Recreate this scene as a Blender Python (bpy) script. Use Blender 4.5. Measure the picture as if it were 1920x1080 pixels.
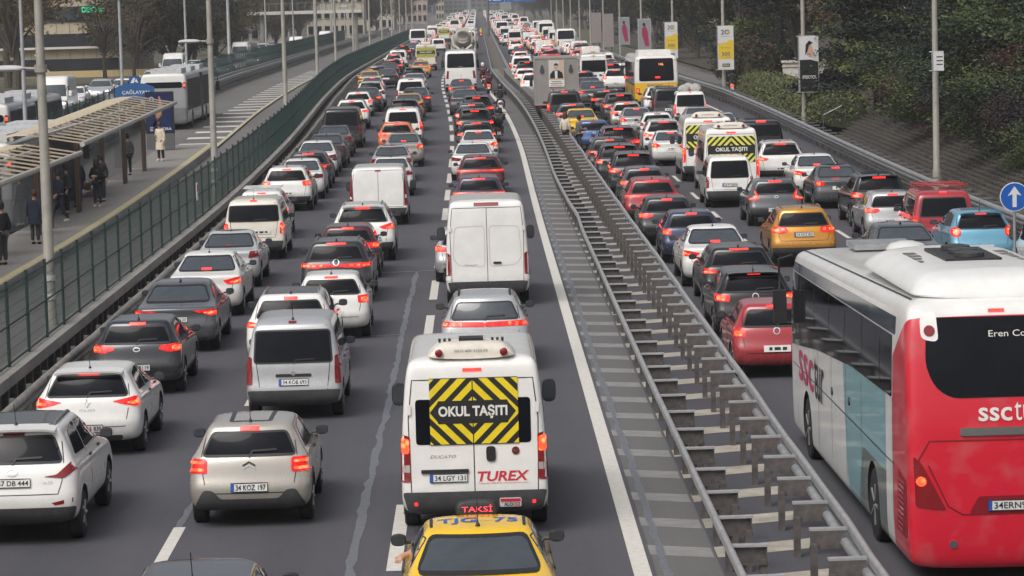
import bpy, bmesh, math, random
import numpy as np
from mathutils import Vector, Matrix
from mathutils.bvhtree import BVHTree
from mathutils.geometry import tessellate_polygon
random.seed(7); R = math.radians
sc = bpy.context.scene
for _o in list(bpy.data.objects): bpy.data.objects.remove(_o)
C = sc.collection
# ---------------------------------------------------------------- camera
HC, FPX, ROLL = 7.4, 5600.0, 0.027
YAW = math.atan(52.6 / FPX); PITCH = math.atan(536.6 / FPX)
fw = Vector((math.sin(YAW)*math.cos(PITCH), math.cos(YAW)*math.cos(PITCH), -math.sin(PITCH)))
r0 = Vector((math.cos(YAW), -math.sin(YAW), 0)); u0 = r0.cross(fw)
cr = r0*math.cos(ROLL) - u0*math.sin(ROLL); cu = r0*math.sin(ROLL) + u0*math.cos(ROLL)
cam = bpy.data.objects.new('camera', bpy.data.cameras.new('camera')); C.objects.link(cam)
cam.matrix_world = Matrix(((cr.x, cu.x, -fw.x, 0), (cr.y, cu.y, -fw.y, 0), (cr.z, cu.z, -fw.z, HC), (0, 0, 0, 1)))
cam.data.sensor_width = 36; cam.data.lens = FPX/1920*36; cam.data.clip_start = 1; cam.data.clip_end = 9000
sc.camera = cam
# ---------------------------------------------------------------- overcast light
world = bpy.data.worlds.new('World'); sc.world = world; world.use_nodes = True
wn = world.node_tree; wn.nodes.clear()
wo = wn.nodes.new('ShaderNodeOutputWorld'); bg = wn.nodes.new('ShaderNodeBackground')
sky = wn.nodes.new('ShaderNodeTexSky'); sky.sky_type = 'NISHITA'; sky.sun_disc = False
SUN_EL, SUN_AZ = R(52), R(215)
sky.sun_elevation = SUN_EL; sky.sun_rotation = SUN_AZ; sky.air_density = 1.0; sky.dust_density = 7.0; sky.ozone_density = 1.0
hs = wn.nodes.new('ShaderNodeHueSaturation'); hs.inputs['Saturation'].default_value = 0.35
wn.links.new(sky.outputs[0], hs.inputs['Color']); wn.links.new(hs.outputs[0], bg.inputs[0]); wn.links.new(bg.outputs[0], wo.inputs[0])
bg.inputs[1].default_value = 0.135
sun = bpy.data.objects.new('sun', bpy.data.lights.new('sun', 'SUN')); C.objects.link(sun)
sun.data.energy = 1.0; sun.data.angle = R(35); sun.data.color = (1.0, 0.965, 0.92)
sd = Vector((math.sin(SUN_AZ)*math.cos(SUN_EL), math.cos(SUN_AZ)*math.cos(SUN_EL), math.sin(SUN_EL)))
sun.rotation_euler = sd.to_track_quat('Z', 'Y').to_euler(); sun.location = (0, 0, 60)
sc.view_settings.view_transform = 'Standard'; sc.view_settings.look = 'None'; sc.view_settings.gamma = 1
sc.view_settings.exposure = 0.0
HAZE = 0.0003
# ---------------------------------------------------------------- terrain shape: gentle rise and a lane shift
def ss(a, b, x):
    t = min(1, max(0, (x-a)/(b-a))); return t*t*(3-2*t)
def rise(y): return 1.1*ss(90, 190, y)
def shift(x, y):
    l = -1.7*ss(130, 260, y); r = -1.9*ss(85, 260, y); t = min(1, max(0, (x-2)/3)); return l*(1-t)+r*t
def P(x, y, z=0.0): return (x+shift(x, y), y, z+rise(y))
def ray(px, py): return (fw + cr*((px-960)/FPX) + cu*((540-py)/FPX))
def pix(px, py, z=0.0):
    """point seen at pixel px,py that lies z above the ground"""
    d = ray(px, py); y = 100.0
    for _ in range(40): y = (rise(y)+z-HC)/d.z*d.y; y = min(max(y, 5), 6000)
    return Vector((d.x/d.y*y, y, rise(y)+z))
def pixy(px, py, Y):
    d = ray(px, py); t = Y/d.y; return Vector((d.x*t, Y, HC+d.z*t))
# ---------------------------------------------------------------- materials
MATS = {}
def mat(name, col, rough=.5, metal=0., spec=.5, emit=None, es=0., coat=0., var=0., vscale=6., bump=0., bscale=40., alpha=1., trans=0., island=0.):
    if name in MATS: return MATS[name]
    m = bpy.data.materials.new(name); m.use_nodes = True; nt = m.node_tree; b = nt.nodes['Principled BSDF']
    b.inputs['Base Color'].default_value = (*col, 1); b.inputs['Roughness'].default_value = rough; b.inputs['Metallic'].default_value = metal
    b.inputs['Specular IOR Level'].default_value = spec; b.inputs['Coat Weight'].default_value = coat; b.inputs['Coat Roughness'].default_value = .06
    b.inputs['Alpha'].default_value = alpha; b.inputs['Transmission Weight'].default_value = trans
    if emit: b.inputs['Emission Color'].default_value = (*emit, 1); b.inputs['Emission Strength'].default_value = es
    if var or bump:
        tc = nt.nodes.new('ShaderNodeTexCoord')
    if var:
        n = nt.nodes.new('ShaderNodeTexNoise'); n.inputs['Scale'].default_value = vscale; n.inputs['Detail'].default_value = 7; n.inputs['Roughness'].default_value = .65
        nt.links.new(tc.outputs['Object'], n.inputs['Vector'])
        mx = nt.nodes.new('ShaderNodeMix'); mx.data_type = 'RGBA'
        mr = nt.nodes.new('ShaderNodeMapRange'); mr.inputs[1].default_value = .3; mr.inputs[2].default_value = .7
        nt.links.new(n.outputs[0], mr.inputs[0]); nt.links.new(mr.outputs[0], mx.inputs[0])
        mx.inputs[6].default_value = (*[c*(1-var) for c in col], 1); mx.inputs[7].default_value = (*[min(1, c*(1+var)) for c in col], 1)
        nt.links.new(mx.outputs[2], b.inputs['Base Color'])
    if island:
        g = nt.nodes.new('ShaderNodeNewGeometry'); h = nt.nodes.new('ShaderNodeHueSaturation'); h.inputs['Color'].default_value = (*col, 1)
        m1 = nt.nodes.new('ShaderNodeMapRange'); m1.inputs[3].default_value = 1-island; m1.inputs[4].default_value = 1+island
        nt.links.new(g.outputs['Random Per Island'], m1.inputs[0]); nt.links.new(m1.outputs[0], h.inputs['Value'])
        m2 = nt.nodes.new('ShaderNodeMapRange'); m2.inputs[3].default_value = .47; m2.inputs[4].default_value = .53
        w2 = nt.nodes.new('ShaderNodeTexWhiteNoise'); w2.noise_dimensions = '1D'; nt.links.new(g.outputs['Random Per Island'], w2.inputs['W'])
        nt.links.new(w2.outputs[0], m2.inputs[0]); nt.links.new(m2.outputs[0], h.inputs['Hue']); nt.links.new(h.outputs[0], b.inputs['Base Color'])
    if bump:
        n2 = nt.nodes.new('ShaderNodeTexNoise'); n2.inputs['Scale'].default_value = bscale; n2.inputs['Detail'].default_value = 4
        nt.links.new(tc.outputs['Object'], n2.inputs['Vector']); bp = nt.nodes.new('ShaderNodeBump'); bp.inputs['Strength'].default_value = bump; bp.inputs['Distance'].default_value = .02
        nt.links.new(n2.outputs[0], bp.inputs['Height']); nt.links.new(bp.outputs[0], b.inputs['Normal'])
    MATS[name] = m; return m
PAINT = {'white': (.80, .79, .76), 'cream': (.72, .68, .58), 'silver': (.50, .51, .52), 'grey': (.105, .112, .125), 'dark grey': (.026, .029, .036), 'black': (.007, .007, .009),
    'red': (.36, .02, .03), 'dark red': (.10, .015, .025), 'blue': (.06, .12, .30), 'dark blue': (.03, .045, .10), 'purple': (.10, .05, .09), 'orange': (.75, .16, .04),
    'yellow': (.85, .52, .01), 'gold': (.62, .27, .02), 'light blue': (.16, .42, .58), 'beige': (.46, .43, .385), 'light grey': (.62, .64, .66), 'taxi orange': (.72, .40, .12), 'bright red': (.68, .012, .035)}
def paint(c):
    k = 'paint_'+c.replace(' ', '_')
    if k in MATS: return MATS[k]
    m = mat(k, PAINT[c], .24, .0 if c in ('white', 'cream', 'yellow', 'bright red', 'red', 'orange') else .35, .5, coat=.7, var=.07, vscale=2.2)
    nt = m.node_tree; b = nt.nodes['Principled BSDF']           # road film: dust that gathers low on the body
    tc = nt.nodes.new('ShaderNodeTexCoord'); sp = nt.nodes.new('ShaderNodeSeparateXYZ'); nt.links.new(tc.outputs['Object'], sp.inputs[0])
    n = nt.nodes.new('ShaderNodeTexNoise'); n.inputs['Scale'].default_value = 5; n.inputs['Detail'].default_value = 6; nt.links.new(tc.outputs['Object'], n.inputs['Vector'])
    mr = nt.nodes.new('ShaderNodeMapRange'); mr.inputs[1].default_value = .95; mr.inputs[2].default_value = .25; mr.inputs[3].default_value = 0; mr.inputs[4].default_value = .75 if sum(PAINT[c]) > .9 else .38
    nt.links.new(sp.outputs[2], mr.inputs[0]); mu = nt.nodes.new('ShaderNodeMath'); mu.operation = 'MULTIPLY'; nt.links.new(mr.outputs[0], mu.inputs[0]); nt.links.new(n.outputs[0], mu.inputs[1])
    mx = nt.nodes.new('ShaderNodeMix'); mx.data_type = 'RGBA'; nt.links.new(mu.outputs[0], mx.inputs[0])
    src = b.inputs['Base Color'].links[0].from_socket; nt.links.new(src, mx.inputs[6]); mx.inputs[7].default_value = (.16, .145, .125, 1); nt.links.new(mx.outputs[2], b.inputs['Base Color'])
    mr2 = nt.nodes.new('ShaderNodeMapRange'); mr2.inputs[3].default_value = .22; mr2.inputs[4].default_value = .6; nt.links.new(mu.outputs[0], mr2.inputs[0]); nt.links.new(mr2.outputs[0], b.inputs['Roughness'])
    return m
GLASS = mat('tinted_glass', (.006, .007, .010), .04, 0, .17, var=.3, vscale=3)
GLASS2 = mat('clear_glass', (.05, .062, .072), .05, 0, .75, var=.2, vscale=2)
BLK = mat('black_plastic', (.016, .016, .018), .5, var=.25); TRIM = mat('grey_plastic', (.045, .045, .048), .6, var=.3, bump=.1, bscale=90)
TYRE = mat('tyre_rubber', (.014, .014, .015), .8, var=.3, bump=.2); RIM = mat('alloy', (.32, .33, .34), .35, .8, var=.2); STEELR = mat('wheel_cover', (.22, .22, .23), .45, .4, var=.2)
LRED = mat('lamp_red_off', (.22, .006, .01), .15, 0, .6, coat=.6); LON = mat('lamp_red_lit', (.4, .01, .01), .2, 0, .5, emit=(1, .012, .012), es=.55)
LCORE = mat('lamp_core_lit', (.6, .05, .02), .2, 0, .5, emit=(1, .06, .02), es=4.5); LBR = mat('brake_strip_lit', (.6, .02, .02), .2, 0, .5, emit=(1, .022, .016), es=3.2)
LCLR = mat('lamp_clear', (.45, .40, .38), .12, 0, .7, coat=.5); HEADL = mat('headlamp_lit', (.8, .8, .8), .1, emit=(1, .97, .92), es=4); HEADO = mat('headlamp_glass', (.4, .42, .44), .1, .3)
PLW = mat('plate_white', (.68, .68, .66), .45, var=.1, vscale=20); PLB = mat('plate_blue', (.02, .08, .35), .4); INK = mat('black_ink', (.01, .01, .012), .5)
CHROME = mat('chrome', (.55, .55, .56), .15, 1.0); STEEL = mat('galvanised_steel', (.36, .37, .38), .5, .55, var=.25, vscale=3, bump=.15, bscale=12); STEELD = mat('weathered_steel', (.15, .145, .14), .65, .3, var=.35, vscale=5, bump=.2, bscale=18)
def led(m, lo, hi, scale):
    nt = m.node_tree; b = nt.nodes['Principled BSDF']; tc = nt.nodes.new('ShaderNodeTexCoord'); v = nt.nodes.new('ShaderNodeTexVoronoi'); v.inputs['Scale'].default_value = scale; nt.links.new(tc.outputs['Object'], v.inputs['Vector'])
    r_ = nt.nodes.new('ShaderNodeMapRange'); r_.inputs[1].default_value = .05; r_.inputs[2].default_value = .6; r_.inputs[3].default_value = hi; r_.inputs[4].default_value = lo; nt.links.new(v.outputs['Distance'], r_.inputs[0]); nt.links.new(r_.outputs[0], b.inputs['Emission Strength'])
led(LON, .35, 1.8, 14); led(LCORE, 2.0, 13.0, 12); led(LBR, 2.6, 7.0, 26)
WHITE = mat('white_plastic', (.72, .71, .67), .5, var=.1, vscale=3)
# ---------------------------------------------------------------- mesh helpers
class MB:
    def __init__(s): s.v = []; s.f = []; s.m = []
    def add(s, vs, fs, mi=0):
        o = len(s.v); s.v += [tuple(v) for v in vs]; s.f += [tuple(i+o for i in f) for f in fs]; s.m += [mi]*len(fs); return s
    def box(s, c, d, mi=0, rz=0, tilt=0):
        x, y, z = (d[0]/2, d[1]/2, d[2]/2); vs = []
        for k in (-1, 1):
            for (i, j) in ((-1, -1), (1, -1), (1, 1), (-1, 1)):
                v = Vector((i*x, j*y, k*z))
                if tilt: v.rotate(Matrix.Rotation(tilt, 3, 'X'))
                if rz: v.rotate(Matrix.Rotation(rz, 3, 'Z'))
                vs.append((c[0]+v.x, c[1]+v.y, c[2]+v.z))
        return s.add(vs, [(3, 2, 1, 0), (4, 5, 6, 7), (0, 1, 5, 4), (1, 2, 6, 5), (2, 3, 7, 6), (3, 0, 4, 7)], mi)
    def tube(s, pts, rad, n=8, mi=0, cap=True):
        pts = [Vector(p) for p in pts]; rads = rad if isinstance(rad, (list, tuple)) else [rad]*len(pts); o = len(s.v); up = Vector((0, 0, 1))
        for i, p in enumerate(pts):
            t = (pts[min(i+1, len(pts)-1)]-pts[max(i-1, 0)]).normalized()
            a = t.cross(up if abs(t.z) < .95 else Vector((1, 0, 0))).normalized(); b = t.cross(a)
            for k in range(n):
                q = 2*math.pi*k/n; s.v.append(tuple(p+(a*math.cos(q)+b*math.sin(q))*rads[i]))
        nf = len(s.f)
        for i in range(len(pts)-1):
            for k in range(n): s.f.append((o+i*n+k, o+i*n+(k+1) % n, o+(i+1)*n+(k+1) % n, o+(i+1)*n+k))
        if cap: s.f.append(tuple(o+k for k in range(n))[::-1]); s.f.append(tuple(o+(len(pts)-1)*n+k for k in range(n)))
        s.m += [mi]*(len(s.f)-nf); return s
    def lathe(s, prof, n=20, axis='Z', c=(0, 0, 0), mi=0):
        o = len(s.v)
        for (r, h) in prof:
            for k in range(n):
                q = 2*math.pi*k/n; a, b = r*math.cos(q), r*math.sin(q)
                v = {'Z': (a, b, h), 'X': (h, a, b), 'Y': (a, h, b)}[axis]; s.v.append((c[0]+v[0], c[1]+v[1], c[2]+v[2]))
        nf = len(s.f)
        for i in range(len(prof)-1):
            for k in range(n): s.f.append((o+i*n+k, o+i*n+(k+1) % n, o+(i+1)*n+(k+1) % n, o+(i+1)*n+k))
        s.f.append(tuple(o+k for k in range(n))[::-1]); s.f.append(tuple(o+(len(prof)-1)*n+k for k in range(n)))
        s.m += [mi]*(len(s.f)-nf); return s
    def sweep(s, prof, path, mi=0, closed=True):
        """profile points (dx, dz) carried along path points (x, y, z)"""
        o = len(s.v); n = len(prof)
        for p in path:
            for (dx, dz) in prof: s.v.append((p[0]+dx, p[1], p[2]+dz))
        nf = len(s.f)
        for i in range(len(path)-1):
            for k in range(n if closed else n-1):
                s.f.append((o+i*n+k, o+i*n+(k+1) % n, o+(i+1)*n+(k+1) % n, o+(i+1)*n+k))
        if closed: s.f.append(tuple(o+k for k in range(n))); s.f.append(tuple(o+(len(path)-1)*n+k for k in range(n))[::-1])
        s.m += [mi]*(len(s.f)-nf); return s
    def mesh(s, name, mats, smooth=35):
        me = bpy.data.meshes.new(name); me.from_pydata(s.v, [], s.f)
        for m in (mats if isinstance(mats, (list, tuple)) else [mats]): me.materials.append(m)
        me.polygons.foreach_set('material_index', s.m)
        fix(me, smooth); return me
    def build(s, name, mats, parent=None, smooth=35, loc=None, **kw): return put(name, s.mesh(name, mats, smooth), parent, loc, **kw)
def fix(me, smooth=35):
    bm = bmesh.new(); bm.from_mesh(me); bmesh.ops.recalc_face_normals(bm, faces=bm.faces); bm.to_mesh(me); bm.free()
    if smooth:
        me.polygons.foreach_set('use_smooth', [True]*len(me.polygons)); me.set_sharp_from_angle(angle=R(smooth))
def tag(o, label=None, cat=None, group=None, kind=None):
    if label: o['label'] = label
    if cat: o['category'] = cat
    if group: o['group'] = group
    if kind: o['kind'] = kind
    return o
def put(name, me, parent=None, loc=None, rz=0, scale=None, **kw):
    o = bpy.data.objects.new(name, me); C.objects.link(o)
    if parent: o.parent = parent
    if loc is not None: o.location = loc
    if rz: o.rotation_euler = (0, 0, rz)
    if scale: o.scale = scale if isinstance(scale, (tuple, list)) else (scale,)*3
    return tag(o, **kw)
def empty(name, loc=(0, 0, 0), rz=0, **kw): return put(name, None, None, loc, rz, **kw)
def copy_tree(o, parent=None):
    c = o.copy(); C.objects.link(c)
    if parent: c.parent = parent
    for ch in list(o.children): copy_tree(ch, c)
    return c
def kill_tree(o):
    for ch in list(o.children): kill_tree(ch)
    bpy.data.objects.remove(o)
EV = bpy.data.scenes.new('workbench'); EVL = EV.view_layers[0]
def evalmesh(me, mods, name='m'):
    o = bpy.data.objects.new(name, me); EV.collection.objects.link(o); mods(o); EVL.update()
    r = bpy.data.meshes.new_from_object(o.evaluated_get(EVL.depsgraph)); bpy.data.objects.remove(o); return r
TXT = {}
def text_geo(t, size=1., bold=0., shear=0., align='CENTER', space=1.):
    k = (t, size, bold, shear, align, space)
    if k in TXT: return TXT[k]
    cu_ = bpy.data.curves.new('t', 'FONT'); cu_.body = t; cu_.size = size; cu_.offset = bold; cu_.shear = shear; cu_.align_x = align; cu_.align_y = 'CENTER'; cu_.resolution_u = 3; cu_.space_character = space
    o = bpy.data.objects.new('t', cu_); EV.collection.objects.link(o); EVL.update()
    me = bpy.data.meshes.new_from_object(o.evaluated_get(EVL.depsgraph)); bpy.data.objects.remove(o)
    vs = [v.co.copy() for v in me.vertices]; fs = [tuple(p.vertices) for p in me.polygons]; TXT[k] = (vs, fs); return TXT[k]
def fit_text(t, w, h, **k):
    vs, fs = text_geo(t, **k); xs = [v.x for v in vs]; ys = [v.y for v in vs]
    x0, x1, y0, y1 = min(xs), max(xs), min(ys), max(ys)
    return [((v.x-(x0+x1)/2)/(x1-x0)*w, (v.y-(y0+y1)/2)/(y1-y0)*h) for v in vs], fs
def flat_text(name, t, w, h, mt, parent, loc, **k):
    """lettering standing in the x-z plane, read from -y"""
    p2, fs = fit_text(t, w, h, **k); b = MB(); b.add([(x, 0, z) for x, z in p2], fs); return b.build(name, mt, parent, 0, loc)
def node_math(nt, op, a, b=None):
    n = nt.nodes.new('ShaderNodeMath'); n.operation = op
    for i, v in enumerate((a, b)):
        if v is None: continue
        if isinstance(v, (int, float)): n.inputs[i].default_value = v
        else: nt.links.new(v, n.inputs[i])
    return n.outputs[0]
# ---------------------------------------------------------------- vehicle bodies: stacked plan outlines, subdivided, arches cut out
def outline(yr, yf, w, rr, rf, br, bf):
    o = []
    for t in (0, .45, .85): x = t*(w-rr); o.append((x, yr+br*(x/w)**2))
    cx = w-rr; cy = yr+br*(cx/w)**2+rr
    for a in (-75, -45, -15): o.append((cx+rr*math.cos(R(a)), cy+rr*math.sin(R(a))))
    cx2 = w-rf; cy2 = yf-bf*(cx2/w)**2-rf
    for t in (.03, .2, .4, .6, .8, .97): o.append((w, cy+(cy2-cy)*t))
    for a in (15, 45, 75): o.append((cx2+rf*math.cos(R(a)), cy2+rf*math.sin(R(a))))
    for t in (.85, .45, 0): x = t*(w-rf); o.append((x, yf-bf*(x/w)**2))
    return o
def shell(levels, sub=2):
    mb = MB(); rings = []
    for (zr, zf, yr, yf, w, rr, rf, br, bf) in levels:
        h = outline(yr, yf, w, rr, rf, br, bf); n = len(h); M = 2*n-2
        pts = h+[(-x, y) for (x, y) in h[-2:0:-1]]
        rings.append([(x, y, zr+(zf-zr)*min(1, max(0, (y-yr)/(yf-yr)))) for (x, y) in pts])
    vs = [p for r in rings for p in r]; fs = []
    for k in range(len(rings)-1):
        for i in range(M): fs.append((k*M+i, k*M+(i+1) % M, (k+1)*M+(i+1) % M, (k+1)*M+i))
    mir = lambda i: i if i in (0, n-1) else M-i
    for base in (0, (len(rings)-1)*M):
        for i in range(n-1):
            q = [i, i+1, mir(i+1), mir(i)]; q = list(dict.fromkeys(q)); fs.append(tuple(base+j for j in q))
    mb.add(vs, fs); me = mb.mesh('shell', BLK, 0)
    if sub: me = evalmesh(me, lambda o: setattr(o.modifiers.new('s', 'SUBSURF'), 'levels', sub))
    return me
def rnd(pts, r, n=3):
    out = []; N = len(pts)
    for i in range(N):
        p = Vector(pts[i]); a = Vector(pts[i-1]); b = Vector(pts[(i+1) % N])
        ra = min(r, (a-p).length*.45); rb = min(r, (b-p).length*.45)
        A = p+(a-p).normalized()*ra; B = p+(b-p).normalized()*rb
        for k in range(n+1):
            t = k/n; out.append(tuple(A*(1-t)**2+p*2*t*(1-t)+B*t*t))
    return out
def sym(h): return list(h)+[(-x, z) for x, z in reversed(h)]
def rect(x0, x1, z0, z1): return [(x0, z0), (x1, z0), (x1, z1), (x0, z1)]
def flip(poly): return [(-x, z) for x, z in reversed(poly)]
DIRS = {'rear': Vector((0, 1, 0)), 'front': Vector((0, -1, 0)), 'right': Vector((-1, 0, 0)), 'left': Vector((1, 0, 0)), 'top': Vector((0, 0, -1))}
def origin(mode, a, b): return {'rear': (a, -4, b), 'front': (a, 30, b), 'right': (6, a, b), 'left': (-6, a, b), 'top': (a, b, 9)}[mode]
def drape(bvh, mode, pts2, off, zmax=None):
    d = DIRS[mode]; res = []; miss = []
    for i, (a, b) in enumerate(pts2):
        o = Vector(origin(mode, a, b)); loc, nr, _, _ = bvh.ray_cast(o, d)
        if loc is None: miss.append(i); res.append(None); continue
        if nr.dot(d) > 0: nr = -nr
        res.append((loc+nr*off, loc))
    hit = [r for r in res if r]
    if miss:
        dep = sum((r[1]-Vector(origin(mode, 0, 0))).dot(d) for r in hit)/len(hit) if hit else 4
        for i in miss:
            q = Vector(origin(mode, *pts2[i]))+d*dep; loc, nr, _, _ = bvh.find_nearest(q); res[i] = (loc+nr*off, loc)
    return [r[0] for r in res]
def patch(bvh, mode, poly, off=.006, depth=.02, grid=.14):
    bm = bmesh.new(); vs = [bm.verts.new((a, b, 0)) for a, b in poly]; bm.faces.new(vs)
    xs = [p[0] for p in poly]; ys = [p[1] for p in poly]
    for ax, lo, hi in ((0, min(xs), max(xs)), (1, min(ys), max(ys))):
        k = math.floor(lo/grid)+1
        while k*grid < hi-1e-4:
            co = [0, 0, 0]; co[ax] = k*grid; no = [0, 0, 0]; no[ax] = 1
            bmesh.ops.bisect_plane(bm, geom=bm.verts[:]+bm.edges[:]+bm.faces[:], dist=1e-5, plane_co=co, plane_no=no); k += 1
    bmesh.ops.triangulate(bm, faces=[f for f in bm.faces if len(f.verts) > 4])
    bm.verts.index_update(); p3 = drape(bvh, mode, [(v.co.x, v.co.y) for v in bm.verts], off)
    bnd = [(e.verts[0].index, e.verts[1].index) for e in bm.edges if e.is_boundary]; fs = [tuple(v.index for v in f.verts) for f in bm.faces]; bm.free()
    mb = MB(); mb.add(p3, fs); n = len(mb.v); ring = {}; d = DIRS[mode]*depth
    for e in bnd:
        for i in e:
            if i not in ring: ring[i] = len(mb.v); mb.v.append(tuple(Vector(p3[i])+d))
        mb.f.append((e[0], e[1], ring[e[1]], ring[e[0]])); mb.m.append(0)
    return mb
WHEELS = {}
def wheel_meshes(r, w, cover):
    k = (round(r, 2), round(w, 2), cover)
    if k not in WHEELS:
        t = MB(); t.lathe([(r*.62, -w/2), (r*.94, -w/2), (r, -w/2+.025), (r, w/2-.025), (r*.94, w/2), (r*.62, w/2)], 22, 'X')
        m = MB(); m.lathe([(r*.62, -w/2+.01), (r*.60, w/2-.012), (r*.5, w/2-.035), (r*.18, w/2-.03), (r*.12, w/2-.01)], 16, 'X')
        for i in range(5):
            q = 2*math.pi*i/5; m.tube([(w/2-.02, .1*r*math.cos(q), .1*r*math.sin(q)), (w/2-.012, .58*r*math.cos(q), .58*r*math.sin(q))], .035, 5)
        WHEELS[k] = (t.mesh('tyre', TYRE), m.mesh('rim', STEELR if cover else RIM))
    return WHEELS[k]
class Proto:
    def __init__(s, name, cat, L, W, H): s.name = name; s.cat = cat; s.L = L; s.W = W; s.H = H; s.parts = []; s.lod = {}; s.ref = (.45, H*.97)
    def add(s, name, me, role='fixed', sub=None, loc=None, rz=0, label=None): s.parts.append([name, me, role, sub, loc, rz, label]); return len(s.parts)-1
    def body(s, levels, axles, r, cutw=.30, sub=2, arch=.07):
        me = shell(levels, sub); s.bvh = BVHTree.FromPolygons([v.co for v in me.vertices], [p.vertices[:] for p in me.polygons])
        if axles:
            cut = MB()
            for y in axles:
                for sx in (-1, 1): cut.lathe([(r+arch, -cutw), (r+arch, .2)] if sx > 0 else [(r+arch, -.2), (r+arch, cutw)], 24, 'X', (sx*s.W, y, r+.02))
            cm = cut.mesh('cut', BLK, 0); co = bpy.data.objects.new('cut', cm); EV.collection.objects.link(co)
            def mods(o):
                m = o.modifiers.new('b', 'BOOLEAN'); m.object = co; m.operation = 'DIFFERENCE'; m.solver = 'EXACT'
            me = evalmesh(me, mods); bpy.data.objects.remove(co)
        me.materials.clear(); me.materials.append(BLK); me.materials.append(BLK)
        cy = [(y, r+.02) for y in axles]
        for p in me.polygons:
            p.material_index = 0; c = p.center
            if axles and abs(c.x) < s.W-.015 and any(math.hypot(c.y-y, c.z-z) < r+arch+.012 for y, z in cy) and c.z > .1 and (abs(p.normal.x) < .5 or abs(c.x) < s.W-cutw+.02): p.material_index = 1
        me.polygons.foreach_set('use_smooth', [True]*len(me.polygons)); me.set_sharp_from_angle(angle=R(50)); me.name = 'body'
        s.parts.append(['body', me, 'paint', None, None, 0, None])
    def patch(s, name, mode, poly, mt, role='fixed', off=.006, depth=.02, grid=.14, sub=None, label=None):
        return s.add(name, patch(s.bvh, mode, poly, off, depth, grid).mesh(name, mt, 40), role, sub, label=label)
    def both(s, name, mode, poly, mt, role='fixed', **k):
        if mode in ('rear', 'front', 'top'): return s.patch(name, mode, poly, mt, role, **k), s.patch(name, mode, flip(poly), mt, role, **k)
        return s.patch(name, 'right', poly, mt, role, **k), s.patch(name, 'left', poly, mt, role, **k)
    def text(s, name, mode, t, c, w, h, mt, off=.012, sub=None, mirror=False, rot=0, **k):
        p2, fs = fit_text(t, w, h, **k); sg = -1 if mirror else 1
        p2 = [(x*math.cos(rot)-z*math.sin(rot), x*math.sin(rot)+z*math.cos(rot)) for x, z in p2]
        mb = MB(); mb.add(drape(s.bvh, mode, [(c[0]+sg*x, c[1]+z) for x, z in p2], off), fs); return s.add(name, mb.mesh(name, mt, 0), 'fixed', sub)
    def lines(s, name, mode, polys, mt=INK, w=.012, off=.004, sub=None):
        """thin panel gaps following the surface: polys are open polylines"""
        mb = MB()
        for pl in polys:
            q = []
            for a, b in zip(pl, pl[1:]):
                n = max(1, int(math.dist(a, b)/.12)); q += [(a[0]+(b[0]-a[0])*i/n, a[1]+(b[1]-a[1])*i/n) for i in range(n)]
            q.append(pl[-1]); l, r = [], []
            for i, p in enumerate(q):
                t = Vector(q[min(i+1, len(q)-1)])-Vector(q[max(i-1, 0)]); t.normalize(); l.append((p[0]-t.y*w/2, p[1]+t.x*w/2)); r.append((p[0]+t.y*w/2, p[1]-t.x*w/2))
            L3 = drape(s.bvh, mode, l, off); R3 = drape(s.bvh, mode, r, off); n = len(q); mb.add(L3+R3, [(i, i+1, n+i+1, n+i) for i in range(n-1)])
        return s.add(name, mb.mesh(name, mt, 0), 'fixed', sub)
    def wheels(s, axles, r, w=.2, cover=False, inset=.012, dual=False):
        t, m = wheel_meshes(r, w, cover)
        for y in axles:
            for sx in (1, -1):
                i = s.add('wheel', t, 'fixed', None, (sx*(s.W-w/2-inset), y, r), 0 if sx > 0 else math.pi); s.add('rim', m, 'fixed', i)
    def mirrors(s, y, z, size=(.2, .11, .15), col='paint', out=-.045):
        for sx in (1, -1):
            b = MB(); a, c, d = size; x0 = sx*(s.W+out)
            pts = shell([(-d/2, -d/2, -c/2, c/2, a*.36, .03, .03, 0, 0), (-d*.3, -d*.3, -c/2, c/2, a*.5, .03, .03, 0, .02), (d*.25, d*.25, -c/2, c/2, a*.5, .03, .03, 0, .02), (d/2, d/2, -c/2+.01, c/2-.02, a*.4, .03, .03, 0, 0)], 1)
            b.add([(v.co.x+x0+sx*a*.5, v.co.y+y, v.co.z+z) for v in pts.vertices], [tuple(p.vertices) for p in pts.polygons]); bpy.data.meshes.remove(pts)
            b.tube([(sx*(s.W-.1), y+.02, z-d*.25), (x0+sx*.05, y, z-d*.25)], .022, 6)
            i = s.add('mirror', b.mesh('mirror', BLK))
            g = MB(); g.add([(x0+sx*(a*.5+u*a*.42), y-c/2-.004, z+v*d*.36) for u, v in ((-1, -1), (1, -1), (1, 1), (-1, 1))], [(0, 1, 2, 3)]); s.add('mirror_glass', g.mesh('mirror_glass', MIRG), 'fixed', i)
    def plate(s, x, z, text=None, w=.52, h=.115, mode='rear'):
        i = s.patch('number_plate', mode, rect(x-w/2, x+w/2, z-h/2, z+h/2), PLW, off=.02, depth=.03, grid=1)
        if text:
            s.patch('plate_strip', mode, rect(x-w/2, x-w/2+.045, z-h/2, z+h/2), PLB, off=.023, depth=.004, grid=1, sub=i)
            s.text('plate_text', mode, text, (x+.02, z), w*.82, h*.62, INK, off=.025, sub=i, bold=.012)
            s.lines('plate_border', mode, [rect(x-w/2, x+w/2, z-h/2, z+h/2)+[(x-w/2, z-h/2)]], INK, .014, .022, i)
        elif mode == 'rear': s.lines('plate_text', mode, [[(x-.16, z), (x-.1, z)], [(x-.06, z), (x+.06, z)], [(x+.1, z), (x+.18, z)]], INK, .05, .023, i)
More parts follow.
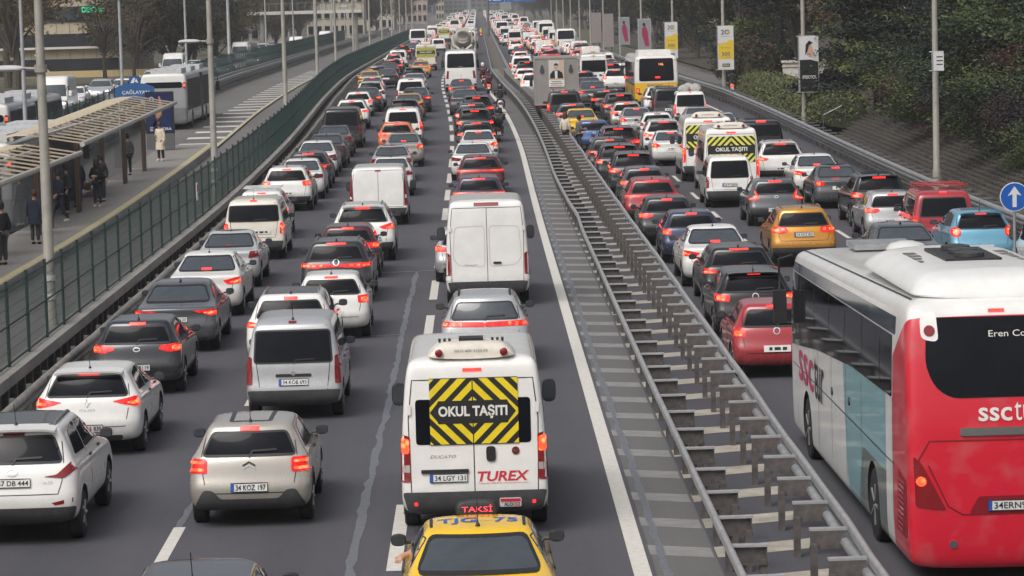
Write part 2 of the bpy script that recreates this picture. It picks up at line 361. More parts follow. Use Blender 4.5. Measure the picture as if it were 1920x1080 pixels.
    def antenna(s, y, kind):
        loc, _, _, _ = s.bvh.ray_cast(Vector((0, y, 9)), Vector((0, 0, -1)))
        b = MB()
        if kind == 'fin': b.add([loc+Vector(v) for v in ((-.03, -.04, -.01), (.03, -.04, -.01), (.03, .14, -.01), (-.03, .14, -.01), (0, -.05, .075), (0, -.01, .07))], [(0, 1, 2, 3), (0, 1, 4), (1, 2, 5, 4), (3, 0, 4, 5), (2, 3, 5)])
        else: b.lathe([(.03, 0), (.02, .03), (.008, .05)], 8, 'Z', loc).tube([loc+Vector((0, 0, .04)), loc+Vector((0, -.13, .32))], .006, 5)
        s.add('antenna', b.mesh('antenna', BLK))
    def finish(s):
        s.ready = True; return s
    def lodmesh(s, brake, heads=False):
        k = (brake, heads)
        if k in s.lod: return s.lod[k]
        mats = [BLK]; mb = MB()
        for (nm, me, role, sub, loc, rz, lb) in s.parts:
            if nm in ('plate_text', 'plate_border', 'plate_strip', 'rim', 'mirror_glass', 'seam', 'badge', 'lettering', 'antenna', 'door_handle'): continue
            q = loc if loc else (s.parts[sub][4] if sub is not None else None); o = Vector(q) if q else Vector(); rot = Matrix.Rotation(rz, 3, 'Z')
            idx = []
            for j, m in enumerate(me.materials or [None]):
                if role == 'paint' and j == 0: idx.append(0); continue
                m2 = lamp_mat(role, m, brake, heads)
                if m2 not in mats: mats.append(m2)
                idx.append(mats.index(m2))
            off = len(mb.v); mb.v += [tuple(rot @ v.co+o) for v in me.vertices]
            for p in me.polygons: mb.f.append(tuple(i+off for i in p.vertices)); mb.m.append(idx[p.material_index])
        me = bpy.data.meshes.new(s.name+'_far'); me.from_pydata(mb.v, [], mb.f)
        for m in mats: me.materials.append(m)
        me.polygons.foreach_set('material_index', mb.m); me.polygons.foreach_set('use_smooth', [True]*len(mb.f)); me.set_sharp_from_angle(angle=R(40))
        s.lod[k] = me; return me
def lamp_mat(role, m, brake, heads):
    if role == 'lamp': return LON if brake else LRED
    if role == 'core': return LCORE if brake else LRED
    if role == 'brake': return LBR if brake else LRED
    if role == 'head': return HEADL if heads else HEADO
    return m
MIRG = mat('mirror_glass', (.10, .11, .12), .1, .6)
def spawn(p, loc, color, brake, name=None, far=False, rz=0., heads=False, scale=None, **kw):
    if far:
        o = put(name or p.name, p.lodmesh(brake, heads), None, loc, rz, scale, **kw)
        o.material_slots[0].link = 'OBJECT'; o.material_slots[0].material = paint(color); return o
    root = put(name or p.name, None, None, loc, rz, scale, **kw); made = []
    for (nm, me, role, sub, l, r_, lb) in p.parts:
        o = put(nm, me, root if sub is None else made[sub], l, r_); made.append(o)
        if lb: o['label'] = lb
        if role in ('paint', 'lamp', 'core', 'brake', 'head'):
            sl = o.material_slots[0]; sl.link = 'OBJECT'; sl.material = paint(color) if role == 'paint' else lamp_mat(role, None, brake, heads)
    return root
# ---------------------------------------------------------------- ground and roads
def ground_mat(name, col, rough=.85, streak=0., spots=.18, fine=30.):
    m = mat(name, col, rough, 0, .35); nt = m.node_tree; b = nt.nodes['Principled BSDF']; tc = nt.nodes.new('ShaderNodeTexCoord')
    def noise(sc_, sx, sy, det=6):
        mp = nt.nodes.new('ShaderNodeMapping'); mp.inputs['Scale'].default_value = (sx, sy, 1); nt.links.new(tc.outputs['Object'], mp.inputs[0]); n = nt.nodes.new('ShaderNodeTexNoise'); n.inputs['Scale'].default_value = sc_; n.inputs['Detail'].default_value = det; n.inputs['Roughness'].default_value = .7; nt.links.new(mp.outputs[0], n.inputs['Vector']); return n.outputs[0]
    f = node_math(nt, 'ADD', node_math(nt, 'MULTIPLY', noise(1.0, .9, .03), streak), node_math(nt, 'ADD', node_math(nt, 'MULTIPLY', noise(.35, 1, .4), spots), node_math(nt, 'MULTIPLY', noise(fine, 1, 1, 3), .9)))
    if name == 'asphalt':                                     # oil drip bands along the lane centres and scattered stains
        sp = nt.nodes.new('ShaderNodeSeparateXYZ'); nt.links.new(tc.outputs['Object'], sp.inputs[0]); ln = node_math(nt, 'COSINE', node_math(nt, 'MULTIPLY', node_math(nt, 'ADD', sp.outputs[0], 2.9), 2*math.pi/3.2))
        f = node_math(nt, 'SUBTRACT', f, node_math(nt, 'MULTIPLY', ln, node_math(nt, 'MULTIPLY', noise(.8, 1, .12), .16))); st = node_math(nt, 'MAXIMUM', node_math(nt, 'SUBTRACT', noise(2.2, 1, .5, 4), .60), 0.0); f = node_math(nt, 'SUBTRACT', f, node_math(nt, 'MULTIPLY', st, 1.6))
    f = node_math(nt, 'ADD', f, 1-.5*(streak+spots+.9)); mx = nt.nodes.new('ShaderNodeMix'); mx.data_type = 'RGBA'; mx.blend_type = 'MULTIPLY'; mx.inputs[0].default_value = 1; mx.inputs[6].default_value = (*col, 1); nt.links.new(f, mx.inputs[7]); nt.links.new(mx.outputs[2], b.inputs['Base Color'])
    bp = nt.nodes.new('ShaderNodeBump'); bp.inputs['Strength'].default_value = .35; bp.inputs['Distance'].default_value = .01; nt.links.new(noise(fine, 1, 1, 2), bp.inputs['Height']); nt.links.new(bp.outputs[0], b.inputs['Normal']); return m
ASPH = ground_mat('asphalt', (.076, .075, .086), .8, .5, .45); ASPH2 = ground_mat('worn_asphalt', (.14, .135, .13), .85, .4, .4); EARTH = ground_mat('earth', (.09, .085, .06), .95, 0, .6, 8); PAVE = ground_mat('platform_paving', (.22, .21, .195), .85, .1, .3, 9)
LINE = mat('line_paint', (.60, .58, .53), .6, var=.14, vscale=9); LINE2 = mat('faded_paint', (.23, .225, .22), .7, var=.22, vscale=3); CREAM = mat('median_paint', (.36, .33, .28), .75, var=.3, vscale=2.5); TAR = mat('crack_sealer', (.135, .142, .158), .55, var=.25, vscale=7); YLINE = mat('yellow_paint', (.40, .35, .20), .7, var=.2, vscale=3)
CONC = mat('concrete', (.30, .285, .265), .85, var=.22, vscale=1.2, bump=.3, bscale=9); DIRT = mat('roadside_dirt', (.12, .105, .09), .95, var=.4, vscale=4, bump=.5, bscale=10)
YS = [20+4*i for i in range(0, 75)]+[320+20*i for i in range(1, 35)]+[1020+100*i for i in range(1, 16)]
def strip(name, x0, x1, ys, z, mt, nx=1, **kw):
    b = MB(); n = nx+1; vs = []
    for y in ys:
        for k in range(n): vs.append(P(x0+(x1-x0)*k/nx, y, z))
    b.add(vs, [(i*n+k, i*n+k+1, (i+1)*n+k+1, (i+1)*n+k) for i in range(len(ys)-1) for k in range(nx)]); return b.build(name, mt, None, 0, **kw)
gb = MB(); gy = [-200, 0, 20]+YS[1:]+[3500, 6000]; gx = [-2500, -400, -100, -31, 17, 120, 400, 2500]; gb.add([(x, y, rise(y)-.06) for y in gy for x in gx], [(i*8+k, i*8+k+1, i*8+9+k, i*8+8+k) for i in range(len(gy)-1) for k in range(7)]); gb.build('ground', EARTH, None, 0, kind='structure')
strip('road', -8.75, 16.1, YS, 0, ASPH, 12, kind='structure')
strip('bus_lane', -19.3, -8.76, YS, -.004, ASPH2, 4, kind='structure')
strip('opposite_road', -31, -19.31, YS, -.008, ASPH, 3, kind='structure')
strip('verge', -8.74, -7.75, [20+3*i for i in range(160)], .004, DIRT, 1, kind='structure')
def arr(y0, y1, st):
    n = max(1, int((y1-y0)/st)); return [y0+(y1-y0)*i/n for i in range(n+1)]
mk = empty('lane_markings', kind='structure')
def dashes(x, y0, y1, ln, per, w=.16):
    y = y0
    while y < y1:
        b = MB(); yy = arr(y, y+ln, 3); vs = []
        for q in yy: vs += [P(x-w/2, q, .006), P(x+w/2, q, .006)]
        b.add(vs, [(2*i, 2*i+1, 2*i+3, 2*i+2) for i in range(len(yy)-1)]); b.build('dash', LINE, mk, 0); y += per
dashes(-1.29, 38.7, 330, 5.2, 9.0, .2); dashes(-4.47, 39.3, 230, 3.2, 8.1, .17); dashes(7.95, 36, 260, 3.2, 9, .14); dashes(11.1, 36, 260, 3.2, 9, .14)
strip('edge_line', 1.83, 2.06, YS[:60], .006, LINE).parent = mk; strip('edge_line', -7.6, -7.48, YS[:60], .009, LINE2).parent = mk; strip('edge_line', 14.35, 14.5, YS[:60], .006, LINE).parent = mk; strip('edge_line', 4.95, 5.05, YS[:60], .006, LINE2).parent = mk
rnw = random.Random(3)
def crack(x, y0, y1, w, amp):
    b = MB(); vs = []; ys = arr(y0, y1, .5); ph = rnw.random()*9
    for i, y in enumerate(ys):
        c = x+amp*math.sin(y*.21+ph)+amp*.4*math.sin(y*.83)+rnw.uniform(-.02, .02); ww = w*rnw.uniform(.55, 1.25); vs += [P(c-ww/2, y, .005), P(c+ww/2, y, .005)]
    b.add(vs, [(2*i, 2*i+1, 2*i+3, 2*i+2) for i in range(len(ys)-1)]); b.build('sealed_crack', TAR, mk, 0)
strip('median_apron', 2.13, 2.98, YS[:45], .002, ground_mat('pale_asphalt', (.125, .122, .122), .85, .3, .35), kind='structure')
crack(-1.86, 30, 83, .13, .015); crack(2.26, 30, 130, .12, .015); crack(-4.5, 40, 50, .11, .05); crack(-1.25, 44, 67, .06, .04); crack(-.9, 180, 232, .15, .05); crack(4.85, 30, 70, .10, .04)
b = MB(); b.add([P(-2.9, 82.6, .005), P(-1.2, 82.9, .005), P(-1.2, 83.1, .005), P(-2.9, 82.8, .005)], [(0, 1, 2, 3)]); b.build('sealed_crack', TAR, mk, 0)
b = MB(); b.add([P(-2.8, 66.6, .005), P(-1.9, 66.9, .005), P(-1.9, 67.05, .005), P(-2.8, 66.75, .005)], [(0, 1, 2, 3)]); b.build('sealed_crack', TAR, mk, 0)
y = 30.2
while y < 150:
    b = MB(); b.add([P(2.12, y+.36, .004), P(2.95, y, .004), P(2.95, y+.7, .004), P(2.12, y+1.06, .004)], [(0, 1, 2, 3)]); b.build('hatch_bar', LINE2, mk, 0)
    b = MB(); b.add([P(3.0, y, .004), P(4.45, y+.55, .004), P(4.45, y+1.25, .004), P(3.0, y+.75, .004)], [(0, 1, 2, 3)]); b.build('hatch_bar', CREAM, mk, 0); y += 2.2
strip('median_dirt', 3.3, 4.6, [150+4*i for i in range(150)], .004, DIRT, kind='structure')
y = 149
while y < 300: b = MB(); b.add([P(-15.0, y, .004), P(-12.9, y, .004), P(-12.9, y+1.5, .004), P(-15.0, y+1.5, .004)], [(0, 1, 2, 3)]); b.build('hatch_bar', LINE, mk, 0); y += 5.4
strip('kerb', -12.95, -12.75, [146+4*i for i in range(60)], .09, mat('kerb_yellow', (.42, .38, .27), .8, var=.2, vscale=2), kind='structure')
# ---------------------------------------------------------------- guard rails
WPROF = [(0, -.155), (.07, -.11), (.07, -.05), (.0, -.02), (.0, .02), (.07, .05), (.07, .11), (0, .155), (-.012, .155), (-.012, -.155)]
def path(x, y0, y1, z, wob=0., seed=1, st=4.):
    r_ = random.Random(seed); out = []
    for y in arr(y0, y1, st): q = P(x+(r_.uniform(-wob, wob) if wob else 0), y, z+(r_.uniform(-wob, wob)*.4 if wob else 0)); out.append(q)
    return out
def wbeam(root, x, y0, y1, sgn, z=.62, mt=STEEL, wob=0., seed=1): b = MB(); b.sweep([(sgn*a, c) for a, c in WPROF], path(x, y0, y1, z, wob, seed)); return b.build('rail', mt, root, 60)
def box_mesh(name, d, mt, off=(0, 0, 0)): b = MB(); b.box(off, d); return b.mesh(name, mt, 0)
g1 = empty('guard_rail', label='long steel guard rail running along the foot of the near green fence', cat='guard rail'); wbeam(g1, -8.2, 30, 430, 1, .60, mat('dusty_steel', (.30, .285, .26), .6, .25, var=.3, vscale=3, bump=.15, bscale=12), .03, 2)
pm = box_mesh('post', (.1, .07, .72), STEELD, (0, 0, .36))
for y in arr(30, 330, 2): put('post', pm, g1, P(-8.32, y))
g2 = empty('guard_rail', label='median guard rail on the side of the left carriageway, slightly bent', cat='guard rail'); pts = []
rb = MB(); CAP = [(-.038, .0), (-.03, .04), (0, .052), (.03, .04), (.038, 0), (.028, -.09), (-.028, -.09)]; SLIP = mat('bright_steel', (.37, .37, .375), .5, .35, var=.2, vscale=4); PLATE = mat('bracket_brown', (.095, .085, .080), .75, .1, var=.4, vscale=6, bump=.3, bscale=14)
def lx(y): return 2.90+.07*math.exp(-((y-93)/4)**2)-.06*math.exp(-((y-112)/9)**2)+.02*math.sin(y*.09)
rb.sweep(CAP, [P(lx(y), y, .72) for y in arr(30, 600, 2.5)]); rb.build('rail', SLIP, g2, 60)
g3 = empty('guard_rail', label='median guard rail on the side of the right carriageway', cat='guard rail'); rb = MB(); rb.sweep(CAP, path(4.52, 30, 600, .72, .015, 4, 2.5)); rb.build('rail', SLIP, g3, 60); rb = MB(); rb.sweep([(.065*math.cos(q), .065*math.sin(q)) for q in [2*math.pi*k/8 for k in range(8)]], path(4.44, 30, 600, .55, .01, 5, 2.5)); rb.build('lower_rail', STEEL, g3, 60)
bk = MB(); bk.box((.22, 0, -.10), (.44, .05, .21)).box((.22, -.03, .02), (.46, .11, .03), 1).box((.22, -.02, -.215), (.46, .09, .02)).box((.43, -.035, -.10), (.02, .03, .19)); bkm = bk.mesh('bracket', [PLATE, SLIP], 0); pst = box_mesh('post', (.085, .12, .55), PLATE, (0, 0, .27))
rr_ = random.Random(5)
for y in arr(30, 250, 2.0):
    x = lx(y); put('bracket', bkm, g2, P(x+.03, y, .70), rr_.uniform(-.05, .05)); put('post', pst, g2, P(x+.42, y, 0)); put('post', pst, g2, P(x+.17, y+.05, 0))
    o = put('bracket', bkm, g3, P(4.44, y+.9, .70), math.pi+rr_.uniform(-.03, .03)); put('post', pst, g3, P(4.04, y+.9, 0))
g4 = empty('guard_rail', label='double beam guard rail along the outer edge of the right carriageway', cat='guard rail'); wbeam(g4, 15.55, 40, 520, -1, .74); wbeam(g4, 15.62, 40, 520, -1, .40, STEELD)
for y in arr(40, 240, 2): put('post', pm, g4, P(15.75, y)); 
bk2 = box_mesh('bracket', (.5, .09, .05), STEELD)
for y in arr(40, 240, 2): put('bracket', bk2, g4, P(15.9, y, .82))
# ---------------------------------------------------------------- fences
FG = mat('fence_green', (.012, .036, .031), .5, 0, .4, var=.2); FW = mat('fence_wire', (.012, .036, .034), .55)
def fence(label, x, z0, y0, y1, hgt=1.55, sp=2.5, ledge=True, side=1):
    f = empty('mesh_fence', label=label, cat='fence'); b = MB(); w = .0028
    for k in range(int(sp/.09)): yy = .09*(k+.5); b.add([(-w, yy-w, 0), (w, yy-w, 0), (w, yy+w, 0), (-w, yy+w, 0), (-w, yy-w, hgt), (w, yy-w, hgt), (w, yy+w, hgt), (-w, yy+w, hgt)], [(0, 1, 5, 4), (1, 2, 6, 5), (2, 3, 7, 6), (3, 0, 4, 7)])
    for k in range(8): zz = .1+k*(hgt-.15)/7; b.add([(-w, 0, zz-w), (w, 0, zz-w), (w, 0, zz+w), (-w, 0, zz+w), (-w, sp, zz-w), (w, sp, zz-w), (w, sp, zz+w), (-w, sp, zz+w)], [(0, 1, 5, 4), (1, 2, 6, 5), (2, 3, 7, 6), (3, 0, 4, 7)])
    for zz in (.06, hgt*.5, hgt-.05): b.box((0, sp/2, zz), (.03, sp, .03))
    pmesh = b.mesh('panel', FW, 0); pb = MB(); pb.box((0, 0, hgt/2+.02), (.055, .055, hgt+.06)); pb.box((0, 0, hgt+.06), (.065, .065, .02)); po = pb.mesh('post', FG, 0)
    y = y0
    while y < y1:
        a = P(x, y, z0); c = P(x, y+sp, z0); put('post', po, f, a); q = put('panel', pmesh, f, a, -math.atan2(c[0]-a[0], sp)); y += sp
    return f
fence('tall green mesh fence between the near traffic lanes and the bus lane', -8.98, .80, 36, 470); fence('green mesh fence on the concrete barrier beyond the bus lane', -19.0, 1.05, 118, 470)
lw = empty('parapet', label='low pale concrete beam on dark posts under the near green fence', cat='parapet'); b = MB(); b.sweep([(-.2, .58), (.2, .58), (.2, .80), (-.2, .80)], path(-8.95, 30, 480, 0, .0, 1, 4)); b.build('coping', CONC, lw, 0)
cp = box_mesh('pier', (.16, .16, .60), STEELD, (0, 0, .29))
for y in arr(30, 220, 1.0): put('pier', cp, lw, P(-8.93, y))
b = MB(); b.sweep([(-.04, 0), (.04, 0), (.04, .57), (-.04, .57)], path(-9.12, 30, 480, .0)); b.build('gap_shade', mat('gap_shade_dark', (.05, .046, .042), .9, var=.4, vscale=2), lw, 0)  # dark sheet added behind the piers, painted as the shade under the beam
bw = empty('barrier_wall', label='concrete barrier with steel rails beyond the bus lane', cat='barrier'); b = MB(); b.sweep([(-.25, 0), (.25, 0), (.18, .5), (.15, 1.05), (-.15, 1.05), (-.2, .5)], path(-18.95, 60, 700, 0)); b.build('wall', CONC, bw, 0)
wbeam(bw, -18.5, 60, 600, 1, .78); wbeam(bw, -18.5, 60, 600, 1, .42, STEELD)
fs_ = empty('fence_notice', P(-8.9, 93.5, 1.75), label='small white and red notice fixed to the green fence', cat='notice'); b = MB(); b.box((0, 0, 0), (.02, .42, .55)); b.build('sheet', WHITE, fs_); b = MB(); b.box((.012, 0, .1), (.006, .34, .2)); b.build('print', mat('print_red', (.55, .02, .04), .5), fs_)
# ---------------------------------------------------------------- lamp posts
POLE = mat('pole_grey', (.30, .285, .25), .6, .1, var=.2, vscale=2); POLE2 = mat('pole_steel', (.34, .35, .36), .55, .3, var=.2, vscale=2); HEADM = mat('lamp_head_grey', (.46, .46, .45), .5)
def lamp_post(label, x, y, h=12.5, arm=None, r=.14, mt=POLE, z0=0, group='lamp posts'):
    p0 = P(x, y, z0); root = empty('lamp_post', p0, label=label, cat='lamp post', group=group); b = MB(); b.tube([(0, 0, 0), (0, 0, .9), (-.0, 0, .95), (0, 0, h)], [r*1.25, r*1.2, r, r*.55], 12); b.build('pole', mt, root)
    if arm:
        side, za = arm; b = MB(); b.tube([(0, 0, za), (side*.35, 0, za+.02)], .04, 6); b.tube([(0, 0, za-.07), (0, 0, za+.09)], r*1.15, 12); b.build('arm', mt, root)
        s_ = shell([(-.05, -.05, -.09, .09, .28, .06, .06, 0, 0), (-.01, -.01, -.16, .16, .40, .1, .1, 0, 0), (.05, .05, -.14, .14, .37, .1, .1, 0, 0), (.09, .09, -.07, .07, .24, .06, .06, 0, 0)], 1); m = MB(); m.add([(v.co.x+side*.72, v.co.y, v.co.z+za+.01) for v in s_.vertices], [tuple(q.vertices) for q in s_.polygons]); m.build('lamp_head', HEADM, root)
    b = MB(); b.tube([(0, 0, h-.05), (0, -.0, h+.1), (side*1.2 if arm else 1.0, 0, h+.5)], .05, 6); b.build('mast_arm', mt, root); return root
ORD = ['nearest', 'second', 'third', 'fourth', 'fifth', 'sixth', 'seventh', 'eighth', 'ninth', 'tenth', 'eleventh', 'twelfth', 'thirteenth', 'fourteenth', 'fifteenth', 'sixteenth', 'seventeenth', 'eighteenth', 'nineteenth', 'twentieth']
for i, y in enumerate([63.5+40.4*k for k in range(12)]):
    lp_ = lamp_post('grey lamp post standing at the near green fence, %s from the camera' % ORD[i], -9.25, y, 12.5, (-1, 6.25) if i in (0, 1, 5) else None, .12 if i < 3 else .11)
    if i < 3:
        for z_ in (1.35, 1.75): b = MB(); b.tube([(0, 0, z_), (0, 0, z_+.12)], .135, 12); b.build('reflective_band', WHITE, lp_)
for i, y in enumerate([128, 166, 212, 255, 300, 345, 390, 435, 480]):
    lamp_post('slim grey lamp post on the far barrier of the bus lane, %s from the camera' % ORD[i], -19.4, y, 12, (1, 7.2) if i in (1, 2, 7) else None, .10 if y != 255 else .17, POLE2)
for i, y in enumerate([107+40*k for k in range(13)]):
    lamp_post('grey lamp post behind the right guard rail, %s from the camera' % ORD[i], 16.45+(.1 if i else 0), y, 12.5, None, .125 if i < 3 else .11, POLE)
# ---------------------------------------------------------------- bus stop on the left
strip('platform', -15.3, -12.78, arr(45, 145, 5), .30, PAVE, kind='structure'); strip('platform_edge', -13.1, -12.84, arr(45, 145, 5), .305, YLINE, kind='structure')
b = MB(); b.sweep([(0, 0), (0, .3)], path(-12.77, 45, 145, -.004), closed=False); b.build('platform_kerb', CONC, None, 0, kind='structure')
SL = mat('slat_beige', (.42, .35, .26), .75, var=.25, vscale=3); SHEET = mat('roof_sheet_beige', (.45, .38, .28), .75, var=.2, vscale=2); BEAM = mat('beam_grey', (.40, .38, .34), .6, var=.2); COLM = mat('column_bronze', (.10, .065, .05), .45, .3); PANE = mat('shelter_glass', (.10, .11, .12), .08, 0, .6, alpha=.25)
def shelter(label, y0, y1, z):
    s_ = empty('shelter', P(-14.3, y0, .3), label=label, cat='shelter'); o = Vector(s_.location); T = lambda x, y, zz: tuple(Vector(P(x, y, zz))-o)
    b = MB(); b.tube([T(-13.0, y0-.4, z), T(-13.0, y1+.8, z)], .09, 8); b.build('edge_beam', BEAM, s_); b = MB(); b.tube([T(-15.3, y0-.4, z+.22), T(-15.3, y1+.2, z+.22)], .07, 8); b.build('edge_beam', BEAM, s_)
    vs = []; n = 0
    for y in arr(y0-.3, y1, .25): dz = .04*(n % 2); n += 1; vs += [T(-15.9, y, z+.18+dz), T(-15.2, y, z+.32+dz), T(-14.72, y, z+.32+dz)]
    b = MB(); b.add(vs, [(3*i+k, 3*i+k+1, 3*i+k+4, 3*i+k+3) for i in range(n-1) for k in (0, 1)]); b.build('roof_sheet', SHEET, s_, 0)
    st = MB(); st.box((0, 0, 0), (1.85, .045, .05)); sm = st.mesh('slat', SL, 0)
    for y in arr(y0-.2, y1+.5, 1.5): q = put('slat', sm, s_, T(-13.88, y, z+.18)); q.rotation_euler = (0, math.atan2(.32, 1.75), .12)
    b = MB(); b.box((0, 0, 0), (.12, y1-y0, .12)); b.build('purlin', BEAM, s_, 0, T(-14.35, (y0+y1)/2, z+.16))
    for k, y in enumerate(arr(y0+.6, y1-.5, 7)):
        for dy in (0, .38): b = MB(); b.box((0, 0, (z-.3)/2), (.13, .13, z-.3)); b.build('column', COLM, s_, 0, T(-14.3, y+dy, .3))
        b = MB(); b.box((0, 0, 1.1), (.02, 1.3, 1.9)); i = b.build('glass_panel', PANE, s_, 0, T(-14.45, y+1.3, .3)); 
        b = MB(); b.box((0, 0, 1.1), (1.2, .03, 1.9)); b.build('glass_panel', PANE, s_, 0, T(-14.95, y+.2, .3))
    b = MB(); b.box((0, 0, 0), (.4, 2.4, .06)); b.build('bench_board', COLM, s_, 0, T(-14.8, (y0+y1)/2+1.5, .78)); return s_
shelter('nearer beige slatted shelter roof over the bus platform', 72, 96.5, 2.86); shelter('farther beige slatted shelter with bronze columns at the platform end', 98.2, 127.5, 3.12)
sb = empty('station_sign', P(-17.1, 150, .55), label='blue arched station sign reading ÇAĞLAYAN', cat='sign'); BLU = mat('sign_blue', (.02, .10, .28), .45, var=.1)
b = MB(); q = [(-.98, .0), (.98, 0), (.98, .62), (.6, .78), (0, .84), (-.6, .78), (-.98, .62)]; b.add([(x, y, z+1.75) for y in (-.04, .04) for x, z in q], [tuple(range(7)), tuple(range(13, 6, -1))]+[(i, (i+1) % 7, 7+(i+1) % 7, 7+i) for i in range(7)]); b.build('board', BLU, sb, 0)
flat_text('lettering', 'ÇAĞLAYAN', 1.36, .27, WHITE, sb, (.05, -.05, 2.14), bold=.012); b = MB(); b.box((0, 0, 2.73), (.52, .06, .42)); e_ = b.build('emblem', BLU, sb, 0); b = MB(); b.add([(-.2, -.04, 2.6), (-.05, -.04, 2.85), (.05, -.04, 2.85), (-.02, -.04, 2.6)], [(0, 1, 2, 3)]); b.add([(.02, -.04, 2.66), (.1, -.04, 2.82), (.2, -.04, 2.6)], [(0, 1, 2)]); b.build('emblem_print', WHITE, e_, 0)
for x in (-.8, .8): b = MB(); b.tube([(x, 0, -.55), (x, 0, 1.8)], .05, 8); b.build('post', POLE2, sb)
ad = empty('advert_panel', P(-15.0, 141, .3), label='dark blue advertising panel on a grey stand at the platform end', cat='advert'); NAVY = mat('advert_navy', (.012, .022, .08), .3, var=.3, vscale=2)
b = MB(); b.box((0, 0, .42), (1.30, .22, .75)); b.build('stand', mat('stand_grey', (.10, .10, .105), .6), ad, 0); b = MB(); b.box((0, 0, 1.78), (1.34, .16, 1.98)); fr = b.build('frame', BLK, ad, 0); b = MB(); b.box((0, -.085, 1.78), (1.18, .02, 1.82)); b.build('print', NAVY, fr, 0)
flat_text('lettering', 'HORA', .56, .13, WHITE, ad, (.26, -.10, 1.02), bold=.01); b = MB(); [b.box((-.4, -.1, 1.02+.07*k), (.14, .004, .025)) for k in (-1, 0, 1)]; b.build('print_bars', WHITE, ad, 0)
b = MB(); q = [(-.36+.09*math.cos(a), -.1, 2.42+.10*math.sin(a)) for a in [2*math.pi*k/14 for k in range(15)]]; b.tube(q, .016, 5); b.build('print_ring', WHITE, ad); b = MB(); b.tube([(-.28, -.11, 1.15), (-.05, -.11, 1.7), (.05, -.11, 2.2), (.0, -.11, 2.55)], [.09, .15, .08, .03], 8); b.v = [(x, -.105+(y+.11)*.08, z) for x, y, z in b.v]; b.build('print_hand', mat('advert_skin', (.42, .20, .12), .5, var=.2), ad)
# ---------------------------------------------------------------- right bank
BANK = empty('planted_retaining_wall', label='dark stepped retaining wall of long ribbed courses right of the guard rail', cat='retaining wall'); CRIB = mat('crib_concrete', (.075, .068, .060), .9, var=.4, vscale=2.5, bump=.4, bscale=8); rr_ = random.Random(9)
for k in range(13):
    b = MB(); x = 16.7+.21*k; z = .10*k; yend = 139+.25*k; b.sweep([(-.02, z), (.30, z), (.30, z+.05), (-.02, z+.045)], path(x, 45, yend, 0, .02, k))
    for y in arr(45.2, yend-.2, .55): q = P(x-.04, y+rr_.uniform(-.05, .05), z+.035); b.box(q, (.14, .18, .075+rr_.uniform(-.015, .015)))
    b.build('course', CRIB, BANK, 0)
b = MB(); b.sweep([(0, -.05), (.5, -.05), (3.0, 1.28), (2.6, 1.28)], path(16.85, 45, 139, 0)); b.build('backing', mat('bank_soil', (.035, .030, .024), .95, var=.4), BANK, 0)
eb = MB(); ey = arr(45, 520, 8); ex = [(19.2, 1.2), (24, 2.9), (34, 5.5), (60, 9), (140, 12)]; eb.add([(P(x, y, 0)[0]+(2.5 if y > 142 else 0), y, rise(y)+(z if y < 138 else z*max(.12, 1-(y-138)/20)*.6)) for y in ey for x, z in ex], [(i*5+k, i*5+k+1, i*5+6+k, i*5+5+k) for i in range(len(ey)-1) for k in range(4)]); eb.build('hillside', mat('leaf_litter', (.045, .038, .024), .95, var=.5, vscale=1.5, bump=.5, bscale=5), None, 30, kind='structure')
strip('side_path', 17.6, 20.6, arr(180, 330, 6), .03, ASPH2, kind='structure')
# foliage
LEAFV = {}
def leaf_mat(name, col, isl=.38): return mat(name, col, .7, 0, .25, island=isl)
LM = {'dark': leaf_mat('leaf_dark', (.034, .046, .034)), 'green': leaf_mat('leaf_green', (.060, .085, .036)), 'olive': leaf_mat('leaf_olive', (.075, .068, .036)), 'brown': leaf_mat('leaf_brown', (.12, .080, .042)), 'maroon': leaf_mat('leaf_maroon', (.052, .030, .028)), 'hedge': leaf_mat('leaf_hedge', (.145, .155, .07), .35), 'rust': leaf_mat('leaf_rust', (.12, .04, .028)), 'tip': leaf_mat('leaf_tip', (.115, .135, .05)), 'shade': leaf_mat('leaf_shade', (.024, .024, .028))}  # shade entry: near-black leaves put the crowns' dark clumps into the colour
BARK = mat('bark', (.085, .070, .055), .9, var=.35, vscale=5, bump=.6, bscale=12)
def leafquads(pts, size, rng, droop=0.):
    n = len(pts); a = rng.normal(size=(n, 3)); a[:, 2] = a[:, 2]*.6-droop; a /= np.linalg.norm(a, axis=1)[:, None]; c = rng.normal(size=(n, 3)); c -= (c*a).sum(1)[:, None]*a; c /= np.linalg.norm(c, axis=1)[:, None]
    s_ = size*rng.uniform(.6, 1.5, (n, 1)); v = np.empty((n, 4, 3)); v[:, 0] = pts-a*s_; v[:, 1] = pts+c*s_*.42; v[:, 2] = pts+a*s_; v[:, 3] = pts-c*s_*.42; return v.reshape(-1, 3)
def np_mesh(name, V, mats, mi):
    n = len(V)//4; me = bpy.data.meshes.new(name); me.vertices.add(len(V)); me.vertices.foreach_set('co', V.astype(np.float32).ravel()); me.loops.add(n*4); me.loops.foreach_set('vertex_index', np.arange(n*4, dtype=np.int32)); me.polygons.add(n); me.polygons.foreach_set('loop_start', np.arange(0, n*4, 4, dtype=np.int32))
    for m in mats: me.materials.append(m)
    me.polygons.foreach_set('material_index', np.asarray(mi, dtype=np.int32)); me.update(); return me
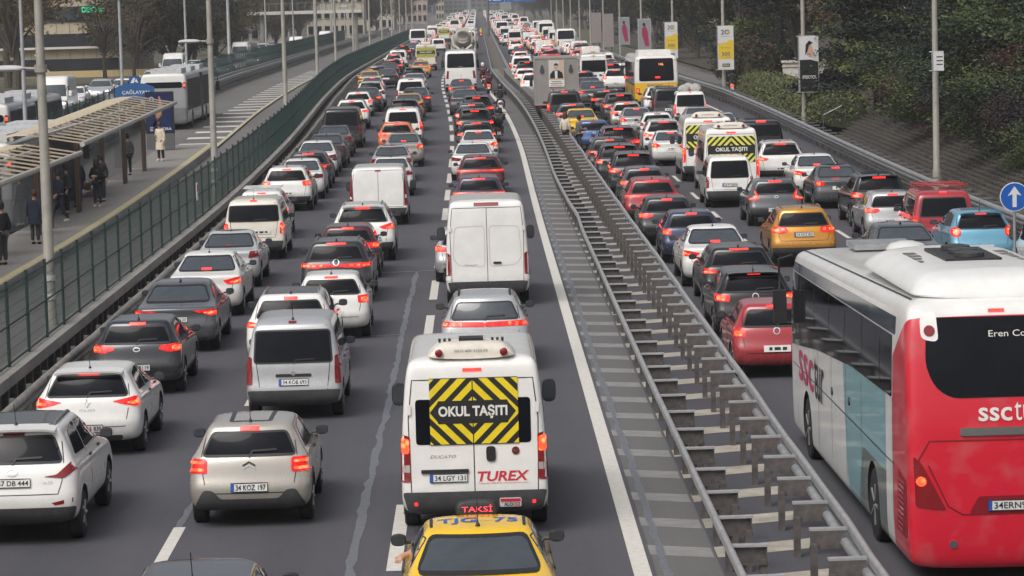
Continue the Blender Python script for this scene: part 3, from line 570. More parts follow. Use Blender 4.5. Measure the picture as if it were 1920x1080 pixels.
def tree_proto(seed, h, rad, kind, mats, nleaf, leaf, low=.18, probs=None):
    rng = np.random.default_rng(seed); tr = MB(); limbs = []; lean = rng.normal(size=2)*.03*h
    if kind == 'conifer':
        tr.tube([(0, 0, 0), (lean[0]*.5, lean[1]*.5, h*.5), (lean[0], lean[1], h)], [h*.022, h*.014, .03], 8)
        for k in range(46):
            t = low+(1-low)*rng.random()**.9; z = h*t; l = rad*(1-t)**.75*rng.uniform(.65, 1.15)+.3; a = rng.random()*6.283; e = (lean[0]*t+l*math.cos(a), lean[1]*t+l*math.sin(a), z-.18*l+rng.normal()*.2); limbs.append(((lean[0]*t, lean[1]*t, z), e)); 
            if k < 24: tr.tube([limbs[-1][0], e], [.05, .015], 5)
    else:
        ft = h*low; tr.tube([(0, 0, 0), (.1, .05, ft), (lean[0], lean[1], h*.6)], [h*.024, h*.018, h*.01], 8)
        for k in range(34):
            a = rng.random()*6.283; el = rng.uniform(-.15, 1.4); z0 = ft+(h*.55-ft)*rng.random(); d = rad*rng.uniform(.55, 1.05); e = (lean[0]+d*math.cos(a)*math.cos(el*.8), lean[1]+d*math.sin(a)*math.cos(el*.8), z0+(h-z0)*min(1, .25+.75*math.sin(max(0, el)))*rng.uniform(.75, 1.0)); limbs.append(((lean[0]*.5, lean[1]*.5, z0), e)); 
            if k < 26: mid = tuple((limbs[-1][0][i]+e[i])/2+(.25 if i == 2 else 0) for i in range(3)); tr.tube([limbs[-1][0], mid, e], [h*.009, h*.006, .012], 5)
    P_ = []; M_ = []; per = nleaf//len(limbs); probs = probs or [1/len(mats)]*len(mats)
    for (a, e) in limbs:
        a, e = np.array(a), np.array(e); dom = rng.choice(len(mats), p=probs)
        t = rng.random(per)**.55 if kind == 'conifer' else .55+.5*rng.random(per)**.8; c = a+(e-a)*t[:, None]; sp = (.11*rad+.14*rad*(1-t))[:, None] if kind == 'conifer' else .20*rad*np.ones((per, 1))*.85; off = rng.normal(size=(per, 3))*sp*np.array([1, 1, .38 if kind == 'conifer' else .7]); P_.append(c+off); q = rng.choice(len(mats), size=per, p=probs); M_.append(np.where(rng.random(per) < .93, dom, q))
    pts = np.concatenate(P_); mi = np.concatenate(M_); pts[:, 2] = np.maximum(pts[:, 2], .15); me = np_mesh('crown', leafquads(pts, leaf, rng, .5 if kind == 'conifer' else .1), mats, mi); return tr.mesh('trunk', BARK), me, h
TP = {'conifer': [tree_proto(s, 12, 4.2, 'conifer', [LM['dark'], LM['shade'], LM['tip']], 30000, .11, .04, [.50, .28, .22]) for s in (1, 2)], 'mixed': [tree_proto(s, 12, 4.6, 'broad', [LM['dark'], LM['olive'], LM['shade'], LM['green']], 26000, .115, .10, [.36, .12, .24, .28]) for s in (3, 4)], 'brown': [tree_proto(s, 12, 4.2, 'broad', [LM['brown'], LM['olive']], 5400, .13, .2, [.75, .25]) for s in (5, 6)], 'bare': [tree_proto(7, 10, 4.0, 'broad', [LM['brown']], 800, .10, .2)], 'olive': [tree_proto(s, 12, 4.6, 'broad', [LM['olive'], LM['dark'], LM['brown']], 20000, .13, .08, [.45, .35, .2]) for s in (8, 9)], 'red': [tree_proto(11, 5, 2.4, 'broad', [LM['maroon'], LM['dark'], LM['rust'], LM['shade']], 15000, .065, .06, [.34, .3, .08, .28])], 'shrub': [tree_proto(12, 4, 2.2, 'broad', [LM['green'], LM['dark'], LM['tip']], 14000, .065, .05, [.5, .35, .15])]}
NOUN = {'conifer': 'dark cedar', 'mixed': 'dense dark green tree', 'brown': 'brown autumn tree', 'bare': 'half bare brown tree', 'olive': 'olive brown tree', 'red': 'maroon leaved shrub', 'shrub': 'bright green shrub'}
rt = random.Random(21); TCNT = {}
def tree(kind, x, y, z, h, where, sx=1.0):
    i = TCNT.get(kind, 0); TCNT[kind] = i+1; tr, cw, h0 = TP[kind][i % len(TP[kind])]; k = h/h0
    r_ = put('tree' if kind not in ('red', 'shrub') else 'shrub', None, None, (x, y, rise(y)+z), rt.random()*6.28, (k*sx, k*sx, k), label=NOUN[kind]+' '+where, cat='tree' if kind not in ('red', 'shrub') else 'shrub', group=where); put('trunk', tr, r_); put('crown', cw, r_); return r_
right = [('conifer', 19.6, 146.5, 1.0, 7.6, 'whose boughs hang over the end of the ribbed wall', 1.5), ('conifer', 21.8, 137, 2.4, 8.5, 'on the bank just behind the nearest right lamp post', 1.5), ('conifer', 25, 160, 1.5, 12, 'standing behind the green hedge and black banner', 1.3), ('conifer', 24.2, 125, 2.8, 10, 'on the bank to the right of the nearest right lamp post', 1.2), ('shrub', 21.5, 122, 2.0, 4.6, 'hanging over the middle of the ribbed wall', 1.3), ('red', 20.6, 112, 1.7, 3.8, 'overhanging the top of the ribbed wall near the right edge', 1.3), ('shrub', 22.6, 113, 2.6, 4.6, 'at the right edge among maroon shrubs', 1.3), ('shrub', 21.0, 104, 1.9, 3.0, 'lowest at the right edge of the bank', 1.3), ('conifer', 20.6, 129, 1.6, 6.0, 'right behind the nearest right lamp post', 1.3), ('shrub', 23.6, 118, 3.0, 5.5, 'halfway up the bank at the right edge', 1.2), ('conifer', 28, 140, 4.0, 12, 'at the back of the bank above the ribbed wall', 1.3), ('mixed', 28, 128, 4, 11, 'at the top right corner on the bank', 1.3), ('conifer', 25.0, 117, 3.0, 8.0, 'tall at the right edge of the bank', 1.2), ('mixed', 27, 178, 1, 12, 'behind the black fashion banner', 1.2)]
for a in right: tree(*a[:5], a[5], a[6])
for i, y in enumerate((99, 104, 109, 114, 119, 124, 129, 134, 138)): tree(['shrub', 'red', 'shrub'][i % 3], 19.4-.35*max(0, (112-y)/8), y, .95, 2.2+.6*(i % 3), 'topping the ribbed wall, %s from the camera' % ORD[i], 1.5)
for i, (x, y) in enumerate([(22.5, 205), (27, 196), (31, 186), (23, 228), (28, 220), (22, 252), (27, 246), (24, 275), (22, 300), (27, 290), (22, 330), (23, 362), (22, 395), (24, 430), (22, 470), (24, 505), (34, 170), (35, 200), (23, 545), (22, 590)]): tree(['mixed', 'olive', 'mixed', 'conifer'][i % 4], x+(1.5 if i > 8 else 0), y, 0, 11.5+rt.random()*2.5, 'in the wood right of the road, %s from the camera' % ORD[i], 1.15)
left = [('brown', -38.5, 250, 0, 14, 'left of the tiled building at the left edge', 1.2), ('brown', -34.2, 236, 0, 12, 'with yellowing leaves left of the shop building', .55), ('brown', -41, 262, 0, 14, 'behind the others at the far left edge', 1.2), ('bare', -33.3, 268, 0, 8.5, 'in front of the shop facade', 1.1), ('bare', -31.2, 272, 0, 8, 'at the right corner of the shop building', 1.0)]
for a in left: tree(*a)
for i, (x, y) in enumerate([(-33.2, 300), (-37, 310), (-31.8, 322), (-35.5, 335), (-32, 350), (-36, 365), (-32, 380), (-31.5, 405), (-36, 420), (-40, 345), (-33, 430), (-32, 460), (-30.8, 312), (-31.5, 338), (-31, 366), (-31, 394), (-31, 500), (-31.5, 540), (-34, 520)]): tree(['olive', 'mixed', 'olive', 'brown'][i % 4], x-1, y, -.5, (12+rt.random()*3) if i < 12 else 8+rt.random()*3, 'in the belt left of the road, %s from the camera' % ORD[i], 1.1)
for i, (x, y) in enumerate([(-25.5, 640), (-27, 690), (-24.5, 735), (-24, 790), (-23, 850), (-22.5, 930), (-20, 1010), (-18, 1090)]): tree(['olive', 'mixed'][i % 2], x, y, 0, 11+rt.random()*4, 'far off left of the road, %s in its row' % ORD[i].replace('nearest', 'first'), 1.2)
for i, (x, y) in enumerate([(22.5, 640), (23.5, 690), (22, 745), (24, 800), (22, 860), (23, 930), (22, 1000), (21, 1080), (19, 1180)]): tree(['mixed', 'olive'][i % 2], x, y, 0, 11+rt.random()*4, 'far off right of the road, %s in its row' % ORD[i].replace('nearest', 'first'), 1.2)
def hedge(name, label, x0, x1, y0, y1, h, mats, probs, n, leaf=.10, cat='hedge', bumpy=.25):
    rng = np.random.default_rng(int(y0)); r_ = empty(name, P((x0+x1)/2, (y0+y1)/2, 0), label=label, cat=cat); o = np.array(r_.location); core = shell([(0, 0, 0, y1-y0, (x1-x0)/2-.2, .4, .4, 0, 0), (h*.4, h*.4, .05, y1-y0-.05, (x1-x0)/2-.12, .4, .4, 0, 0), (h*.8, h*.8, .2, y1-y0-.2, (x1-x0)/2-.2, .4, .4, 0, 0), (h*.93, h*.93, .6, y1-y0-.6, (x1-x0)/2-.6, .3, .3, 0, 0)], 1); m = MB(); m.add([(v.co.x, v.co.y-(y1-y0)/2, v.co.z) for v in core.vertices], [tuple(q.vertices) for q in core.polygons]); cm = m.build('stems', mat('hedge_core', (.035, .04, .02), .95), r_)
    bv = BVHTree.FromPolygons([v.co for v in cm.data.vertices], [p.vertices[:] for p in cm.data.polygons]); pts = []
    while len(pts) < n:
        a, e = rng.random()*6.283, rng.uniform(0, 1.5); t = Vector((rng.uniform(-.5, .5)*(x1-x0), rng.uniform(-.5, .5)*(y1-y0), rng.random()*h)); l, nn, _, _ = bv.find_nearest(t)
        if l is None or (nn.z < -.3): continue
        pts.append(l+nn*(.05+abs(rng.normal())*bumpy*(.5+.5*math.sin(l.y*1.3+l.x*2+l.z*2.2)**2)))
    pts = np.array(pts); put('foliage', np_mesh('foliage', leafquads(pts, leaf, rng, .1), mats, rng.choice(len(mats), size=len(pts), p=probs)), r_); return r_
hedge('hedge', 'long clipped green hedge beside the ribbed wall and right guard rail', 16.9, 19.6, 143, 186, 1.6, [LM['hedge'], LM['green'], LM['dark']], [.72, .2, .08], 34000, .065, bumpy=.16)
hedge('hedge', 'tall ivy covered hedge with rust red top beyond the clipped hedge', 18.6, 21.2, 196, 214, 3.1, [LM['dark'], LM['olive'], LM['maroon'], LM['rust']], [.45, .25, .18, .12], 20000, .11, bumpy=.32)
ww = empty('garden_wall', P(21.9, 190, 0), label='white rendered wall panel between the two hedges', cat='wall'); b = MB(); b.box((0, 0, 1.0), (2.6, .3, 2.0)); b.build('panel', mat('render_white', (.60, .58, .53), .8, var=.15), ww, 0); b = MB(); b.box((0, -.05, 2.05), (2.8, .5, .14)); b.box((0, -.03, 1.75), (2.7, .4, .08)); b.build('coping', mat('render_white', (.60, .58, .53), .8), ww, 0)
hr = empty('hand_rail', P(16.9, 139.5, 1.15), label='pale bent pipe rail on the end of the ribbed wall', cat='hand rail'); b = MB(); b.tube([(-.4, 0, -1.0), (-.4, 0, .05), (.5, .2, .45)], .03, 6); b.build('pipe', STEEL, hr)
# banners on the right lamp posts
def banner(label, xl, yt, xr, yb, Y, paintf):
    a = pixy(xl, yt, Y); c = pixy(xr, yb, Y); w, h = c.x-a.x, a.z-c.z; r_ = empty('banner', ((a.x+c.x)/2, Y-.2, c.z), label=label, cat='banner', group='banners on the right lamp posts'); b = MB(); b.box((0, 0, h/2), (w, .04, h)); b.build('sheet', mat('banner_white', (.62, .62, .62), .6, var=.06), r_, 0)
    for z in (0, h): b = MB(); b.tube([(-w/2-.15, 0, z), (w/2, 0, z)], .025, 6); b.build('bracket', STEEL, r_)
    b = MB(); b.tube([(-w/2-.03, 0, 0), (-w/2-.03, 0, h)], .03, 6); b.build('sleeve', STEEL, r_); paintf(r_, w, h)
def fl(r_, name, poly, mt, d=.024): b = MB(); b.add([(x, -d, z) for x, z in poly], [tuple(range(len(poly)))]); b.build(name, mt, r_, 0)
BY = mat('banner_yellow', (.72, .50, .03), .55); BB = mat('banner_blue_ink', (.02, .05, .16), .5); SKN = mat('poster_skin', (.55, .33, .24), .6)
def b20(r_, w, h):
    fl(r_, 'print', [(-w/2+.02, h*.24), (w/2-.02, h*.24), (w/2-.02, h*.66), (w*.25, h*.68), (0, h*.62), (-w/2+.02, h*.60)], BY); flat_text('lettering', '2O', w*.56, h*.11, BB, r_, (-.02, -.026, h*.86), bold=.02); fl(r_, 'print_disc', [(w*.13+w*.10*math.cos(a), h*.86+w*.10*math.sin(a)) for a in [2*math.pi*k/12 for k in range(12)]], BY, .027)
    flat_text('lettering', '500', w*.5, h*.085, BB, r_, (0, -.028, h*.36), bold=.01); flat_text('lettering', 'TL indirim', w*.62, h*.03, BB, r_, (0, -.028, h*.29)); flat_text('lettering', 'Her alışverişte', w*.62, h*.03, BB, r_, (0, -.028, h*.50)); flat_text('lettering', 'kuruluş yılı', w*.6, h*.03, BB, r_, (0, -.026, h*.76)); fl(r_, 'print', rect(-w*.24, w*.24, h*.06, h*.14), BB); flat_text('lettering', 'IKEA', w*.38, h*.05, BY, r_, (0, -.03, h*.10), bold=.02)
banner('white and yellow banner reading 20 and 500 on the third right lamp post', 1345, 49, 1376, 130, 186.5, b20); banner('smaller white and yellow banner reading 20, left of the fourth right lamp post', 1246, 42, 1271, 109, 227, b20)
def bip(r_, w, h): fl(r_, 'print', [(-w/2+.02, .02), (w/2-.02, .02), (w/2-.02, h*.54), (w*.1, h*.58), (-w/2+.02, h*.58)], INK); fl(r_, 'print', [(w*.06+w*.17*math.cos(a), h*.73+h*.11*math.sin(a)) for a in [2*math.pi*k/14 for k in range(14)]], SKN, .027); fl(r_, 'print', [(-w*.20, h*.66), (-w*.16, h*.85), (w*.02, h*.92), (w*.22, h*.88), (w*.02, h*.84), (-w*.08, h*.72)], INK, .03); flat_text('lettering', 'IPEKYOL', w*.75, h*.06, WHITE, r_, (.03, -.03, h*.27), bold=.01)
banner('black and white fashion banner on the second right lamp post', 1497, 68, 1535, 172, 146.5, bip)
MAG = mat('banner_magenta', (.32, .02, .07), .6)
def bwo(r_, w, h): fl(r_, 'print', rect(-w/2+.02, w/2-.02, .02, h-.02), mat('banner_grey', (.26, .27, .29), .6)); fl(r_, 'print', [(w*.05, .1*h), (w*.35, .12*h), (w*.25, h*.6), (w*.05, h*.78), (-w*.2, h*.7), (-w*.22, h*.5)], MAG, .027); fl(r_, 'print', [(-w*.04+w*.12*math.cos(a), h*.82+h*.06*math.sin(a)) for a in [2*math.pi*k/12 for k in range(12)]], mat('poster_hair', (.03, .022, .02), .6), .03)
banner('grey banner with a magenta figure on the fifth right lamp post', 1196, 36, 1221, 93, 266.5, bwo); banner('smaller grey banner with a magenta figure on the sixth right lamp post', 1160, 33, 1181, 83, 306.5, bwo); banner('torn white banner beside the nearest right lamp post', 1748, 97, 1768, 132, 106.5, lambda r_, w, h: [fl(r_, 'print', rect(-w*.2, w*.4, h*z, h*(z+.06)), TRIM) for z in (.3, .5, .7)])
def board(label, xl, yt, xr, yb, Y):
    a = pixy(xl, yt, Y); c = pixy(xr, yb, Y); w, h = c.x-a.x, a.z-c.z; r_ = empty('hoarding', ((a.x+c.x)/2, Y, c.z), label=label, cat='hoarding'); b = MB(); b.box((0, 0, h/2), (w, .15, h)); b.build('board', mat('hoarding_grey', (.26, .23, .225), .7, var=.12), r_, 0)
    for x in (-w*.35, 0, w*.35): b = MB(); b.tube([(x, .15, h*.5), (x, .15, h+.9)], .05, 6); b.build('strut', BLK, r_)
    for x in (-w*.3, w*.3): b = MB(); b.box((x, .2, -1.5), (.15, .15, 3)); b.build('leg', STEELD, r_, 0)
board('large blank grey hoarding beside the sixth right lamp post', 1130, 26, 1151, 88, 330); board('large blank grey hoarding standing farther back on the right', 1108, 24, 1128, 80, 352)
rs = empty('road_sign', (*pixy(1902, 369, 64)[:2], 0), label='round blue sign with white upward arrow at the right edge', cat='road sign'); zc_ = pixy(1902, 369, 64).z; b = MB(); b.tube([(0, .03, 0), (0, .03, zc_+.2)], .035, 8); b.build('post', STEEL, rs); b = MB(); b.lathe([(.315, -.012), (.315, .012)], 32, 'Y', (0, 0, zc_)); d_ = b.build('disc', mat('sign_white', (.66, .66, .66), .4), rs, 0); b = MB(); b.lathe([(.295, -.006), (.295, .006)], 32, 'Y', (0, -.012, zc_)); b.build('face', mat('road_sign_blue', (.01, .10, .42), .4), d_, 0); b = MB(); b.add([(x, -.022, zc_+z) for x, z in ((-.045, -.22), (.045, -.22), (.045, .06), (.15, .02), (0, .23), (-.15, .02), (-.045, .06))], [tuple(range(7))]); b.build('arrow', mat('sign_white', (.66, .66, .66), .4), d_, 0)
# ---------------------------------------------------------------- buildings and far things
def building(label, x0, x1, y0, y1, h, wall, nwin=0, floors=0, wm=GLASS, roof=True, name='building'):
    r_ = empty(name, ((x0+x1)/2, y0, rise(y0)-.1), label=label, cat='building'); w = x1-x0; d = y1-y0; b = MB(); b.box((0, d/2, h/2), (w, d, h)); b.build('wall', wall, r_, 0)
    if roof: b = MB(); b.box((0, d/2, h+.15), (w+.4, d+.4, .3)); b.build('roof', CONC, r_, 0)
    if floors:
        fh = h/floors; ww_ = w/nwin*.6; wb_ = MB(); wb_.box((0, 0, 0), (ww_, .12, fh*.5)); wm_ = wb_.mesh('window', wm, 0); sl = MB(); sl.box((0, -.08, -fh*.28), (ww_+.2, .25, .08)); slm = sl.mesh('sill', CONC, 0)
        for f in range(floors):
            for k in range(nwin): o_ = put('window', wm_, r_, (-w/2+w*(k+.5)/nwin, -.03, fh*(f+.55))); put('sill', slm, o_)
    return r_
FT = mat('facade_tile', (.46, .40, .29), .6, var=.1, vscale=.6); FD = mat('facade_dark', (.022, .024, .03), .2, 0, .6, var=.3, vscale=.5)
sb_ = building('shop building clad in cream tiles with dark window bands behind the left trees', -58, -35.6, 300, 330, 14, FT)
for nm, z0, z1, m_ in (('window_band', 5.6, 7.1, FD), ('dark_band', 3.1, 4.4, FD), ('dark_base', .3, 1.9, FD)): b = MB(); b.box((-.1, -.06, (z0+z1)/2), (22.0, .2, z1-z0)); q = b.build(nm, m_, sb_, 0)
b = MB(); b.box((0, -.3, 3.0), (22.6, .9, .22)); b.build('ledge', mat('ledge_white', (.6, .57, .52), .7), sb_, 0); b = MB(); b.box((9, -1.0, .2), (12, .3, 1.0)); b.build('forecourt_wall', mat('sand_wall', (.48, .38, .20), .8, var=.15), sb_, 0)
jm = MB(); jm.box((0, -.02, 0), (.04, .06, 1.4)); jmm = jm.mesh('tile_joint', mat('joint_grey', (.22, .19, .14), .8), 0)
for k in range(17):
    for z in (4.98, 2.45): put('tile_joint', jmm, sb_, (-10.8+1.3*k, 0, z if z > 3 else 2.35), scale=(1, 1, .8 if z > 3 else .6))
for k, x in enumerate((-6.5, -4.3, 2.5, 6)): b = MB(); b.box((x, -.18, 6.35), (1.1 if k < 3 else 1.4, .06, 1.35)); b.build('window_pane', GLASS2, sb_, 0)
flat_text('lettering', 'DEICHM', 2.3, .55, mat('sign_green_lit', (.02, .4, .2), .4, emit=(.02, .75, .32), es=1.1), sb_, (8.6, -.25, 6.75), bold=.02)
b = MB(); b.tube([(4.6, -1.2, 0), (2.6, -.4, 2.4)], .08, 6); b.build('stay', STEEL, sb_)
fb = empty('footbridge', (0, 420, rise(420)), label='pale steel footbridge crossing high behind the left trees', cat='footbridge'); b = MB(); b.box((-25, 0, 5.6), (18, 2.6, .45)); b.build('deck', mat('bridge_white', (.55, .54, .50), .6), fb, 0)
for y_ in (-1.3, 1.3):
    b = MB(); b.tube([(-34, y_, 6.9), (-16, y_, 6.9)], .05, 6); b.build('handrail', STEELD, fb)
    for k in range(19): b = MB(); b.box((-34+k, y_, 6.4), (.06, .06, 1.0)); b.build('baluster', STEELD, fb, 0)
for x_ in (-30, -17): b = MB(); b.tube([(x_, 0, 0), (x_, 0, 5.5)], .4, 10); b.build('pier', CONC, fb)
bc = [(.42, .38, .30), (.34, .32, .30), (.50, .46, .40), (.28, .27, .27), (.38, .30, .25)]; rbn = random.Random(12)
for i, (x0, x1, y0, h, nw, fl_) in enumerate([(-34, -22.5, 600, 16, 7, 5), (-46, -35, 560, 15, 6, 5), (-31, -21, 760, 20, 6, 6), (-60, -48, 520, 15, 6, 5), (-26, -16, 980, 24, 6, 7), (-15.5, -12.4, 1150, 22, 3, 7), (-42, -28, 1100, 26, 8, 7), (30, 42, 800, 18, 7, 6), (36, 52, 950, 22, 8, 6)]):
    building('%s apartment block beyond the %s trees, %s from the camera' % (['cream', 'grey', 'pale', 'dull grey', 'tan'][i % 5], 'left' if x0 < 0 else 'right', ORD[i]), x0, x1, y0, y0+14, h, mat('plaster%d' % (i % 5), bc[i % 5], .8, var=.12, vscale=.4), nw, fl_)
for i in range(14):
    x = -120+i*20+rbn.uniform(-4, 4); building('distant hazy block on the skyline beyond the end of the road, %s from the left' % ORD[i].replace('nearest', 'first'), x, x+rbn.uniform(13, 19), 1750+rbn.uniform(0, 250), 2050, rbn.uniform(16, 40), mat('far_plaster%d' % (i % 3), [(.15, .15, .16), (.12, .125, .135), (.18, .175, .17)][i % 3], .9, var=.1, vscale=.1), 5, 6)
hb = MB(); hx = [-900+60*i for i in range(31)]; hb.add([(x, yy, rise(900)+hh) for yy, hh0 in ((2300, 0), (2600, 1), (3200, 1)) for x, hh in [(x, hh0*(46+16*math.sin(x*.011)+9*math.sin(x*.037+1))) for x in hx]], [(r_*31+i, r_*31+i+1, r_*31+32+i, r_*31+31+i) for r_ in range(2) for i in range(30)]); hb.build('hills', mat('far_hill', (.12, .13, .13), .95, var=.4, vscale=.01), None, 30, kind='structure')
gt = empty('sign_gantry', (0, 560, rise(560)), label='blue overhead direction signs on a gantry at the top of the road', cat='gantry'); b = MB(); b.tube([(2.15, 0, 0), (2.15, 0, 9.2)], .28, 10); b.build('pole', STEELD, gt); b = MB(); b.box((6.4, .1, 8.4), (9.0, .3, .3)); b.build('beam', STEELD, gt, 0)
for x0, w_ in ((2.25, 3.0), (5.4, 5.4)):
    b = MB(); b.box((x0+w_/2, -.12, 7.55), (w_, .1, 2.6)); pn = b.build('sign_panel', mat('motorway_blue', (.01, .09, .36), .5), gt, 0); b = MB(); b.box((x0+w_*.55, -.18, 6.75), (w_*.5, .02, .3)); b.box((x0+w_*.12, -.18, 6.75), (.3, .02, .3), 0, 0); b.build('print', WHITE, pn, 0)
for i, (lx_, ly_, c_) in enumerate(((720, 3, 'red'), (640, 12, 'red'))): pass
# ---------------------------------------------------------------- car kinds
def car(name, cat, L, W, H, kind, wb=(.78, .9), r=.31, rw=None, lamps=(), cores=(), brake=None, plate=(0, .62, None), bumper=None, seam=True, rails=None, dark_roof=False, ant='fin',
        cover=False, glass=None, spoiler=0, badge=None, cladding=False, extra=None, wiper=True, side=None, lit=True):
    p = Proto(name, cat, L, W, H); z = lambda f: f*H
    if kind == 'hatch' or kind == 'suv':
        g = .24 if kind == 'hatch' else .30; bz = .66 if kind == 'hatch' else .64
        lv = [(g, g, .26, L-.2, W*.80, .2, .2, .0, .06), (g+.05, g+.03, .10, L-.09, W*.93, .22, .25, .02, .1), (g+.14, g+.12, .03, L-.02, W*.985, .2, .28, .05, .14), (g+.28, g+.24, .0, L, W, .2, .3, .06, .18),
              (z(.43), g+.36, .01, L-.01, W, .2, .3, .06, .2), (z(.50), z(.45), .06, L-.04, W*.995, .2, .3, .06, .22), (z(.60), z(.52), .09, L-.14, W*.99, .2, .3, .07, .25), (z(bz), z(.565), .12, L-.24, W*.975, .2, .3, .07, .25),
              (z(bz+.035), z(.60), .15, L-.42, W*.945, .2, .3, .07, .25), (z(bz+.06), z(.66), .18, L-1.02, W*.905, .18, .3, .08, .25), (z(.80), z(.80), .33, L-1.42, W*.82, .15, .3, .1, .22),
              (z(.925), z(.93), .44, L-1.86, W*.715, .12, .25, .1, .2), (z(.965), z(.972), .46, L-2.02, W*.665, .13, .25, .1, .18), (z(.985), z(.99), .60, L-2.2, W*.56, .13, .25, .1, .16), (z(.99), z(1.0), .85, L-2.5, W*.36, .1, .2, .06, .1)]
        p.ref = (.47, z(.965)); win = rw or sym([(W*.60, z(.905)), (W*.76, z(.70))])
        sw = [[(.72, z(.72)), (.95, z(.90)), (1.45, z(.935)), (1.62, z(.935)), (1.62, z(.70))], [(1.70, z(.70)), (1.70, z(.935)), (L-1.95, z(.92)), (L-1.35, z(.70))]]
        ws = sym([(W*.64, z(.915)), (W*.80, z(.69))])
    elif kind == 'sedan':
        lv = [(.22, .22, .28, L-.2, W*.80, .2, .2, .0, .06), (.28, .26, .10, L-.09, W*.93, .22, .25, .03, .1), (.38, .36, .03, L-.02, W*.985, .2, .28, .06, .14), (.52, .48, 0, L, W, .2, .3, .08, .18),
              (z(.45), .6, .01, L-.01, W, .2, .3, .08, .2), (z(.52), z(.45), .05, L-.04, W*.995, .2, .3, .09, .22), (z(.60), z(.52), .05, L-.14, W*.985, .2, .3, .10, .25), (z(.66), z(.565), .04, L-.24, W*.965, .2, .3, .10, .25),
              (z(.69), z(.60), .08, L-.42, W*.93, .2, .3, .12, .25), (z(.715), z(.66), .62, L-1.05, W*.895, .2, .3, .12, .25), (z(.80), z(.80), .98, L-1.45, W*.80, .18, .3, .12, .22),
              (z(.925), z(.935), 1.34, L-1.9, W*.70, .16, .25, .12, .2), (z(.965), z(.975), 1.46, L-2.06, W*.655, .15, .25, .12, .18), (z(.985), z(.992), 1.66, L-2.25, W*.55, .13, .2, .1, .16), (z(.992), z(1.0), 1.9, L-2.5, W*.35, .1, .2, .06, .1)]
        p.ref = (1.42, z(.95)); win = rw or sym([(W*.60, z(.93)), (W*.77, z(.735))])
        sw = [[(1.05, z(.74)), (1.45, z(.92)), (1.8, z(.935)), (2.1, z(.935)), (2.1, z(.715))], [(2.18, z(.715)), (2.18, z(.935)), (L-2.0, z(.92)), (L-1.4, z(.70))]]
        ws = sym([(W*.63, z(.92)), (W*.80, z(.69))])
    elif kind == 'mpv':
        lv = [(.26, .26, .2, L-.2, W*.84, .14, .2, .0, .06), (.32, .3, .06, L-.09, W*.95, .14, .25, .01, .1), (.42, .38, .01, L-.02, W, .13, .28, .02, .14), (.56, .5, 0, L, W, .13, .3, .03, .18),
              (.66, .62, .03, L-.02, W, .12, .3, .03, .2), (z(.42), z(.40), .06, L-.05, W*.995, .12, .3, .03, .22), (z(.50), z(.46), .07, L-.16, W*.99, .12, .3, .03, .25), (z(.55), z(.49), .08, L-.3, W*.985, .12, .3, .03, .25),
              (z(.575), z(.54), .09, L-.8, W*.97, .12, .3, .03, .25), (z(.66), z(.64), .11, L-1.02, W*.945, .12, .3, .04, .22), (z(.80), z(.80), .15, L-1.35, W*.89, .12, .3, .04, .2), (z(.91), z(.92), .19, L-1.66, W*.83, .12, .25, .05, .2),
              (z(.955), z(.965), .24, L-1.85, W*.785, .12, .25, .05, .16), (z(.985), z(.99), .42, L-2.05, W*.68, .12, .2, .05, .12), (z(.995), z(1.0), .8, L-2.4, W*.42, .1, .2, .03, .1)]
        p.ref = (.24, z(.955)); win = rw or sym([(W*.66, z(.885)), (W*.76, z(.60))])
        sw = [[(.45, z(.60)), (.5, z(.86)), (1.1, z(.89)), (1.1, z(.60))], [(1.2, z(.60)), (1.2, z(.89)), (2.2, z(.90)), (2.2, z(.60))], [(2.3, z(.60)), (2.3, z(.90)), (L-1.75, z(.90)), (L-1.2, z(.60))]]
        ws = sym([(W*.76, z(.90)), (W*.86, z(.58))])
    else:                                                                    # tall van
        lv = [(.3, .3, .15, L-.2, W*.86, .1, .2, .0, .06), (.38, .36, .03, L-.08, W*.96, .1, .25, .0, .1), (.5, .46, 0, L-.02, W, .1, .28, .01, .14), (.66, .6, 0, L, W, .1, .3, .01, .18),
              (z(.32), z(.30), .03, L-.03, W, .1, .3, .01, .22), (z(.40), z(.37), .04, L-.14, W*.995, .1, .3, .01, .25), (z(.45), z(.42), .045, L-.4, W*.99, .1, .3, .01, .28), (z(.50), z(.47), .05, L-.85, W*.985, .1, .3, .01, .28),
              (z(.62), z(.60), .06, L-1.2, W*.97, .1, .3, .01, .25), (z(.80), z(.78), .08, L-1.6, W*.935, .1, .3, .01, .22), (z(.92), z(.92), .10, L-1.95, W*.90, .1, .3, .02, .2), (z(.965), z(.97), .13, L-2.2, W*.86, .1, .25, .02, .16),
              (z(.985), z(.99), .24, L-2.45, W*.79, .1, .25, .02, .12), (z(.995), z(1.0), .5, L-2.8, W*.6, .1, .2, .02, .1)]
        p.ref = (.13, z(.965)); win = rw
        sw = [[(L-2.3, z(.50)), (L-2.3, z(.74)), (L-1.75, z(.74)), (L-1.1, z(.50))]]
        ws = sym([(W*.80, z(.78)), (W*.9, z(.50))])
    if side: sw = side
    ax = (wb[0], L-wb[1]); p.body(lv, ax, r); p.wheels(ax, r, .2 if W < .95 else .215, cover)
    gl = glass or GLASS
    if win:
        i = p.patch('rear_window', 'rear', rnd(win, .06), gl, off=.008)
        p.lines('window_seal', 'rear', [rnd(win, .06)+[rnd(win, .06)[0]]], BLK, .03, .010, i)
        if wiper:
            wz = min(q[1] for q in win); p.lines('wiper', 'rear', [[(0, wz-.02), (.05, wz+.05), (W*.45, wz+.06)]], BLK, .025, .022, i)
    for q in sw: p.both('side_window', 'right', rnd(q, .05), gl, off=.006)
    p.patch('windscreen', 'front', rnd(ws, .06), GLASS2, off=.006)
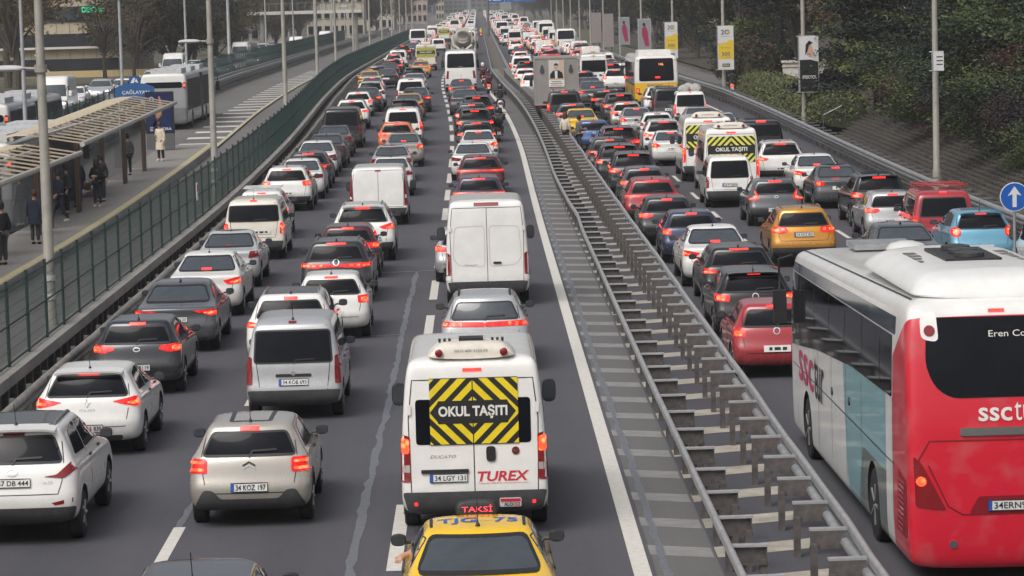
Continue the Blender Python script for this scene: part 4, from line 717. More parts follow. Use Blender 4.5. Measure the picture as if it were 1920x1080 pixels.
    for q in lamps: p.both('tail_lamp', 'rear', rnd(q, .035), LRED, 'lamp' if lit else 'fixed', off=.012, grid=.08)
    for q in cores: p.both('lamp_glow', 'rear', rnd(q, .03), LRED, 'core', off=.017, depth=.01, grid=.08)
    if brake: p.patch('brake_light', 'rear', rect(-brake[0], brake[0], brake[1]-brake[2]/2, brake[1]+brake[2]/2), LRED, 'brake', off=.016, grid=.1)
    if plate: p.plate(*plate)
    if bumper: p.patch('bumper', 'rear', rnd(bumper, .05), TRIM, off=.014, grid=.045)
    hz = z(.50) if kind != 'tall' else z(.33)
    p.both('headlamp', 'front', rnd([(W*.55, hz-.06), (W*.94, hz-.02), (W*.92, hz+.08), (W*.58, hz+.05)], .03), HEADO, 'head', off=.01)
    p.patch('grille', 'front', rnd(sym([(W*.5, hz-.02), (W*.45, hz-.28)]), .04), BLK, off=.006); p.plate(0, hz-.2, None, mode='front')
    p.both('door_gap', 'right', [(1.64, z(.7)), (1.66, z(.7)), (1.66, .36), (1.64, .36)], INK, off=.002, depth=.004)
    p.both('sill', 'right', [(ax[0]+r+.1, .30), (ax[1]-r-.1, .30), (ax[1]-r-.1, .40), (ax[0]+r+.1, .40)], TRIM if cladding else BLK, off=.008)
    if kind != 'tall':
        for hy in (1.75, 2.7): p.both('door_handle', 'right', rect(hy-.1, hy+.08, z(.62 if kind != 'mpv' else .52), z(.62 if kind != 'mpv' else .52)+.025), BLK, off=.025, depth=.02)
        p.mirrors(L-1.42, z(.71 if kind != 'mpv' else .62), (.185, .11, .14), 'black' if cladding or kind == 'mpv' else 'paint')
    else: p.mirrors(L-1.35, z(.57), (.22, .12, .36), 'black', .02)
    if cladding: p.both('arch_trim', 'right', [(ax[0]+math.cos(R(a))*(r+.13), .33+math.sin(R(a))*(r+.13)) for a in range(0, 181, 20)]+[(ax[0]+math.cos(R(a))*(r+.065), .33+math.sin(R(a))*(r+.065)) for a in range(180, -1, -20)], TRIM, off=.006)
    if seam and kind in ('hatch', 'suv', 'mpv'):
        zb = plate[1]-.16 if plate else .5; zb = max(zb, .52); w1 = W*.78
        p.lines('tailgate_gap', 'rear', [[(W*.70, z(.93)), (w1, z(.70)), (w1*.98, z(.55)), (w1*.9, zb), (-w1*.9, zb), (-w1*.98, z(.55)), (-w1, z(.70)), (-W*.70, z(.93))]])
    if kind == 'sedan': p.lines('boot_gap', 'rear', [[(W*.80, z(.655)), (W*.70, .56), (-W*.70, .56), (-W*.80, z(.655))]])
    if dark_roof: p.patch('roof_glass', 'top', rnd(sym([(W*.56, L-2.15), (W*.60, 1.6), (W*.57, .68)]), .1), mat('roof_glass', (.03, .032, .036), .12, 0, .6), off=.005)
    if rails:
        for sx in (1, -1):
            path = []
            for k in range(9):
                t = k/8; y = .7+(L-2.9)*t; l, _, _, _ = p.bvh.ray_cast(Vector((sx*W*.585, y, 9)), Vector((0, 0, -1))); path.append(l+Vector((0, 0, .05*math.sin(math.pi*min(1, max(0, t)))**.4-.01)))
            b = MB(); b.tube(path, .02, 6); p.add('roof_rail', b.mesh('roof_rail', rails))
    if spoiler:
        b = MB(); top, bot = [], []
        for k in range(9):
            x = W*.64*(k/4-1); row = []
            for y in (.74, .62): l, _, _, _ = p.bvh.ray_cast(Vector((x, y, 9)), Vector((0, 0, -1))); row.append(l+Vector((0, 0, .008)))
            sl = (row[1].z-row[0].z)/.12; yb = .33+.12*(x/W)**2; row.append(Vector((x, yb, row[1].z-.018))); row.append(Vector((x, yb+.01, row[1].z-.05))); row.append(Vector((x, .5, row[1].z-.06))); top += row
        b.add(top, [(k*5+j, k*5+j+1, k*5+5+j+1, k*5+5+j) for k in range(8) for j in range(4)])
        p.add('spoiler', b.mesh('spoiler', BLK, 50), 'paint')
    if ant: p.antenna(p.ref[0]+.2, ant)
    if badge: p.lines('badge', 'rear', [badge], CHROME, .02, .014)
    if extra: extra(p)
    return p.finish()
circ = lambda x, z, r, n=14: [(x+r*math.cos(2*math.pi*k/n), z+r*math.sin(2*math.pi*k/n)) for k in range(n)]
ring = lambda x, z, r, a=1.: [(x+r*math.cos(2*math.pi*k/14), z+a*r*math.sin(2*math.pi*k/14)) for k in range(15)]
PR = {}
W = .90   # hatchbacks
PR['clio'] = car('hatchback', 'car', 4.05, .895, 1.45, 'hatch', lamps=[[(.42, .93), (.80, 1.0), (.885, .97), (.88, .86), (.80, .84), (.60, .88)]], cores=[[(.66, .91), (.85, .94), (.85, .88), (.70, .88)]],
    brake=(.17, 1.375, .03), plate=(0, .50, '34 DVA 830'), ant='whip', spoiler=1, bumper=sym([(.6, .38), (.55, .27)]), badge=[(0, .99), (.045, .92), (0, .85), (-.045, .92), (0, .99), (0, .85)], extra=lambda p: p.text('lettering', 'rear', 'CLIO', (0, .80), .26, .035, CHROME))
PR['c3'] = car('hatchback', 'car', 3.99, .875, 1.48, 'hatch', lamps=[rect(.60, .87, .80, 1.0)], cores=[[(.64, .83), (.83, .83), (.83, .87), (.64, .87)], [(.64, .93), (.83, .93), (.83, .965), (.64, .965)]], brake=(.14, 1.385, .05),
    plate=(0, .60, '34 KOZ 197'), ant='whip', cladding=True, bumper=sym([(.62, .56), (.72, .50), (.86, .30), (.3, .28)]) and sym([(.42, .44), (.52, .56), (.66, .57), (.80, .32), (.7, .27)]), badge=[(-.09, .86), (0, .91), (.09, .86)],
    extra=lambda p: (p.lines('badge', 'rear', [[(-.09, .90), (0, .95), (.09, .90)]], BLK, .025, .014), p.lines('roof_stripe', 'top', [[(.28, .72), (.30, 1.7)], [(-.28, .72), (-.30, 1.7)], [(-.28, .72), (.28, .72)]], TRIM, .06, .006)))
PR['kia'] = car('hatchback', 'car', 4.07, .87, 1.45, 'hatch', lamps=[[(.42, .90), (.45, .97), (.86, 1.0), (.87, .86), (.6, .84)]], cores=[rect(.68, .83, .88, .96)], brake=(.15, 1.36, .045), plate=(.0, .56, '34 FA 2119'), ant='whip', bumper=sym([(.66, .42), (.6, .28)]), badge=ring(0, .90, .06, .6))
PR['polo'] = car('hatchback', 'car', 3.98, .85, 1.45, 'hatch', lamps=[[(.60, .82), (.58, .98), (.82, .99), (.85, .84)]], cores=[[(.66, .85), (.80, .85), (.79, .94), (.66, .94)]], brake=(.15, 1.37, .035), plate=(0, .60), ant='whip', bumper=None, badge=ring(0, .93, .06))
PR['golf'] = car('hatchback', 'car', 4.25, .89, 1.47, 'hatch', lamps=[[(.56, .83), (.54, .97), (.85, 1.0), (.87, .85)]], cores=[[(.64, .86), (.82, .87), (.82, .96), (.64, .95)]], brake=(.14, 1.39, .03), plate=(0, .60), ant='whip', spoiler=1, badge=ring(0, .93, .065))
PR['zoe'] = car('hatchback', 'car', 4.08, .87, 1.55, 'hatch', lamps=[circ(.70, 1.0, .13)], cores=[circ(.70, 1.0, .08)], brake=(.14, 1.46, .03), plate=(0, .6), ant='whip', spoiler=1)
PR['sweep'] = car('hatchback', 'car', 4.36, .90, 1.46, 'hatch', lamps=[[(.30, .90), (.80, .98), (.885, .96), (.88, .86), (.5, .86)]], cores=[[(.62, .89), (.84, .92), (.84, .87), (.62, .87)]], brake=(.22, 1.385, .03), plate=(0, .55), bumper=sym([(.66, .42), (.6, .28)]))
# saloons
PR['octavia'] = car('saloon', 'car', 4.68, .905, 1.46, 'sedan', lamps=[[(.36, .92), (.86, .95), (.89, .84), (.78, .80), (.62, .86)]], cores=[[(.60, .89), (.85, .91), (.84, .85), (.70, .85)]], brake=None, plate=(0, .74, '34 BZT 120'), ant='fin', bumper=sym([(.7, .36), (.6, .26)]), glass=GLASS2, wiper=False)
PR['egea'] = car('saloon', 'car', 4.53, .895, 1.49, 'sedan', lamps=[[(.44, .90), (.80, .97), (.88, .95), (.88, .83), (.56, .80)]], cores=[[(.60, .86), (.85, .92), (.85, .86), (.64, .83)]], brake=(.12, 1.12, .04), plate=(0, .70), ant='whip', glass=GLASS2, wiper=False)
PR['symbol'] = car('saloon', 'car', 4.35, .86, 1.46, 'sedan', lamps=[[(.56, .80), (.60, .98), (.85, .98), (.86, .84)]], cores=[[(.66, .84), (.82, .85), (.82, .93), (.68, .93)]], brake=(.1, 1.10, .03), plate=(0, .72), ant='whip', glass=GLASS2, wiper=False)
PR['accent'] = car('saloon', 'car', 4.37, .86, 1.45, 'sedan', lamps=[[(.48, .86), (.62, .96), (.85, .97), (.86, .80), (.62, .80)]], cores=[circ(.72, .88, .065)], brake=(.13, 1.33, .035), plate=(0, .72), ant='whip', glass=GLASS2, wiper=False)
def taxi_x(p):
    for k, x in enumerate('TJG 75'): pass
    p.text('lettering', 'top', 'TJG  75', (0, 1.86), .92, .30, mat('blue_print', (.03, .10, .42), .5), off=.006, bold=.02)
    p.lines('roof_seam', 'top', [[(.53, 1.66), (.54, 3.0)], [(-.53, 1.66), (-.54, 3.0)]], BLK, .035, .006)
    b = MB(); l, _, _, _ = p.bvh.ray_cast(Vector((0, 2.55, 9)), Vector((0, 0, -1))); s_ = shell([(0, 0, -.09, .09, .24, .04, .04, 0, 0), (.05, .05, -.09, .09, .26, .04, .04, 0, 0), (.15, .15, -.075, .075, .24, .04, .04, 0, 0), (.19, .19, -.05, .05, .2, .03, .03, 0, 0)], 1)
    b.add([v.co+l for v in s_.vertices], [tuple(q.vertices) for q in s_.polygons]); i = p.add('roof_sign', b.mesh('roof_sign', BLK), label='black roof sign reading TAKSI in red')
    p2, fs = fit_text('TAKSİ', .36, .085); t = MB(); t.add([(x+l.x, l.y-.094, z+l.z+.10) for x, z in p2], fs); p.add('lettering', t.mesh('lettering', mat('sign_red_lit', (.5, .02, .03), .4, emit=(1, .05, .09), es=2.2), 0), sub=i)
    p.both('side_band', 'right', [(.3, .80), (3.9, .80), (3.9, .90), (.3, .90)], mat('checker_grey', (.06, .05, .04), .5), off=.004)
PR['taxi'] = car('taxi', 'taxi', 4.53, .895, 1.49, 'sedan', lamps=[[(.44, .90), (.80, .97), (.88, .95), (.88, .83), (.56, .80)]], cores=[[(.60, .86), (.85, .92), (.85, .86), (.64, .83)]], brake=None, plate=(0, .70), ant='whip', glass=GLASS2, wiper=False, extra=taxi_x)
def taxi_far(p):
    l, _, _, _ = p.bvh.ray_cast(Vector((0, 2.4, 9)), Vector((0, 0, -1))); b = MB(); b.box(l+Vector((0, 0, .08)), (.42, .14, .16)); p.add('roof_sign', b.mesh('roof_sign', BLK))
PR['taxi2'] = car('taxi', 'taxi', 4.4, .88, 1.47, 'sedan', lamps=[[(.50, .86), (.84, .97), (.86, .80)]], cores=[circ(.74, .88, .06)], brake=(.12, 1.1, .03), plate=(0, .7), ant=None, glass=GLASS2, wiper=False, extra=taxi_far)
# crossovers
PR['ix35'] = car('crossover', 'car', 4.41, .91, 1.66, 'suv', r=.34, lamps=[[(.44, .98), (.62, 1.0), (.88, 1.22), (.895, 1.06), (.72, .95)]], cores=(), brake=(.15, 1.535, .03), plate=(0, .90, '57 DB 444'), dark_roof=True, rails=STEELR, ant='whip', spoiler=1, bumper=sym([(.88, .56), (.8, .31)]), badge=ring(0, 1.05, .075, .6),
    extra=lambda p: (p.text('lettering', 'rear', 'ix35', (.50, .90), .13, .035, CHROME), p.both('fog_lamp', 'rear', [(.55, .62), (.84, .68), (.84, .62), (.6, .585)], LRED)))
PR['qash'] = car('crossover', 'car', 4.45, .92, 1.60, 'suv', r=.35, lamps=[[(.52, 1.02), (.86, 1.06), (.90, .95), (.62, .93)]], cores=[[(.62, 1.0), (.86, 1.02), (.86, .97), (.66, .97)]], brake=(.14, 1.50, .05), plate=(0, .62), dark_roof=True, rails=CHROME, ant='fin', bumper=sym([(.86, .55), (.8, .31)]))
PR['vw'] = car('crossover', 'car', 4.25, .90, 1.57, 'suv', r=.34, lamps=[[(0.0, .93), (.0, 1.0), (.86, 1.03), (.89, .94), (.6, .90)]], cores=[[(.34, .94), (.44, .94), (.44, .99), (.34, .99)], [(.50, .94), (.60, .94), (.60, .99), (.50, .99)], [(.66, .94), (.82, .95), (.82, .99), (.66, .99)]], brake=(.24, 1.48, .035), plate=(0, .58), rails=CHROME, ant='fin', bumper=sym([(.84, .52), (.76, .31)]), badge=ring(0, 1.04, .07))
PR['p2008'] = car('crossover', 'car', 4.30, .89, 1.55, 'suv', r=.34, lamps=[[(0, .94), (0, 1.03), (.84, 1.05), (.87, .95)]], cores=[[(.46, .96), (.53, .96), (.53, 1.03), (.46, 1.03)], [(.60, .96), (.67, .96), (.67, 1.03), (.60, 1.03)], [(.74, .96), (.81, .96), (.81, 1.03), (.74, 1.03)]], brake=None, plate=(0, .74, '34 AFR 908'), rails=BLK, ant=None, glass=GLASS2, bumper=sym([(.82, .55), (.76, .31)]))
PR['suv'] = car('crossover', 'car', 4.5, .925, 1.66, 'suv', r=.36, lamps=[[(.46, 1.02), (.80, 1.12), (.905, 1.08), (.90, .96), (.60, .95)]], cores=[[(.66, 1.0), (.86, 1.05), (.86, .98), (.68, .97)]], brake=(.2, 1.55, .04), plate=(0, .64), rails=CHROME, ant='fin', spoiler=1, bumper=sym([(.88, .58), (.8, .31)]), cladding=True)
PR['coupe'] = car('crossover', 'car', 4.5, .91, 1.52, 'suv', r=.35, lamps=[[(0, .95), (0, 1.0), (.6, 1.0), (.86, 1.02), (.89, .92), (.6, .93)]], cores=[[(.42, .96), (.85, .97), (.85, .99), (.42, .99)]], brake=(.2, 1.43, .035), plate=(0, .6), ant='fin', bumper=sym([(.84, .54), (.76, .31)]))
PR['lblock'] = car('crossover', 'car', 4.22, .91, 1.60, 'suv', r=.34, lamps=[[(.60, .92), (.56, 1.08), (.86, 1.10), (.885, .94)]], cores=[circ(.74, 1.0, .065)], brake=(.16, 1.50, .04), plate=(0, .66), rails=STEELR, ant='whip', bumper=sym([(.86, .55), (.8, .31)]), cladding=True)
PR['vitara'] = car('crossover', 'car', 4.17, .89, 1.61, 'suv', r=.35, lamps=[[(.42, .98), (.46, 1.10), (.84, 1.12), (.885, .97), (.6, .93)]], cores=[[(.52, 1.0), (.60, 1.0), (.60, 1.07), (.52, 1.07)], [(.68, .99), (.82, 1.0), (.82, 1.06), (.68, 1.07)]], brake=None, plate=(0, .90, '34 KKZ 805'), rails=CHROME, ant='whip', bumper=sym([(.86, .56), (.8, .31)]), cladding=True)
PR['bayon'] = car('crossover', 'car', 4.18, .89, 1.50, 'suv', r=.33, lamps=[[(.52, .92), (.64, 1.16), (.70, 1.16), (.62, .98), (.87, .92), (.88, .86), (.6, .86)]], cores=[[(.60, .95), (.66, 1.12), (.68, 1.12), (.64, .97), (.84, .90), (.84, .88), (.62, .91)]], brake=(.2, 1.42, .04), plate=(0, .55), ant='fin', bumper=sym([(.84, .52), (.76, .31)]), badge=ring(0, .95, .06, .6))
PR['juke'] = car('crossover', 'car', 4.14, .885, 1.57, 'suv', r=.34, lamps=[[(.50, .94), (.66, 1.04), (.87, 1.04), (.86, .88)]], cores=[[(.66, .95), (.84, 1.0), (.84, .93)]], brake=(.14, 1.48, .035), plate=(0, .62), ant=None, bumper=sym([(.84, .52), (.76, .31)]),
    extra=lambda p: [p.add('roof_bar', MB().tube([(-.62, y, 1.62), (.62, y, 1.62)], .025, 6).tube([(-.5, y, 1.5), (-.5, y, 1.62)], .02, 6).tube([(.5, y, 1.5), (.5, y, 1.62)], .02, 6).mesh('roof_bar', STEEL)) for y in (.95, 1.6, 2.2)])
# compact people carriers
PR['doblo'] = car('people_carrier', 'minivan', 4.25, .86, 1.83, 'mpv', r=.31, lamps=[[(.74, .66), (.74, 1.16), (.85, 1.18), (.86, .66)]], cores=[[(.77, .95), (.77, 1.10), (.84, 1.10), (.84, .95)]], brake=(.07, 1.755, .03), plate=(0, .70, '34 KOB 693'), ant='whip', rw=sym([(.66, 1.62), (.70, 1.05)]), bumper=sym([(.83, .56), (.76, .28)]), cover=True,
    extra=lambda p: (p.patch('plate_lintel', 'rear', rnd(rect(-.32, .32, .795, .85), .02), BLK, off=.02), p.lines('badge', 'rear', [ring(0, .86, .03)], CHROME, .02, .03)))
PR['caddy'] = car('people_carrier', 'minivan', 4.4, .895, 1.82, 'mpv', r=.32, lamps=[[(.76, .78), (.76, 1.10), (.88, 1.12), (.89, .78)]], cores=[circ(.825, 1.0, .05)], brake=(.1, 1.745, .035), plate=(.22, .84), ant='whip', rw=sym([(.70, 1.62), (.74, 1.16)]), bumper=sym([(.86, .58), (.78, .28)]))
PR['kangoo'] = car('people_carrier', 'minivan', 4.0, .83, 1.80, 'mpv', r=.30, lamps=[[(.73, .70), (.71, 1.08), (.82, 1.10), (.83, .70)]], cores=[[(.75, .90), (.75, 1.04), (.81, 1.04), (.81, .90)]], brake=None, plate=(0, .80, '34 FY 8670'), ant=None, rw=sym([(.60, 1.62), (.66, 1.05)]), bumper=sym([(.81, .60), (.74, .28)]), cover=True)
PR['tourneo'] = car('people_carrier', 'minivan', 4.6, .93, 1.86, 'mpv', r=.33, lamps=[[(.80, .80), (.78, 1.22), (.90, 1.24), (.92, .82)]], cores=[[(.82, .98), (.82, 1.14), (.89, 1.14), (.89, .98)]], brake=(.16, 1.77, .035), plate=(0, .66), ant='whip', bumper=sym([(.88, .56), (.8, .28)]), rails=BLK)
PR['vito'] = car('passenger_van', 'van', 5.1, .97, 1.95, 'mpv', r=.34, lamps=[[(.84, .72), (.82, 1.14), (.94, 1.16), (.96, .72)]], cores=[[(.86, .95), (.86, 1.08), (.93, 1.08), (.93, .95)]], brake=None, plate=(0, .72), ant=None, rw=sym([(.74, 1.74), (.80, 1.06)]), bumper=sym([(.92, .54), (.84, .28)]))
def roofrack(p):
    b = MB()
    for y in (.5, 1.2, 1.9): b.tube([(-.72, y, 1.94), (.72, y, 1.94)], .02, 6).tube([(-.66, y, 1.76), (-.66, y, 1.94)], .016, 6).tube([(.66, y, 1.76), (.66, y, 1.94)], .016, 6)
    p.add('roof_rack', b.mesh('roof_rack', paint('red')))
PR['dokker'] = car('people_carrier', 'minivan', 4.4, .89, 1.80, 'mpv', r=.32, lamps=[[(.76, .72), (.75, 1.10), (.87, 1.12), (.885, .72)]], cores=[[(.78, .88), (.78, 1.0), (.86, 1.0), (.86, .88)]], brake=(.09, 1.73, .03), plate=(0, .66), ant=None, bumper=sym([(.86, .56), (.78, .28)]), extra=roofrack)
# panel vans
def vandoors(z0, z1, xi=.0):
    def f(p): p.lines('door_gap', 'rear', [[(xi, z1), (xi, z0)], [(p.W*.86, z0), (p.W*.88, z1*.75), (p.W*.82, z1), (-p.W*.82, z1), (-p.W*.88, z1*.75), (-p.W*.86, z0)], [(-p.W*.86, z0), (p.W*.86, z0)]], INK, .014)
    return f
def transit_x(p):
    vandoors(.62, 2.42)(p)
    for sx in (-1, 1):
        q = [(.06, 1.98), (.78, 1.96), (.84, 1.2), (.70, 1.02), (.06, .98)]; q = [(sx*a, b) for a, b in q]; p.lines('pressing', 'rear', [rnd(q, .1)+[rnd(q, .1)[0]]], mat('white_shade', (.60, .58, .54), .5), .03, .002)
        p.both if 0 else None
    p.patch('door_handle', 'rear', rnd(rect(.14, .34, 1.05, 1.10), .02), BLK, off=.03); p.text('lettering', 'rear', 'TRANSIT', (-.40, 1.03), .34, .035, CHROME, off=.006)
    p.both('hinge', 'rear', rect(.86, .92, 1.85, 1.97), WHITE, off=.03); p.both('lamp_base', 'rear', rnd(rect(.90, 1.01, .66, .76), .02), WHITE, off=.016)
PR['transit'] = car('panel_van', 'van', 5.6, 1.02, 2.62, 'tall', wb=(1.05, 1.0), r=.35, lamps=[[(.90, .78), (.90, 1.30), (1.0, 1.34), (1.015, .78)]], cores=(), brake=(.30, 2.50, .07), plate=None, bumper=sym([(.98, .62), (.9, .33)]), ant=None, extra=transit_x, wiper=False)
PR['trafic'] = car('panel_van', 'van', 5.2, .975, 1.98, 'tall', wb=(1.0, .95), r=.33, lamps=[[(.86, .66), (.86, 1.75), (.95, 1.7), (.97, .66)]], cores=[[(.88, .72), (.88, .92), (.95, .92), (.95, .72)]], brake=(.10, 1.85, .05), plate=(-.35, .66), bumper=sym([(.94, .6), (.86, .33)]), ant=None, extra=vandoors(.64, 1.86), wiper=False)
PR['smallvan'] = car('panel_van', 'van', 4.9, .96, 1.98, 'tall', wb=(1.0, .95), r=.33, lamps=[[(.84, .8), (.84, 1.2), (.93, 1.2), (.95, .8)]], cores=(), brake=(.10, 1.88, .05), plate=(-.3, .66), bumper=sym([(.94, .6), (.86, .33)]), ant=None, extra=vandoors(.64, 1.86), wiper=False)
# school minibus with the hazard board
YEL = mat('board_yellow', (.78, .60, .01), .45, var=.08); YELG = mat('board_lime', (.72, .70, .10), .45, var=.08); BRD = mat('board_black', (.015, .015, .017), .4)
def clip_rect(poly, x0, x1, z0, z1):
    for ax, val, keep in ((0, x0, 1), (0, x1, -1), (1, z0, 1), (1, z1, -1)):
        out = []
        for i in range(len(poly)):
            a, b = poly[i-1], poly[i]; da, db = (a[ax]-val)*keep, (b[ax]-val)*keep
            if (da >= 0) != (db >= 0): t = da/(da-db); out.append((a[0]+(b[0]-a[0])*t, a[1]+(b[1]-a[1])*t))
            if db >= 0: out.append(b)
        poly = out
        if len(poly) < 3: return []
    return poly
def hazard(p, x0, x1, z0, z1, diamond, ymat, pod=True):
    i = p.patch('hazard_board', 'rear', rect(x0, x1, z0, z1), BRD, off=.012, grid=.2, label='black and yellow striped board reading OKUL TAŞITI'); zc = (z0+z1)/2-.01; mb = MB(); st = .17
    th = .13*(z1-z0)/1.0 if not diamond else .125
    for k in range(-1, 9):
        for sx in (-1, 1):
            for sz in (-1, 1):
                a = .10+k*.225; b = a+.12        # bands |x|+|z-zc| between a and b
                if not diamond: s2 = 1
                q = [(sx*a, zc), (sx*b, zc), (0, zc+sz*b), (0, zc+sz*a)] if diamond or sz > 0 else [(sx*(1.3-a), zc), (sx*(1.3-b), zc), (sx*(1.3-b)-sx*.6, zc-.6), (sx*(1.3-a)-sx*.6, zc-.6)]
                if a < 0: continue
                lo, hi = (max(x0, 0), x1) if sx > 0 else (x0, min(x1, 0)); q = clip_rect(q, lo+.004 if sx > 0 else lo, hi if sx > 0 else hi-.004, (zc+.155 if sz > 0 else z0), (z1 if sz > 0 else zc-.155)) if not diamond else clip_rect(q, lo+.008*(sx > 0), hi-.008*(sx < 0), z0+.01, z1-.01)
                if len(q) > 2: pp = patch(p.bvh, 'rear', q, .015, .002, .3); mb.add(pp.v, pp.f)
    p.add('stripes', mb.mesh('stripes', ymat, 0), sub=i)
    if diamond: lab = [(-.60, zc), (-.50, zc+.12), (-.48, zc+.16), (.48, zc+.16), (.50, zc+.12), (.60, zc), (.50, zc-.12), (.48, zc-.16), (-.48, zc-.16), (-.50, zc-.12)]
    else: lab = rect(x0, x1, zc-.15, zc+.15)
    p.patch('name_strip', 'rear', lab, BRD, off=.018, depth=.004, grid=.3, sub=i)
    p.text('lettering', 'rear', 'OKUL TAŞITI', (0, zc), .96 if diamond else 1.15, .19, WHITE, off=.024, bold=.035, sub=i)
    if pod:
        zt = p.H; b = MB(); s_ = shell([(0, 0, -.02, 1.0, .62, .1, .2, 0, .1), (.05, .05, 0, .95, .62, .1, .2, 0, .1), (.17, .16, .02, .85, .50, .1, .2, 0, .1), (.22, .2, .1, .75, .42, .1, .2, 0, .1), (.23, .2, .2, .6, .3, .1, .1, 0, .05)], 2)
        b.add([(v.co.x, v.co.y+.16, v.co.z+zt-.045) for v in s_.vertices], [tuple(q.vertices) for q in s_.polygons]); j = p.add('roof_unit', b.mesh('roof_unit', mat('aged_white', (.66, .62, .54), .5, var=.15, vscale=4)))
        c = MB(); c.box((0, .55, zt+.19), (.34, .3, .06)); p.add('fan_cover', c.mesh('fan_cover', BLK), sub=j)
        for sx in (-1, 1):
            d = MB(); d.lathe([(.055, 0), (.055, .03), (.04, .04)], 14, 'Y', (sx*.45, .145, zt+.05)); d.v = [(x, .29-y, z_) for x, y, z_ in d.v]; p.add('roof_lamp', d.mesh('roof_lamp', LRED), sub=j)
            for k in range(3): e = MB(); e.box((sx*(.30+.07*k), .50, zt+.185), (.035, .06, .05)); p.add('vent', e.mesh('vent', BLK), sub=j)
        t2, fs = fit_text('0212 609 5153 05', .46, .035); t = MB(); t.add([(x, .155, z_+zt+.07) for x, z_ in t2], fs); p.add('lettering', t.mesh('lettering', TRIM, 0), sub=j)
def okul_x(p):
    vandoors(.62, 2.2)(p); p.both('rear_window', 'rear', rnd(rect(.05, .80, 1.30, 1.93), .05), GLASS, off=.006); hazard(p, -.60, .63, 1.29, 2.22, True, YEL)
    p.text('lettering', 'rear', 'DUCATO', (-.43, 1.13), .36, .045, CHROME, off=.008, shear=.3); p.patch('door_handle', 'rear', rnd(rect(.17, .30, 1.05, 1.26), .05), BLK, off=.025)
    i = p.patch('badge', 'rear', circ(.58, 1.19, .055), mat('badge_maroon', (.12, .01, .02), .3), off=.014); p.text('lettering', 'rear', 'FIAT', (.58, 1.19), .07, .03, CHROME, off=.018, sub=i)
    p.patch('plate_lintel', 'rear', rect(-.74, -.08, .90, .95), BLK, off=.03)
    RP = mat('print_red', (.55, .02, .04), .5); p.text('lettering', 'rear', 'TUREX', (.40, .84), .72, .14, RP, off=.006, bold=.025, shear=.2); p.text('lettering', 'rear', 'Turizm 0212 609 00 06 www.turexturizm.com.tr', (.40, .745), .70, .022, RP, off=.006)
    i = p.patch('sticker', 'rear', rnd(rect(.34, .64, .42, .54), .02), mat('sticker_white', (.7, .68, .66), .5), off=.03); p.text('lettering', 'rear', 'ALO', (.46, .455), .12, .045, INK, off=.037, sub=i, bold=.02); p.text('lettering', 'rear', '153', (.575, .455), .09, .045, RP, off=.037, sub=i, bold=.02); p.patch('sticker_band', 'rear', rect(.35, .63, .49, .53), RP, off=.034, depth=.003, sub=i)
    p.both('hinge', 'rear', rect(.86, .91, 1.72, 1.86), WHITE, off=.03); p.both('reflector', 'rear', rect(.80, .84, .46, .50), LBR, off=.026); p.both('reversing_lamp', 'rear', rect(.895, .99, .92, 1.02), LCLR, off=.018)
PR['okul'] = car('school_minibus', 'minibus', 5.9, 1.025, 2.52, 'tall', wb=(1.15, 1.0), r=.35, lamps=[[(.885, .78), (.885, 1.42), (1.0, 1.45), (1.015, .78)]], cores=[[(.90, 1.18), (.90, 1.38), (.99, 1.40), (.995, 1.18)]], brake=(.13, 2.33, .04), plate=(-.36, .83, '34 LGY 131'), bumper=sym([(1.0, .64), (.92, .33)]), ant=None, extra=okul_x, wiper=False, lit=False,
    side=[[(.5, 1.35), (.5, 1.95), (1.9, 1.97), (1.9, 1.35)], [(2.0, 1.35), (2.0, 1.97), (3.3, 1.97), (3.3, 1.35)], [(3.6, 1.3), (3.6, 1.9), (4.15, 1.88), (4.75, 1.3)]])
def okul2_x(p): vandoors(.62, 2.3)(p); hazard(p, -.86, .86, 1.28, 2.22, False, YELG); p.both('rear_window', 'rear', rnd(rect(.05, .84, 1.31, 1.95), .05), GLASS, off=.006)
PR['okul2'] = car('school_minibus', 'minibus', 6.2, 1.025, 2.55, 'tall', wb=(1.15, 1.0), r=.35, lamps=[[(.90, .78), (.90, 1.34), (1.0, 1.38), (1.015, .78)]], cores=[[(.92, 1.12), (.92, 1.30), (.99, 1.32), (.995, 1.12)]], brake=(.17, 2.36, .05), plate=(-.36, .83), bumper=sym([(1.0, .64), (.92, .33)]), ant=None, extra=okul2_x, wiper=False,
    side=[[(.4, 1.3), (.4, 2.0), (1.9, 2.0), (1.9, 1.3)], [(2.0, 1.3), (2.0, 2.0), (3.4, 2.0), (3.4, 1.3)], [(3.8, 1.3), (3.8, 1.9), (4.4, 1.88), (5.0, 1.3)]])
PR['minibus'] = car('minibus', 'minibus', 5.9, 1.0, 2.5, 'tall', wb=(1.1, 1.0), r=.35, lamps=[[(.88, .78), (.88, 1.3), (.97, 1.3), (.99, .78)]], cores=[[(.9, 1.1), (.9, 1.25), (.96, 1.25), (.97, 1.1)]], brake=(.14, 2.36, .04), plate=(-.3, .8), rw=sym([(.80, 2.05), (.84, 1.25)]), bumper=sym([(.98, .62), (.9, .33)]), ant=None, extra=vandoors(.62, 2.3), wiper=False)
def pickup_x(p): p.patch('canopy_gap', 'right', rect(.2, 1.9, 1.02, 1.05), INK, off=.004); p.patch('canopy_gap', 'left', rect(.2, 1.9, 1.02, 1.05), INK, off=.004)
PR['pickup'] = car('pickup', 'pickup', 5.2, .95, 1.86, 'mpv', r=.38, lamps=[[(.80, .78), (.79, 1.02), (.92, 1.04), (.935, .78)]], cores=[[(.82, .84), (.82, .98), (.91, .98), (.91, .84)]], brake=(.2, 1.78, .05), plate=(0, .62), ant=None, rw=sym([(.74, 1.66), (.80, 1.16)]), bumper=sym([(.9, .62), (.84, .34)]), extra=pickup_x)
